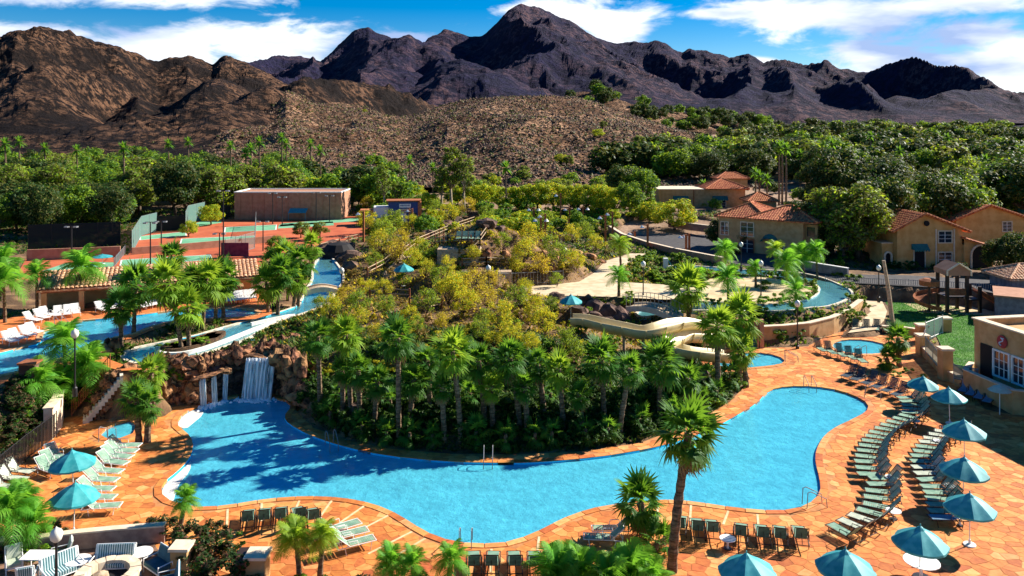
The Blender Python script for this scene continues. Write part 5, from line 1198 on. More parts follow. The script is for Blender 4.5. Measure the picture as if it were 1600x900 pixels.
# ================================================================== playground
o = thing('play_tower', 'dark timber play tower with pink gabled roof, spiral slide and straight slide on the lawn', 'play structure', P(1497,488,.4)); m = MB()
s_ = F/o.location.y
for xx in (-1.1, .9):
    for yy in (0, 1.8): m_ = MB(); m_.box((xx,yy,1.9),(.28,.28,4.2)); m_.build('post', bronze, o)
m_ = MB(); m_.box((2.2,0,1.2),(.28,.28,2.8)); m_.build('post', bronze, o); m_ = MB(); m_.box((2.2,1.8,1.2),(.28,.28,2.8)); m_.build('post', bronze, o)
m_ = MB(); m_.box((-.1,.9,1.55),(2.3,2.1,.12)); m_.build('platform', bronze, o); m_ = MB(); m_.box((1.6,.9,1.25),(1.3,2.0,.12)); m_.build('platform', bronze, o)
m_ = MB(); m_.box((-.1,-.05,2.05),(1.9,.08,.7)); m_.build('panel', wood, o)
m_ = MB(); pr = [(-1.3,3.75),(-1.3,4.25),(-.1,5.0),(1.1,4.25),(1.1,3.75)]
m_.add([(a,-.35,b) for a,b in pr]+[(a,2.2,b) for a,b in pr], [(0,1,2,3,4)[::-1],(5,6,7,8,9),(0,1,6,5),(1,2,7,6),(2,3,8,7),(3,4,9,8),(4,0,5,9)]); m_.build('roof', salmon, o)
m_ = MB()
for a, b in zip(pr[1:], pr[2:4]): m_.tube([(a[0],-.4,a[1]),(b[0],-.4,b[1])], .09, 6)
m_.tube([(pr[0][0],-.4,pr[0][1]),(pr[1][0],-.4,pr[1][1])], .09, 6); m_.tube([(pr[3][0],-.4,pr[3][1]),(pr[4][0],-.4,pr[4][1])], .09, 6); m_.build('roof_trim', capm, o)
m_ = MB(); m_.slab((2.3,.3,2.0),(5.0,.2,.3),(5.0,1.3,.3),(2.3,1.4,2.0),.1); m_.slab((2.3,.2,2.3),(5.0,.1,.65),(5.0,.25,.3),(2.3,.35,2.0),.06); m_.slab((2.3,1.35,2.0),(5.0,1.25,.3),(5.0,1.4,.65),(2.3,1.5,2.3),.06); m_.build('straight_slide', wood, o)
pts = []; 
for k in range(20): a = .5+k/19*4.6; pts.append((-2.6+1.0*math.cos(a), .6+1.0*math.sin(a), 1.75-1.5*k/19))
m_ = MB()
for a, b in zip(pts, pts[1:]):
    A_, B_ = Vector(a), Vector(b); c_ = Vector((-2.6,.6,0)); ra = (A_-c_); ra.z = 0; ra.normalize(); rb = (B_-c_); rb.z = 0; rb.normalize()
    m_.slab(A_-ra*.4, B_-rb*.4, B_+rb*.4, A_+ra*.4, .08); m_.slab(A_+ra*.4, B_+rb*.4, B_+rb*.5+Vector((0,0,.4)), A_+ra*.5+Vector((0,0,.4)), .05)
m_.build('spiral_slide', rust, o); m_ = MB(); m_.tube([(-2.6,.6,-.1),(-2.6,.6,3.0)], .12, 6); m_.build('slide_post', bronze, o); m_ = MB(); m_.lathe([(.95,2.6),(.95,3.1),(.5,3.3),(0,3.35)], 10, (-2.6,.6,0)); m_.build('slide_hood', rust, o)
flat('sand_pit', [(1403,467),(1420,464),(1440,461),(1455,458),(1470,462),(1500,466),(1550,478),(1558,492),(1500,492),(1440,488),(1425,480),(1408,472)], .356, sand)
# ================================================================== pool rails and ladders
def hoop(name, loc, rz, label, h=.9, w=.5, reach=.7):
    o = thing(name, label, 'handrail', loc, rz)
    for s_ in (-1, 1): m = MB(); m.tube([(s_*w/2,.35,0),(s_*w/2,.33,h*.8),(s_*w/2,.15,h),(s_*w/2,-.15,h),(s_*w/2,-reach,h*.45),(s_*w/2,-reach-.05,-.5)], .024, 6); m.build('rail', chrome, o)
    for k in range(2): m = MB(); m.box((0,-reach-.02,-.12-.28*k),(w,.12,.03)); m.build('rung', chrome, o)
hoop('pool_ladder', P(517,697,0), math.radians(28), 'chrome pool ladder at the left end of the island path'); hoop('pool_ladder', P(763,722,0), 0, 'chrome pool ladder in the middle of the island path')
def grabrail(loc, rz, label, L_=.7, h=.85):
    o = thing('pool_handrail', label, 'handrail', loc, rz); m = MB(); m.tube([(0,.3,0),(0,.25,h*.95),(0,.1,h),(0,-L_,h*.55),(0,-L_-.1,-.4)], .022, 6); m.build('rail', chrome, o)
    m = MB(); m.tube([(.55,.3,0),(.55,.25,h*.95),(.55,.1,h),(.55,-L_,h*.55),(.55,-L_-.1,-.4)], .022, 6); m.build('rail', chrome, o)
grabrail(P(737,853,0), pi, 'chrome handrails at the near edge of the pool'); grabrail(P(1270,795,0), math.radians(95), 'chrome handrails at the right corner steps of the pool'); grabrail(P(1358,622,0), math.radians(60), 'chrome handrails at the far right corner of the pool')
grabrail(P(1233,566,0), math.radians(80), 'chrome handrail beside the small slide pool'); grabrail(P(1352,555,0), pi, 'chrome handrails in the round pool'); grabrail(P(172,688,0), pi, 'chrome handrails in the little wading pool'); grabrail(P(88,512,2.95), math.radians(60), 'handrail at the left end of the upper pool'); grabrail(P(1258,606,0), 0, 'small handrail on the far rim of the pool')
# ================================================================== loungers, umbrellas, tables
def lounger_fn(fm, sm, ang=48, seat=None, slats=True):
    def f():
        o = thing('sun_lounger', 'x', 'sun lounger'); a = math.radians(ang); h = .34; m = MB(); hx, hz = 1.22, h
        for s_ in (-1, 1):
            m.tube([(0,s_*.3,h),(hx,s_*.3,h),(1.75,s_*.3,h-.02)], .022, 5); 
        m.tube([(0,-.3,h),(0,.3,h)], .022, 5); m.tube([(1.75,-.3,h-.02),(1.75,.3,h-.02)], .022, 5); m.build('frame', fm, o)
        bx, bz = hx+.78*math.cos(a), h+.78*math.sin(a); m = MB()
        for s_ in (-1, 1): m.tube([(hx,s_*.3,h),(bx,s_*.3,bz)], .022, 5)
        m.tube([(bx,-.3,bz),(bx,.3,bz)], .022, 5); m.tube([(hx+.45*math.cos(a),0,h+.45*math.sin(a)),(1.72,0,h)], .016, 4); m.build('back_frame', fm, o)
        for xx in (.22, 1.45):
            for s_ in (-1, 1): m = MB(); m.tube([(xx,s_*.3,h),(xx+(.06 if xx < 1 else -.06),s_*.32,0)], .02, 5); m.build('leg', fm, o)
        for s_ in (-1, 1): m = MB(); m.tube([(.85,s_*.33,h),(.9,s_*.34,h+.22),(1.3,s_*.34,h+.24),(1.36,s_*.33,h)], .018, 5); m.build('armrest', fm, o)
        m = MB(); n = 12
        for i in range(n): m.box((.05+1.14*(i+.5)/n, 0, h+.02), (1.14/n*.86, .50, .016))
        m.build('seat_straps', seat or sm, o); m = MB(); n = 8
        for i in range(n):
            t = (i+.5)/n*.76; M_ = Matrix.Rotation(-a, 3, 'Y'); m.box((hx+t*math.cos(a), 0, h+t*math.sin(a)+.02), (.76/n*.86, .50, .016), M=M_)
        m.build('back_straps', sm, o); return o
    return f
L_green = Kind(lounger_fn(bronze, sling, 50)); L_cream = Kind(lounger_fn(whitem, sling, 42)); L_white = Kind(lounger_fn(whitem, whitem, 40)); L_navy = Kind(lounger_fn(bronze, navy, 55)); L_blue = Kind(lounger_fn(bronze, bluesl, 50)); L_shadeback = Kind(lounger_fn(bronze, mat('shade_dark_straps', (.03,.09,.08), (.05,.13,.11), scale=4), 60, seat=sling))  # last kind: back straps darkened to paint their backlit shade, seat pale
L_mix = Kind(lounger_fn(bronze, slingw, 50))
def row(kind, Fs, Hs, n, desc, group, z=0, end='from the far end', alt=None):
    """loungers side by side: Fs, Hs are the screen tracks of foot and head ends on the ground"""
    def track(ps):
        ps = [P(a, b, z) for a, b in ps]; d = [0]
        for a, b in zip(ps, ps[1:]): d.append(d[-1]+(b-a).length)
        return ps, d
    def at(tr, t):
        ps, d = tr; s_ = t*d[-1]
        for i in range(len(ps)-1):
            if s_ <= d[i+1]+1e-9: return ps[i].lerp(ps[i+1], (s_-d[i])/max(1e-9, d[i+1]-d[i]))
        return ps[-1]
    tf, th = track(Fs), track(Hs)
    for i in range(n):
        t = i/(n-1) if n > 1 else 0; a = at(tf, t); b = at(th, t); rz = math.atan2(b.y-a.y, b.x-a.x)+random.uniform(-.07,.07)
        k = alt if alt and random.random() < .3 else kind
        num = '' if n == 1 else (ORD[i] if i < 20 else ORD[i-20]+' after the twentieth')+' '+end
        k(Vector((a.x, a.y, z+.026)), rz, (desc+', '+num).strip(', ') if n > 1 else desc, group)
g1 = 'strap loungers in the inner curved row right of the pool'; g2 = 'strap loungers in the outer curved row under the umbrellas'
row(L_green, [(1402,630),(1407,637),(1409,645),(1407,652)], [(1444,628),(1450,636),(1452,645),(1448,655)], 5, 'pale green strap lounger at the top of the inner row', g1)
row(L_green, [(1404,656),(1386,665),(1372,673),(1358,682),(1349,692),(1342,702),(1338,712),(1335,722),(1334,732),(1336,742),(1339,751)], [(1447,665),(1432,678),(1418,686),(1404,694),(1396,702),(1390,711),(1388,720),(1387,729),(1387,738),(1389,746),(1391,753)], 14, 'pale green strap lounger along the inner row bend', g1, alt=L_mix)
row(L_green, [(1357,758),(1354,768),(1350,778),(1348,788),(1347,798),(1334,809),(1317,819),(1296,830)], [(1411,756),(1411,766),(1409,777),(1408,789),(1405,803),(1392,820),(1372,838),(1342,858)], 9, 'pale green strap lounger, near part of inner row', g1, alt=L_mix)
row(L_green, [(1468,676),(1451,686),(1437,696),(1428,708),(1422,722),(1422,736),(1428,750),(1434,761)], [(1518,684),(1502,697),(1488,707),(1480,717),(1474,728),(1474,739),(1480,749),(1488,758)], 12, 'pale green strap lounger, far half of outer row', g2, alt=L_mix)
row(L_green, [(1438,771),(1443,781),(1446,793),(1448,806),(1452,820)], [(1496,770),(1502,780),(1505,792),(1507,806),(1508,822)], 6, 'pale green strap lounger, near half of outer row', g2, alt=L_blue)
row(L_navy, [(1318,596),(1345,606),(1372,616),(1396,626)], [(1346,583),(1374,592),(1402,601),(1428,612)], 6, 'navy backed lounger beyond the far right pool corner', 'navy backed loungers beyond the pool corner', end='from the left')
row(L_shadeback, [(1290,556),(1312,562),(1334,568),(1352,574)], [(1268,544),(1292,549),(1314,555),(1334,560)], 5, 'green lounger with shade-darkened back beside the round pool', 'dark loungers at the near rim of the round pool', end='from the left')
row(L_shadeback, [(1336,522),(1352,522),(1368,522),(1386,523)], [(1337,509),(1353,509),(1369,509),(1385,510)], 4, 'dark green lounger facing the camera behind the round pool', 'dark loungers behind the round pool', end='from the left')
row(L_blue, [(1502,620),(1514,626),(1526,631),(1540,637)], [(1518,606),(1530,611),(1541,616),(1556,622)], 4, 'slate blue lounger in the shade of the terrace wall', 'blue loungers in the shade', end='from the left')
row(L_shadeback, [(1065,818),(1087,822),(1110,824)], [(1061,846),(1090,850),(1116,852)], 3, 'dark backed lounger behind the big palm facing the water', 'dark backed loungers at the bottom of the photo', end='from the left')
row(L_shadeback, [(1158,830),(1186,832),(1216,834),(1246,834)], [(1160,858),(1190,861),(1220,862),(1254,862)], 4, 'dark backed lounger right of the white side table', 'dark backed loungers at the bottom of the photo', end='from the left')
row(L_shadeback, [(390,808),(414,806),(438,804),(462,804),(486,806)], [(388,830),(413,829),(438,828),(463,828),(492,829)], 5, 'dark backed lounger at the left bottom facing the pool', 'dark backed loungers left of the drooping palm', end='from the left')
row(L_cream, [(562,826),(574,838),(585,852)], [(518,838),(524,853),(530,868)], 3, 'pale green lounger right of the drooping palm', 'pale loungers right of the drooping palm', end='from the far end')
row(L_cream, [(925,838),(912,850)], [(968,836),(958,852)], 2, 'pale lounger behind the round green bushes', 'pale loungers behind the bottom bushes')
row(L_shadeback, [(740,874),(772,874),(802,874),(834,874)], [(738,905),(772,906),(804,906),(836,906)], 4, 'dark backed lounger cut by the bottom edge', 'loungers cut by the bottom edge', end='from the left')
g3 = 'pale green loungers round the left umbrellas'
row(L_cream, [(219,705),(214,714),(205,724)], [(178,705),(171,714),(160,720)], 3, 'pale green lounger right of the far left umbrella', g3)
row(L_cream, [(198,734),(192,743),(187,753),(181,764),(177,776),(180,789),(189,800)], [(150,728),(142,739),(134,750),(128,762),(124,775),(128,789),(138,803)], 6, 'pale green lounger bending right of near left umbrella', g3)
row(L_cream, [(102,728),(98,738),(92,748)], [(66,712),(57,722),(48,733)], 3, 'pale green lounger left of the far left umbrella', g3)
row(L_mix, [(52,748),(42,760),(30,772)], [(20,744),(8,756),(-6,768)], 3, 'cream lounger against the left fence', g3)
g4 = 'white loungers round the upper pool'; UZ = 2.93
row(L_white, [(62,507),(74,503),(84,499)], [(32,501),(43,497),(54,492)], 3, 'white lounger, back row at upper pool left end', g4, UZ, 'from the left')
row(L_white, [(24,541),(38,536),(52,531),(64,526)], [(-6,532),(8,527),(21,521),(34,517)], 4, 'white lounger, front row at upper pool left end', g4, UZ, 'from the left')
row(L_white, [(90,500),(106,498),(120,496)], [(86,490),(102,488),(117,486)], 3, 'white lounger facing the upper pool by the column', g4, UZ, 'from the left')
row(L_white, [(166,491),(177,488),(188,486)], [(146,483),(158,480),(168,477)], 3, 'white lounger before the pavilion behind first palm', g4, UZ, 'from the left')
row(L_white, [(226,486),(235,484),(244,482),(253,480),(261,479)], [(208,480),(217,478),(226,476),(235,474),(244,472)], 5, 'white lounger across the upper pool between palms', g4, UZ, 'from the left')
row(L_white, [(356,477),(364,476),(372,475),(380,474),(388,473),(396,472)], [(352,469),(360,468),(368,468),(376,467),(384,466),(391,465)], 6, 'white lounger at the right end of the upper pool', g4, UZ, 'from the left')
hq = G(735, 381)
for i in range(4):
    q = G(716+i*10, 384); L_green(Vector((q.x, q.y-.3, q.z+.42)), pi/2, 'teal green chair on the hill terrace, %s from the left' % ORD[i], 'teal chairs on the hill terrace')
# umbrellas
def umbrella_fn(R=1.24, segs=8, pale_from=None, cm=teal, base='white'):
    def f():
        o = thing('umbrella', 'x', 'umbrella'); m = MB(); m.tube([(0,0,.06),(0,0,2.7)], .024, 8); m.build('pole', whitem, o)
        m = MB(); m.lathe([(0,.0),(.30,.0),(.30,.07),(.07,.11),(.05,.32),(0,.32)], 16); m.build('base', whitem, o)
        ze, zt = 1.95, 2.62
        for k in range(segs):
            a0, a1 = 2*pi*k/segs, 2*pi*(k+1)/segs; m = MB(); n = 4; vs = []
            for i in range(n+1):
                t = i/n; r_ = .10+(R-.10)*t; z = zt+(ze-zt)*t+.05*math.sin(pi*t)
                for j in range(5):
                    a = a0+(a1-a0)*j/4; sag = (1-abs(2*j/4-1))*t; rr = r_*(1-.07*sag); vs.append((rr*math.cos(a), rr*math.sin(a), z-.06*sag))
            m.add(vs, [(i*5+j, (i+1)*5+j, (i+1)*5+j+1, i*5+j+1) for i in range(n) for j in range(4)])
            pp = [vs[n*5+j] for j in range(5)]
            m.add(pp+[(x*1.0, y*1.0, z-.10) for x, y, z in pp], [(j, j+5, j+6, j+1) for j in range(4)])
            m.build('canopy_panel', cm, o, smooth=True)
        m = MB()
        for k in range(segs):
            a = 2*pi*k/segs; c, s_ = math.cos(a), math.sin(a); m.tube([(.04*c,.04*s_,zt-.02),(R*.98*c,R*.98*s_,ze-.02)], .010, 4); m.tube([(.04*c,.04*s_,1.75),(R*.5*c,R*.5*s_,(zt+ze)/2-.02)], .009, 4)
        m.build('ribs', whitem, o); m = MB(); m.lathe([(.26,2.53),(.12,2.66),(.03,2.72),(.03,2.82),(0,2.84)], segs); m.build('vent_cap', cm, o); return o
    return f
U = Kind(umbrella_fn())
for px, py, s_, lb in ((1441,638,.86,'teal umbrella nearest the lodge pillar, farthest of the right line'),(1484,662,.90,'teal umbrella second from the top of the right line'),(1507,725,.98,'teal umbrella third in the right line'),(1504,791,.97,'teal umbrella fourth in the right line'),(1515,852,.98,'teal umbrella with white round base in the right line'),(1437,912,.98,'teal umbrella over the round table at the bottom right'),(1320,958,1.0,'teal umbrella cut by the bottom edge, right of the other cut one'),(1170,962,.97,'teal umbrella at the bottom edge, only its top showing'),
                       (115,778,.98,'far teal umbrella of the two at the left'),(115,834,.98,'near teal umbrella of the two at the left')):
    q = P(px, py, 0); U(q, random.uniform(.1,.7), lb, 'teal market umbrellas on the pool deck', s_*.93*random.uniform(.96,1.04)).rotation_euler = (random.uniform(-.05,.05), random.uniform(-.05,.05), random.uniform(0,.8))
q = G(892, 500); s_ = PD(892, 466, q.y).z-q.z; U(q, .3, 'pale blue umbrella on the rocks at the head of the slide', 'umbrellas on the hill', s_/2.3)
q = G(631, 447); U(q, .5, 'small blue umbrella on the hill path by the timber stairs', 'umbrellas on the hill', .82)
q = P(160, 412, 3.0); U(q, .2, 'small teal umbrella on the leftmost court', 'umbrellas on the hill', .62).scale = (.95,.95,.42)
m = MB(); m.tube([(0,0,0),(0,0,1.9)], .03, 6); o = thing('parasol', 'small cream umbrella in the shade by the terrace wall', 'umbrella', P(1562,648,0)); m.build('pole', whitem, o); m = MB(); m.lathe([(.72,1.6),(.4,1.85),(.05,1.98),(0,2.0)], 10); m.build('canopy', slingw, o)
def table(loc, r, h, label, mt=whitem, cat='side table'):
    o = thing('side_table', label, cat, loc); m = MB(); m.lathe([(0,h-.03),(r,h-.03),(r,h),(0,h)], 20); m.build('table_top', mt, o); m = MB(); m.lathe([(.05,0),(.05,h-.03)], 8); m.build('pedestal', mt, o); m = MB()
    m.lathe([(0,.02),(r*.5,.02),(r*.5,.05),(0,.05)], 12); m.build('foot', blackm, o)
for px, py, r_, h_, lb in ((1137,858,.36,.5,'round white side table among the dark backed loungers'),(1393,758,.33,.45,'white side table in the middle gap of the inner row'),(1396,812,.36,.45,'white side table near the near end of the inner row'),(1485,772,.3,.45,'white side table under the outer row umbrellas'),(1500,822,.28,.45,'white side table at the near end of the outer row'),(1430,668,.28,.45,'white side table near the top of the inner row'),(150,744,.26,.45,'small table between the left loungers'),(1440,903,.72,.72,'round table under the bottom right umbrella'),(1465,700,.25,.45,'little white table beside the outer row')): table(P(px,py,0), r_, h_, lb)
# ---- patio furniture bottom left
sheet_p = W2([(-60,1000),(-60,842),(0,838),(210,826),(232,838),(262,880),(300,1000)], .03); tag(sheet('patio_floor', sheet_p, .04, mat('patio_paving', (.20,.11,.07), (.30,.17,.11), scale=3, rough=.9)), kind='structure')
wallpath('patio_wall', [P(-40,872,0), P(0,870,0), P(60,866,0), P(120,858,0), P(180,852,0), P(258,846,0)], .75, .28, mat('patio_wall_stucco', (.30,.20,.16), (.40,.28,.22), scale=3), 'low wall with pale cap behind the patio furniture', 'garden wall', capm)
o = thing('patio_pillar', 'short square cream pillar at the end of the patio wall', 'pillar', P(284,893,0)); m = MB(); m.box((0,0,.5),(.7,.7,1.1)); m.build('shaft', tan, o); m = MB(); m.box((0,0,1.1),(.85,.85,.12)); m.build('cap', capm, o)
o = thing('patio_pillar', 'square cream pillar left of the drooping palm', 'pillar', P(403,906,0)); m = MB(); m.box((0,0,.5),(.8,.8,1.1)); m.build('shaft', tan, o); m = MB(); m.box((0,0,1.1),(.95,.95,.12)); m.build('cap', capm, o)
stripe = mat('striped_cushion', (.55,.68,.68), (.75,.82,.80), scale=3); stripe_d = mat('cushion_stripe', (.05,.16,.17), (.08,.20,.20), scale=3); cush_d = mat('dark_teal_cushion', (.03,.10,.13), (.05,.14,.18), scale=3)
def sofa(loc, rz, w, label, cs=stripe, strip=True, arms=True, solid=None):
    o = thing('patio_sofa' if w > 1 else 'patio_chair', label, 'sofa' if w > 1 else 'chair', loc, rz); m = MB()
    for s_ in (-1, 1):
        m.tube([(s_*w/2,-.35,0),(s_*w/2,-.35,.6),(s_*w/2,.3,.62),(s_*w/2,.42,.98)], .028, 6); m.tube([(s_*w/2,.3,.62),(s_*w/2,.32,0)], .028, 6)
    m.tube([(-w/2,.42,.98),(w/2,.42,.98)], .028, 6); m.tube([(-w/2,-.35,.3),(w/2,-.35,.3)], .028, 6); m.tube([(-w/2,.32,.3),(w/2,.32,.3)], .028, 6); m.build('frame', whitem, o)
    M_ = Matrix.Rotation(math.radians(-14), 3, 'X'); M1 = Matrix.Identity(3)
    for nm, c_, d_, MM in (('seat_cushion',(0,-.02,.41),(w-.1,.64,.14),M1), ('back_cushion',(0,.36,.72),(w-.1,.13,.5),M_)):
        m = MB(); m.box(c_, d_, M=MM); cu = m.build(nm, cs if not solid else solid, o)
        if strip:
            k = int(w/.11); t = MB()
            for i in range(k):
                xx = -w/2+.1+(w-.2)*(i+.5)/k
                t.box((c_[0]+xx, c_[1], c_[2]), (.045, d_[1]+.012, d_[2]+.012), M=MM)
            t.build('stripes', stripe_d, cu)
    return o
sofa(P(176,893,0), math.radians(4), 1.65, 'striped white framed loveseat facing the fire pit'); sofa(P(97,905,0), math.radians(48), 1.5, 'striped loveseat at the left of the fire pit, seen from the side')
sofa(P(248,897,0), math.radians(-38), 1.2, 'armchair with dark teal cushions right of the loveseat', solid=cush_d, strip=False); sofa(P(262,930,0), math.radians(-68), 1.5, 'dark cushioned loveseat at the right of the fire pit', solid=cush_d, strip=False)
sofa(P(22,893,0), math.radians(35), .62, 'white patio chair farthest left by the table', strip=False, solid=slingw); sofa(P(42,915,0), math.radians(-160), .66, 'striped patio chair with its back to the camera', solid=None)
sofa(P(95,880,0), math.radians(-60), .62, 'white patio chair turned sideways near the lamp', strip=False, solid=slingw)
table(P(122,893,0), .52, .5, 'round white low table left of the striped loveseat'); table(P(220,880,0), .5, .5, 'round white low table between loveseat and armchair'); 
o = thing('patio_table', 'square white table among the left patio chairs', 'table', P(60,893,0)); m = MB(); m.box((0,0,.7),(1.2,.8,.05)); m.build('table_top', whitem, o)
for a in (-.5,.5):
    for b_ in (-.3,.3): m = MB(); m.tube([(a,b_,0),(a,b_,.68)], .03, 5); m.build('leg', whitem, o)
o = thing('fire_pit', 'round tan stone fire pit ring between the patio sofas', 'fire pit', Vector(((168-800)/F*33.2, 33.2, 0))); n = 18
for i in range(n):
    a0, a1 = 2*pi*i/n+.015, 2*pi*(i+1)/n-.015; m = MB(); m.prism([(.85*math.cos(a0),.85*math.sin(a0)),(1.28*math.cos(a0),1.28*math.sin(a0)),(1.28*math.cos(a1),1.28*math.sin(a1)),(.85*math.cos(a1),.85*math.sin(a1))], .0, .62+.01*(i % 2)); m.build('stone', capm, o)
m = MB(); m.lathe([(.86,.3),(.6,.25),(0,.3)], 16); m.build('ash_bed', darkm, o); m = MB(); m.lathe([(0,.25),(.35,.3),(.3,.5),(0,.6)], 8, (-.3,0,0)); m.build('log_pile', woodp, o)
o = thing('bin_cabinet', 'slatted timber waste bin beside the square pillar', 'bin', P(384,898,0)); m = MB(); m.box((0,0,.45),(.6,.6,.9)); m.build('body', wood, o); m = MB(); m.box((0,0,.95),(.7,.7,.08)); m.build('lid', bronze, o)
o = thing('stone_kiosk', 'dark square brick box standing at the near edge of the upper pool', 'kiosk', P(47,600,2.9)); m = MB(); m.box((0,0,.6),(.9,.9,1.5)); m.build('body', rockdark, o); m = MB(); m.box((0,0,1.38),(1.05,1.05,.12)); m.build('cap', wood, o)
# small white sign and slide props among the east garden
o = thing('kiddie_slide', 'small white and blue kiddie slide in the east garden', 'slide', P(1040,425,2.4)); m = MB(); m.box((0,0,.6),(.5,.5,2.0)); m.build('tower', whitem, o); m = MB(); m.slab((.3,-.3,1.4),(1.2,-.4,.1),(1.2,.3,.1),(.3,.3,1.4),.08); m.build('chute', teal, o)

for o_ in bpy.data.objects:
    if o_.parent is None and 'label' in o_.keys():
        w_ = len(o_['label'].split())
        if w_ > 16: print('LONG', w_, o_['label'])
# ---- where a thing stands, told by the nearest thing one can find
LM = [(450,325,'salmon building'),(629,335,'blue shop'),(1195,360,'hip roofed tan house'),(1440,370,'gabled ochre house'),(1545,345,'second gabled house'),(1080,310,'long tan house'),(1497,455,'play tower'),(1345,543,'round pool'),(892,470,'pale blue umbrella'),(631,430,'small blue umbrella'),
 (1005,430,'lamp by the footbridge'),(1189,440,'tall lamp by the beach'),(882,405,'lamp among the rocks'),(1246,505,'lamp below the river bend'),(1373,440,'lamp at the lawn corner'),(534,440,'lamp by the little bridge'),(763,435,'lamp at the hill stairs'),(117,570,'lamp among the left palms'),(400,590,'broad waterfall'),(335,605,'thin waterfalls'),(185,670,'wading pool'),(160,620,'stone stairs'),(295,530,'river curb bed'),
 (720,380,'green terrace chairs'),(745,350,'hill top'),(520,390,'cave mouth'),(1172,530,'brick pump house'),(1190,562,'slide pool'),(1050,515,'slide bend'),(40,720,'left fence'),(176,880,'striped loveseat'),(284,880,'square pillar'),(1030,489,'east footbridge'),(70,500,'left white loungers'),(120,440,'pavilion left end'),(360,420,'pavilion right end'),(250,370,'lower court fence'),(118,390,'black court fence'),(1055,345,'rounded lime tree'),(1040,405,'kiddie slide'),(740,700,'middle pool ladder'),(517,690,'left pool ladder'),
 (1090,640,'tall leaning palm'),(911,335,'two belled lamp'),(1012,370,'lamp at the road bend'),(560,640,'island west end'),(900,640,'island front'),(1300,460,'river bend'),(1135,450,'beach'),(650,590,'island centre'),(720,250,'foothill slope'),(1220,270,'three tall thin palms')]
USED = {}
def at_lm(px, py, what, cap=16):
    d = sorted(LM, key=lambda q: (q[0]-px)**2+((q[1]-py)*1.4)**2)
    for k in range(3):
        q = d[k]; dx, dy = px-q[0], py-q[1]; ds = math.hypot(dx, dy)
        rel = ('left of' if dx < -6 else 'right of' if dx > 6 else '')
        if abs(dy) > abs(dx)*1.2: rel = ('behind' if dy < 0 else 'in front of')
        elif rel == '': rel = 'beside'
        nr = 'just ' if ds < 30 else '' if ds < 80 else 'well '
        t = '%s %s%s the %s' % (what, nr, rel, q[2])
        if len(t.split()) > cap: t = ' '.join(t.split()[:cap])
        if t not in USED: USED[t] = 1; return t
    k2 = d[1]; t2 = '%s between the %s and the %s' % (what, d[0][2], k2[2])
    if len(t2.split()) <= 16 and t2 not in USED: USED[t2] = 1; return t2
    return t2 if len(t2.split()) <= 16 else t
class Mass:
    """copies joined into one object, for growth nobody could count"""
    def __init__(s, name): s.name = name; s.V = []; s.F = []; s.M = []; s.mats = []; s.n = 0
    def put(s, src, loc, rz, sx, sz, keep=1.0):
        nv = len(src.vertices); a = np.empty(nv*3); src.vertices.foreach_get('co', a); a = a.reshape(-1, 4, 3)
        mi = np.empty(len(src.polygons), int); src.polygons.foreach_get('material_index', mi)
        if keep < 1: sel = rng.random(len(a)) < keep; a = a[sel]; mi = mi[sel]; cen = a.mean(1, keepdims=True); a = cen+(a-cen)*(1/keep**.5)
        idx = []
        for m_ in src.materials:
            if m_ not in s.mats: s.mats.append(m_)
            idx.append(s.mats.index(m_))
        c, q = math.cos(rz), math.sin(rz); x = (a[..., 0]*c-a[..., 1]*q)*sx+loc[0]; y = (a[..., 0]*q+a[..., 1]*c)*sx+loc[1]; z = a[..., 2]*sz+loc[2]
        s.V.append(np.stack([x, y, z], -1).reshape(-1, 3)); s.M.append(np.array(idx)[mi]); s.n += len(a)
    def build(s):
        V = np.concatenate(s.V); n = len(V)//4; me = bpy.data.meshes.new(s.name); me.vertices.add(len(V)); me.vertices.foreach_set('co', V.ravel())
        me.loops.add(n*4); me.loops.foreach_set('vertex_index', np.arange(n*4)); me.polygons.add(n); me.polygons.foreach_set('loop_start', np.arange(n)*4); me.polygons.foreach_set('loop_total', np.full(n, 4))
        for m_ in s.mats: me.materials.append(m_)
        me.polygons.foreach_set('material_index', np.concatenate(s.M)); me.update(calc_edges=True); return tag(link(s.name, me), kind='stuff')
# ================================================================== planting
gI = 'fan palms on the planted island'
isl = [(497,522,500,640,34),(540,520,548,645,36),(590,592,585,668,30),(622,524,623,688,40),(560,575,562,655,30),(647,590,640,672,30),(707,545,720,688,42),(668,560,672,640,30),(748,560,757,660,34),(797,556,812,668,36),
       (840,565,850,650,30),(873,572,880,672,32),(940,545,944,664,42),(985,560,968,683,30),(1032,548,1030,655,44),(905,600,910,680,26),(768,600,770,680,26),(690,600,694,690,26),(1075,575,1076,640,30),(535,575,536,650,26),(820,600,824,682,26)]
for i, (a, b, c, d, r_) in enumerate(isl):
    near = 'tall' if d-b > 120 else 'low'
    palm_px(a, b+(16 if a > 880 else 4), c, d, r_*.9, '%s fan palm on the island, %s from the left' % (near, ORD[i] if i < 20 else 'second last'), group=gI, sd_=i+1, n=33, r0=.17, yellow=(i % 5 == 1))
for i, (a, c, r_) in enumerate(((516,668,22),(566,690,24),(604,700,20),(640,702,24),(676,704,22),(744,700,28),(790,704,24),(836,702,26),(862,700,22),(915,696,24),(950,694,22),(1000,680,24),(1050,664,26),(1095,648,24),(1120,636,22),(1100,610,24),(1140,612,22),(530,640,22),(610,650,24),(735,640,28),(860,640,24),(990,630,26),(1060,620,24))):
    palm_px(a, c-26, a, c-4, r_, at_lm(a, c, 'low trunkless fan palm'), group='low fan palms on the island', sd_=200+i, n=15, r0=.12, dead=0)
gR = 'fan palms by the small slide pool'
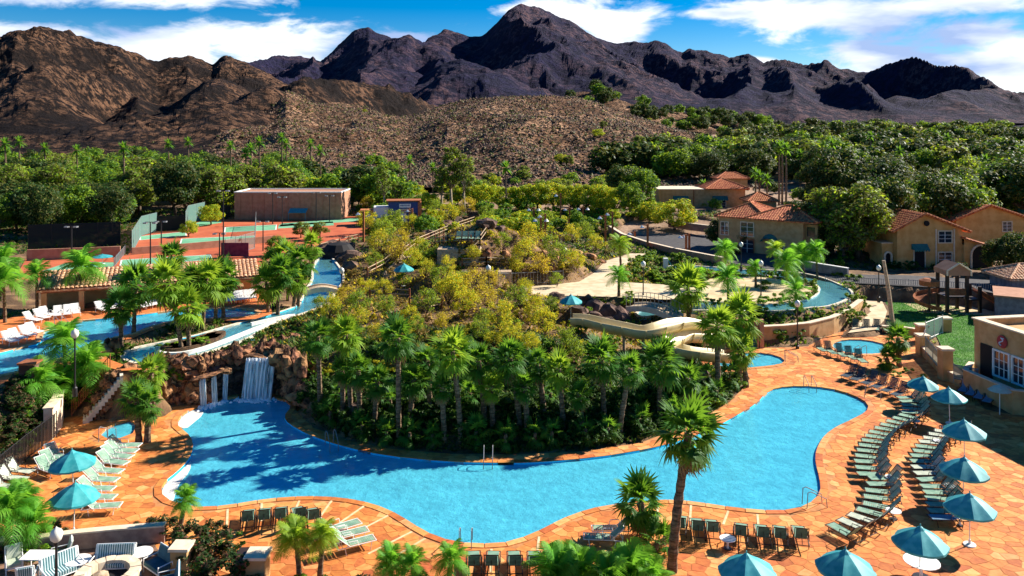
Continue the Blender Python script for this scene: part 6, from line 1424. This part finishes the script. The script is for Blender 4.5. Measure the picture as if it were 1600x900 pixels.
for a in ((1120,510,1122,618,36,'fan palm left of three by the slide pool'),(1158,492,1155,600,38,'tallest fan palm behind the slide pool'),(1160,548,1166,606,26,'short fan palm right of three by the slide pool'),(1075,450,1077,508,38,'bright fan palm in front of the footbridge')): palm_px(*a[:5], a[5], group=gR, sd_=int(a[0]), yellow=True, n=32)
gL = 'fan palms between the upper pool and the lazy river'
lef = [(187,478,190,548,32,0),(213,448,209,520,38,0),(262,440,283,545,40,1),(293,480,295,543,34,1),(323,435,317,516,34,1),(337,448,337,502,28,1),(350,432,349,498,30,0),(302,440,300,520,28,0),(268,400,270,470,26,0)]
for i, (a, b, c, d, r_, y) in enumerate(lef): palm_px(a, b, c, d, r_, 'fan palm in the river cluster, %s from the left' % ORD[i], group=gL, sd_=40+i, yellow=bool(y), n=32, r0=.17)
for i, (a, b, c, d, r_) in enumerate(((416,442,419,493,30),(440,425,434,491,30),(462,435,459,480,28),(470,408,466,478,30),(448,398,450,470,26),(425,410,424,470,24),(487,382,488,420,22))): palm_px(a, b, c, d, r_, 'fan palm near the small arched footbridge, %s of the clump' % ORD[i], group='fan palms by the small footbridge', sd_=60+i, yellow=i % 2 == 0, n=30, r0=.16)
palm_px(213,622,217,693,30,'left fan palm of the pair beside the wading pool', sd_=71); palm_px(233,630,230,693,28,'right fan palm of the pair beside the wading pool', sd_=72); palm_px(236,582,240,645,32,'yellowish fan palm above the rockwork', sd_=73, yellow=True)
palm(Vector(P(1050,893,0)), PD(1076,676,34.3), 1.5, 'tall leaning fan palm standing in front of the pool, nearest of all palms', sd_=80, n=36, r0=.21, dead=6)
palm(Vector(P(1012,842,0)), PD(1000,785,37.1), 1.35, 'short dark fan palm left of the tall leaning palm', sd_=81, n=28, r0=.2); palm(Vector(P(1022,862,0)), PD(1030,845,36), .9, 'tiny fan palm at the foot of the tall leaning palm', sd_=82, n=20, r0=.12)
palm_px(1403,528,1405,575,24,'small fan palm beside the round pool', sd_=83, n=28); palm_px(1385,560,1390,578,20,'low fan palm at the corner of the round pool', sd_=84, n=22)
# feather palms
gF = 'feathery queen palms'
for i, a in enumerate(((57,430,58,490,28,'feathery palm before the left end of the pavilion'),(127,420,125,482,40,'feathery palm with pale trunk in front of the pavilion roof'),(5,440,8,505,44,'feathery palm at the left edge beside the upper pool'),(4,412,2,470,36,'feathery palm behind the one at the left edge'),
          (100,538,104,604,48,'feathery palm overhanging the upper pool at the left'),(138,572,140,606,40,'feathery palm left of the stone stairs'),(60,600,62,640,44,'feathery palm above the left fence'),(95,604,98,648,36,'feathery palm beside the short black fence'),
          (967,432,967,464,24,'small round headed palm on the pale path'),(1133,392,1133,440,24,'feathery palm at the back of the beach left part'),(1137,436,1138,474,30,'feathery palm at the near edge of the beach'),(1250,398,1257,434,26,'feathery palm right of the tan house'),(1228,412,1230,446,30,'feathery palm over the river bend'),
          (1243,456,1245,486,26,'feathery palm on the inner bank of the east river'),(1212,392,1212,428,20,'yellowish palm before the tan house'),(1275,394,1277,436,22,'feathery palm nearest the road wall'),(1180,420,1181,450,18,'little palm at the beach end'),(1088,432,1090,468,22,'feathery palm near the kiddie slide'),(968,383,970,420,22,'sunny yellow palm where the path bends'))):
    palm_px(*a[:5], a[5], kind='feather', group=gF, sd_=100+i, n=20, r0=.14, yellow=('yellow' in a[5]), dead=0)
for i, a in enumerate(((290,782,280,842,26,'young feathery palm beside the left corner of the pool',22),(462,842,468,905,40,'drooping feathery palm at the bottom left of centre',20),(505,838,500,905,34,'right of the two drooping feathery palms at the bottom',18),(30,790,34,860,44,'feathery palm at the left edge before the loungers',22),(55,820,55,872,36,'low feathery palm behind the patio wall',18),
          (610,882,612,930,36,'arching palm beside the young one at the bottom edge',18),(14,800,10,880,52,'big feathery palm cut by the left edge',22),(645,885,650,930,34,'young palm at the bottom edge left of centre',16),(705,876,700,925,38,'young palm at the bottom edge near the handrails',16))):
    palm_px(*a[:5], a[5], kind='feather', group='young feather palms near the camera', sd_=140+i, n=a[6]+4, r0=.12, dead=0, yellow=(i in (1,2)))
# big feathery bushes bottom right of centre
for i, (px, py, w) in enumerate(((868,930,1.5),(905,925,1.3),(950,935,1.3),(985,925,1.5),(1020,935,1.1),(880,915,1.2))):
    q = P(px, py, 0); palm(q, q+Vector((0,0,.6)), w, 'arching bright green palm bush at the bottom, %s from the left' % ORD[i], kind='feather', n=30, group='arching palm bushes at the bottom edge', r0=.1, dead=0, sd_=160+i, name='palm_bush')
S_yel = [tree_kind(s, lf_yel, bark, 900, .9, .7, .085, 16, 0, .04, lf_lime, flat=.2) for s in (31, 32)]
# ---- shrubs
def shrub(px, py, sx, sz, kinds, label, group, z=None, name='shrub', cat='bush'):
    q = P(px, py, z) if z is not None else G(px, py); k = random.choice(kinds); s_ = q.y/F
    o = thing(name, label, cat, q-Vector((0,0,.1)), random.random()*6.28, group); w = sx*s_/.9; hgt = sz*s_/1.3
    link('trunk', k[1], o, scale=(w, w, hgt)); link('crown', k[0], o, scale=(w, w, hgt)); return o
def scatter(region, n, kinds, label, group, sx, sz, seed, z=None, name='shrub', cat='bush', ok=None, mass=None):
    r = random.Random(seed); c = 0; tries = 0; (x0, x1, y0, y1) = region; MS = Mass(mass) if mass else None
    while c < n and tries < n*40:
        tries += 1; px, py = r.uniform(x0, x1), r.uniform(y0, y1)
        if ok and not ok(px, py): continue
        q = G(px, py); bad = False
        for poly, _ in POOLS:
            if sd1(q.x, q.y, poly) > -.6: bad = True; break
        if not bad:
            for poly in (deck_poly, upper_deck, path, beach, lawn, path2, road, court_pad):
                if sd1(q.x, q.y, poly) > -.25: bad = True; break
        if bad: continue
        if MS:
            s_ = q.y/F; MS.put(r.choice(kinds)[0], (q.x, q.y, q.z-.1), r.random()*6.3, r.uniform(*sx)*s_/.9, r.uniform(*sz)*s_/1.3)
        else: shrub(px, py, r.uniform(*sx), r.uniform(*sz), kinds, at_lm(px, py, label), group, z, name, cat)
        c += 1
    if MS: MS.build()
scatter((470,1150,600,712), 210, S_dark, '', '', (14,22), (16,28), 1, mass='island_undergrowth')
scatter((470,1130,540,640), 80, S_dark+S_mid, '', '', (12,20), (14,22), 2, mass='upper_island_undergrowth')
scatter((470,1080,505,600), 70, S_yel+S_lime+S_mid, '', '', (9,16), (10,17), 21, mass='sunny_island_shrubs')
scatter((1000,1170,560,640), 16, S_mid, 'dense green shrub', 'green shrubs by the slide pool', (12,18), (14,20), 3)
def yel(px, py, r_, label, kinds=None):
    q = G(px, py+r_*.8); s_ = q.y/F; k = random.choice(kinds or T_yel); o = thing('palo_verde_tree', label, 'desert tree', q, random.random()*6.28, 'yellow palo verde trees on the hill'); w = r_*s_/1.7; link('trunk', k[1], o, scale=(w, w, w)); link('crown', k[0], o, scale=(w, w, w*1.05)); return o
yl = [(r_x, r_y, 17) for r_x, r_y in ((690,505),(650,510),(630,520),(720,440),(765,440),(700,420),(755,500),(820,455),(860,480),(600,455),(575,455),(530,520),(590,525),(900,550),(830,540),(770,535),(720,540),(805,420),(785,380),(665,425),(625,375),(585,410))]+[(590,385,26),(612,350,22),(620,402,24),(575,352,22),(600,365,24),(642,412,20),(668,398,22),(655,392,18),(705,462,36),(665,478,30),(742,448,32),(690,440,28),(725,480,30),(780,500,34),(805,470,24),(830,372,28),(852,352,22),(818,400,28),(842,420,24),(872,402,22),(900,412,18),(560,478,24),(542,468,20),(515,488,24),(600,484,22),(850,510,30),(885,535,24),(800,525,28),(700,338,20),(680,330,18),(730,326,18),(760,335,14),(560,505,20),(930,385,16),(915,365,18),(895,372,18),(860,385,18),(640,352,16),(760,470,26),(750,520,26),(835,490,24),(630,440,14),(575,320,14),(740,400,14),(870,440,14),(640,500,20),(500,478,16)]
for i, (a, b, r_) in enumerate(yl):
    wh = ('left of the blue shop trail' if a < 660 and b < 430 else 'on the near slope of the hill' if b > 430 and a < 760 else 'above the island palms on the right' if b > 430 else 'on the right flank of the hill' if a > 770 else 'on the hill crest')
    lk = 'yellow' if i % 4 else 'golden'
    yel(a, b, r_*(.72 if r_ > 24 else .85), at_lm(a, b, ('green' if i % 5 in (1,3) else lk)+' feathery palo verde'), T_yelg if i % 5 in (1,3) else T_yel if i % 4 else T_yelb)
scatter((480,900,400,560), 130, S_brn+S_yel, '', '', (7,15), (7,15), 5, mass='dry_hill_brush')
scatter((580,960,325,420), 90, S_brn+S_yel, '', '', (6,12), (6,10), 6, mass='upper_hill_brush')
scatter((960,1330,396,480), 44, S_mid+S_lime, 'bright green shrub', 'green shrubs in the east river garden', (9,17), (10,18), 7)
scatter((1180,1350,480,530), 22, S_mid, 'strappy green shrub', 'shrubs along the retaining wall', (10,16), (12,18), 8)
scatter((850,1000,470,520), 14, S_lime+S_brn, 'yellowish grassy clump', 'clumps between the dark rocks', (7,12), (7,12), 9)
scatter((190,480,480,560), 34, S_mid+S_dark, 'low green shrub', 'shrubs on the river banks', (8,13), (8,13), 10)
scatter((20,130,570,680), 40, S_red+S_mid, 'dense reddish green shrub', 'shrubs beside the left fence', (14,24), (14,24), 11)
scatter((95,150,588,650), 16, S_mid+S_lime, 'leafy green shrub', 'shrubs left of the stone stairs', (10,16), (11,18), 22)
scatter((-30,60,640,740), 14, S_mid+S_red, 'loose shrub', 'shrubs outside the left fence', (18,28), (18,28), 12)
scatter((170,470,560,640), 34, S_mid+S_lime, 'small bright shrub', 'shrubs among the waterfall rocks', (8,13), (9,15), 13, ok=lambda a, b: b < 600 or a < 240)
for i, (a, b, w, h_) in enumerate(((10,846,26,24),(40,850,24,24),(75,848,26,26),(110,850,22,18),(230,838,24,26),(262,836,24,26),(205,842,20,18),(300,862,34,38),(330,878,36,42),(360,858,26,24),(310,905,40,40),(350,915,40,44),(280,880,26,34),(395,925,24,20),(440,935,24,24),(500,925,26,22),(540,935,26,20),(335,840,22,24),(600,925,16,12))):
    shrub(a, b, w, h_, S_red if i % 3 else S_dark, at_lm(a, b, 'bronze leaved hedge bush' if i % 3 else 'dark green hedge bush') , 'bronze and green hedge round the patio', 0)
for i, (a, b, w, h_) in enumerate(((250,543,9,8),(262,542,9,9),(306,540,16,15),(322,536,12,12),(275,540,8,8),(378,545,12,12),(368,550,10,9),(408,524,10,9),(420,518,9,8),(428,512,8,8),(1192,452,14,16),(1218,470,12,14),(1258,505,12,12),(195,548,14,16),(180,556,14,14),(225,696,10,6),(238,694,9,6),(212,698,9,6))):
    shrub(a, b, w, h_, S_lime if i < 5 else S_mid, at_lm(a, b, 'rounded green shrub'), 'rounded shrubs along the river')
for i, (a, b, w, h_) in enumerate(((1215,505,12,12),(1180,512,12,12),(1235,520,10,12),(1340,500,14,16),(1350,482,12,14),(1330,466,12,12),(1345,470,10,12),(1300,500,13,14),(1320,494,14,14),(1325,450,12,12),(1335,438,14,14),(1310,432,12,12),(1392,515,8,6),(1418,582,10,10),(1400,588,10,10),(1440,590,9,8))):
    shrub(a, b, w, h_, S_mid, at_lm(a, b, 'lush green shrub'), 'lush shrubs round the river bend')
for i, (a, b, w, h_) in enumerate(((1397,418,12,12),(1410,420,10,10),(1425,420,12,14),(1475,420,12,12),(1500,422,12,14),(1465,420,9,9),(1135,398,14,16),(1150,398,14,18))):
    shrub(a, b, w, h_, S_dark, at_lm(a, b, 'dark shrub'), 'dark shrubs against the houses')
for i, (a, b, w, h_) in enumerate(((1062,466,12,14),(1082,472,10,12),(1108,476,12,12),(1128,478,10,14),(1150,480,14,15),(1172,480,12,12),(1196,478,15,17),(1216,477,12,14),(1240,474,12,12),(1258,468,12,14),(1272,458,10,12),(1265,446,12,16),(1245,438,12,14),(1222,434,12,14),(1200,431,10,12),(1176,430,12,13),(1150,430,12,14),(1128,432,12,12),(1105,434,12,14),(1080,440,12,12),(1055,446,12,10),(1030,440,12,12),(1015,430,12,13),(985,462,10,9),(925,470,10,8),(900,470,9,8))):
    shrub(a, b, w, h_, S_mid if i % 3 else S_lime, at_lm(a, b, 'rounded beach garden shrub'), 'shrubs round the beach')
for i, (a, b, w, h_) in enumerate(((560,930,30,26),(610,925,26,22),(655,928,28,24),(700,925,26,22),(745,935,22,16),(470,920,24,22),(425,930,22,20),(60,872,26,24),(20,872,28,26),(90,862,22,20))):
    shrub(a, b, w, h_, S_mid if i % 2 else S_red, at_lm(a, b, 'leafy foreground bush'), 'foreground bushes', 0)
# ---- trees
def tree_px(px, pb, hpx, kind, label, group=None, z=None, D=None, name='tree', wide=1.0):
    q = G(px, pb) if D is None else Vector(((px-800)/F*D, D, tz((px-800)/F*D, D))); hh = hpx*q.y/F
    k = random.choice(kind); zz = max(x.co.z for x in k[0].vertices); s_ = hh/zz
    o = thing(name, label, 'tree', q, random.random()*6.28, group); link('trunk', k[1], o, scale=(s_*wide, s_*wide, s_)); link('crown', k[0], o, scale=(s_*wide, s_*wide, s_)); return o
tree_px(1165,392,46,T_dark,'dark round tree in front of the tan house', z=2); tree_px(1124,388,46,T_dark,'dark tree at the left corner of the tan house')
tree_px(1290,400,54,T_dark,'dark shady tree right of the tan house'); tree_px(1318,408,80,T_oliv,'big olive green tree above the road fence'); tree_px(1340,405,120,T_oliv,'tallest spreading tree behind the road, yellowish top', wide=1.1); tree_px(1300,398,110,T_oliv,'broad yellow green tree between the two house groups', wide=1.1); tree_px(1270,395,90,T_dark,'dark tree crowding the tan house')
tree_px(1590,432,72,T_dark,'dark bushy tree before the right house corner'); tree_px(1560,430,58,T_dark,'dark round tree beside the arched doorway'); tree_px(1395,398,100,T_dark,'very dark tree left of the gabled house'); tree_px(1370,396,128,T_dark,'dark tall tree left of the gabled house'); tree_px(1460,385,118,T_dark,'tall dark tree behind the gabled roof'); tree_px(1500,380,110,T_mid,'green tree rising behind the two gables'); tree_px(1430,385,105,T_mid,'dark green tree just left of the gable peak')
tree_px(1055,362,52,T_lime,'rounded lime green tree beside the road bend', wide=1.2); tree_px(1020,352,40,T_lime,'lime green tree left of the rounded one', wide=1.2); tree_px(1000,348,34,T_lime,'low lime tree behind the road wall', wide=1.2)
for i, (px, pb, hp, kd) in enumerate(((705,330,100,T_tall),(725,332,92,T_tall),(690,330,70,T_tall),(600,330,72,T_tall),(620,330,48,T_tall),(740,322,34,T_lime),(760,324,38,T_lime),(715,322,34,T_lime),(790,330,38,T_lime),(815,328,40,T_lime),(840,328,44,T_lime),(865,330,46,T_lime),(890,330,42,T_lime),(915,330,44,T_lime),(940,332,46,T_lime),(960,335,44,T_lime),(985,335,54,T_mid),(975,325,70,T_dark),(1000,325,66,T_mid),(735,318,46,T_mid),(655,328,26,T_mid),(670,330,30,T_lime),(540,322,40,T_lime),(560,322,36,T_lime),(520,316,36,T_lime),(545,330,26,T_dark),(480,308,30,T_lime),(450,308,28,T_lime))):
    tree_px(px, pb, hp, kd, at_lm(px, pb-hp*.6, 'slender pale trunked tree' if kd is T_tall else 'sunny green tree'), 'trees behind the golf hill')
tree_px(295,370,26,T_lime,'lime bush at the corner of the upper court'); tree_px(330,352,34,T_lime,'light green tree left of the salmon building')
tree_px(430,400,34,T_mid,'green tree right of the court gate'); tree_px(500,375,30,T_oliv,'olive tree in front of the salmon wall', wide=1.3); tree_px(470,372,26,T_oliv,'low olive tree below the salmon wall', wide=1.3)
def belt(n, pxr, Dr, kinds, hr, label, group, seed, cond=None, mass=None, keep=.45, gap=3.4):
    MS = Mass(mass) if mass else None
    r = random.Random(seed); c = 0
    cells_ = [(i, j) for i in range(60) for j in range(40)]; placed = []
    tries = 0
    while c < n and tries < n*60:
        tries += 1
        t = r.random(); D = 1/((1/Dr[0])*(1-t)+(1/Dr[1])*t); px = r.uniform(*pxr); x = (px-800)/F*D
        if cond and not cond(px, D): continue
        if any((x-a)**2+(D-b_)**2 < (gap+D*.008)**2 for a, b_ in placed): continue
        placed.append((x, D)); k = r.choice(kinds); zz = 8.0; hh = r.uniform(*hr); s_ = hh/8.0; z = tz(x, D)
        if MS: MS.put(k[0], (x, D, z-.3), r.random()*6.28, s_*r.uniform(1, 1.4), s_, keep); c += 1; continue
        far = 'near edge' if t < .33 else 'middle' if t < .66 else 'far side'
        o = thing('tree', '%s, %s' % (label, {'near edge':'near edge of the wood','middle':'middle of the wood','far side':'far side of the wood'}[far]), 'tree', (x, D, z-.2), r.random()*6.28, group+', '+far)
        o['label'] = at_lm(px, HY+(CH-z-hh*.6)*F/D, label); w = s_*r.uniform(.9, 1.3); link('trunk', k[1], o, scale=(w, w, s_)); link('crown', k[0], o, scale=(w, w, s_)); c += 1
    if MS: MS.build()
belt(70, (-90,470), (137,230), T_dark+T_mid+T_mid+T_oliv, (6.5,10), 'green woodland tree', 'left woodland trees', 1, lambda px, D: not (350 < px < 545 and D < 152))
belt(20, (-90,200), (117,140), T_dark+T_mid, (5,8), 'dark green tree', 'trees behind the black fence', 2)
belt(160, (-120,620), (150,330), T_dark+T_mid+T_lime+T_oliv, (5,9), '', '', 3, lambda px, D: not (350 < px < 545 and D < 155), mass='left_woodland', keep=.35, gap=1.5)
belt(90, (400,1000), (160,235), T_lime+T_oliv+T_mid, (2.5,5), '', '', 4, mass='foothill_edge_thicket', keep=.35, gap=1.2)
belt(62, (960,1700), (165,300), T_dark+T_mid+T_dark, (6.5,10), 'dark woodland tree', 'right woodland trees', 5, lambda px, D: not (px < 1240 and D < 205))
belt(420, (940,1760), (200,620), T_dark+T_dark+T_mid+T_oliv, (4.5,11), '', '', 6, lambda px, D: not (px < 1130 and D > 340) and not (px < 1240 and D < 215), mass='right_woodland', keep=.25, gap=.8)
belt(18, (1280,1700), (128,175), T_dark+T_oliv+T_mid, (9,12), 'tall dark tree', 'trees close behind the gabled houses', 7, lambda px, D: D > 137 or px > 1380)
belt(150, (560,1120), (118,168), T_lime+T_lime+T_mid+T_yel, (1.6,3.6), '', '', 9, mass='golf_hill_thicket', keep=.3, gap=.8, cond=lambda px, D: px < 960 or D > 150)
belt(60, (1200,1720), (122,200), T_dark+T_mid, (2,4.5), '', '', 8, lambda px, D: D > 128, mass='right_understorey', keep=.3, gap=1.2)
# trees on the wooded knoll and the slope behind
r = random.Random(5); kn = [v for v in v4 if 490 < v[1] < 600]; c = 0
KM = Mass('knoll_trees')
for _ in range(80):
    v = r.choice(kn); k = r.choice(T_dark+T_mid); s_ = r.uniform(.8, 1.4); KM.put(k[0], (v[0], v[1], v[2]-.6), r.random()*6, s_*1.1, s_, .3)
KM.build()
for (px, py) in ((1205/3+533-466, 0),): pass
cand = [v for v in front3 if True]
for i, (px, py, hh) in enumerate(((936,214,3.2),(942,200,2.6),(875,255,3.0),(890,258,2.4),(1000,232,3.4),(1015,240,3),(1016,186,2),(570,175,2),(980,262,3.6),(1040,262,3.4),(1060,270,3.6),(870,300,3),(700,252,2),(820,275,2.2))):
    best = min(cand, key=lambda v: abs(800+v[0]*F/v[1]-px)+abs(HY+(CH-v[2])*F/v[1]-py)); k = random.choice(T_lime+T_oliv); s_ = hh/6
    o = thing('desert_bush', 'lone round bush on the stony foothill', 'bush', (best[0], best[1], best[2]-.3), 0, 'lone bushes on the foothill'); link('trunk', k[1], o, scale=s_); link('crown', k[0], o, scale=(s_*1.2, s_*1.2, s_))
# far tall palms over the woods
fanfar = []
def far_palm(px, pt, D, R, label, group):
    x = (px-800)/F*D; z0 = tz(x, D); zt = PD(px, pt, D).z; o = thing('tall_palm', label, 'palm tree', (x, D, z0), 0, group); m = MB(); m.tube([(0,0,-.5),(.1,0,(zt-z0)*.5),(0,0,zt-z0)], [.22,.18,.15], 6); m.build('trunk', barkp, o)
    if not fanfar:
        v = MB(); r_ = random.Random(9)
        for i in range(30):
            az = i*2.4; el = math.radians(80-125*(i/30)); d = Vector((math.cos(az)*math.cos(el), math.sin(az)*math.cos(el), math.sin(el))); s2 = Vector((-math.sin(az), math.cos(az), 0))
            strip_leaf(v, d*.2, d, s2, 1.2, .34, .25, 0, 2)
        fanfar.append(v.mesh('crown', lf_fan))
    link('crown', fanfar[0], o, (0,0,zt-z0), scale=R/1.25)
fp = [(193,232,150),(384,240,165),(392,232,170),(405,222,165),(447,225,180),(263,225,190),(294,222,195),(360,228,190),(485,225,190),(440,215,200),(8,225,160),(30,222,170),(500,235,180),(790,262,150),(1186,275,170),(1198,280,170),(1217,230,160),(1222,228,162),(1228,232,158),(1540,250,170),(1554,252,172),(1100,290,165),(1180,270,172),(1560,262,160),(1300,225,190),(1405,236,190),(640,250,190),(676,262,190),(1168,262,210),(1250,240,200),(1480,215,220),(1360,212,230),(70,232,180),(120,235,175)]
for i, (a, b, D) in enumerate(fp): far_palm(a, b, D, 1.7, at_lm(a, b, 'tall thin palm'), 'tall thin palms over the woods')
# leafy ground cover on the island and garden banks
def cover(name, regions, n, size, mts, seed):
    r = random.Random(seed); V = []; Fc = []; MI = []
    polys = [p for p, _ in POOLS]+[deck_poly, upper_deck, path, beach, lawn, path2, road, court_pad]
    pts = [(r.uniform(a, b), r.uniform(c, d)) for (a, b, c, d, w) in regions for _ in range(int(n*w))]
    X = np.array([p[0] for p in pts]); Y = np.array([p[1] for p in pts]); ok = np.ones(len(pts), bool)
    for p in polys: ok &= sd(X, Y, p) < -.25
    for (x, y), k in zip(pts, ok):
        if not k: continue
        z = tz(x, y); s_ = size*r.uniform(.5, 1.4); b_ = len(V); a = r.random()*6.28; dx, dy = math.cos(a)*s_, math.sin(a)*s_; hz = r.uniform(.1, 1.0)*s_
        V += [(x-dy*.35, y+dx*.35, z-.03), (x+dy*.35, y-dx*.35, z-.03), (x+dx+dy*.1, y+dy-dx*.1, z+hz)]; Fc.append((b_, b_+1, b_+2)); MI.append(r.randrange(len(mts)))
    me = bpy.data.meshes.new(name); me.from_pydata(V, [], Fc); [me.materials.append(q) for q in mts]; me.polygons.foreach_set('material_index', MI); tag(link(name, me), kind='stuff')
cover('ground_cover', [(-18,22,46,64,1)], 42000, .34, (lf_dark, lf_mid, lf_oliv), 3)
cover('dry_ground_cover', [(-20,16,60,100,1)], 30000, .28, (lf_brn, lf_oliv, lf_yel), 4)
cover('garden_ground_cover', [(8,40,66,110,1)], 26000, .3, (lf_mid, lf_lime, lf_dark), 5)
cover('bank_ground_cover', [(-44,-14,44,72,1)], 26000, .3, (lf_mid, lf_dark, lf_oliv), 6)
cover('far_ground_cover', [(-80,80,100,150,1)], 40000, .5, (lf_mid, lf_oliv, lf_dark), 7)
r = random.Random(3)
# grass blades on the lawn
V = []; Fc = []; X = [r.uniform(29, 46) for _ in range(60000)]; Y = [r.uniform(58, 96) for _ in range(60000)]; ok = sd(np.array(X), np.array(Y), lawn) > .05
for x, y, k in zip(X, Y, ok):
    if k: b_ = len(V); a = r.random()*6.28; V += [(x, y, .35), (x+.05*math.cos(a), y+.05*math.sin(a), .35), (x+r.uniform(-.05,.05), y+r.uniform(-.05,.05), .35+r.uniform(.06,.14))]; Fc.append((b_, b_+1, b_+2))
me = bpy.data.meshes.new('grass'); me.from_pydata(V, [], Fc); me.materials.append(mat('grass_blade', (.035,.14,.015), (.08,.24,.03), scale=1.5, trans=.3, tr_col=(.12,.36,.05))); tag(link('grass', me), kind='stuff')

# ---- things that would share a label are told apart by their order across the view
bylab = {}
for o_ in bpy.data.objects:
    if o_.parent is None and 'category' in o_.keys(): bylab.setdefault(o_['label'], []).append(o_)
for lab, os_ in bylab.items():
    if len(os_) < 2: continue
    os_.sort(key=lambda q: q.location.x/max(1, q.location.y)); w = lab.replace(' the ', ' ').split()
    for i_, q in enumerate(os_[:20]):
        pre = 'leftmost' if i_ == 0 else 'rightmost' if i_ == len(os_)-1 else ORD[i_]+' from left'
        t = (pre+' '+' '.join(w)).split(); q['label'] = ' '.join(t) if len(t) <= 16 else ' '.join((pre+' '+' '.join(w[:12])).split()[:16])
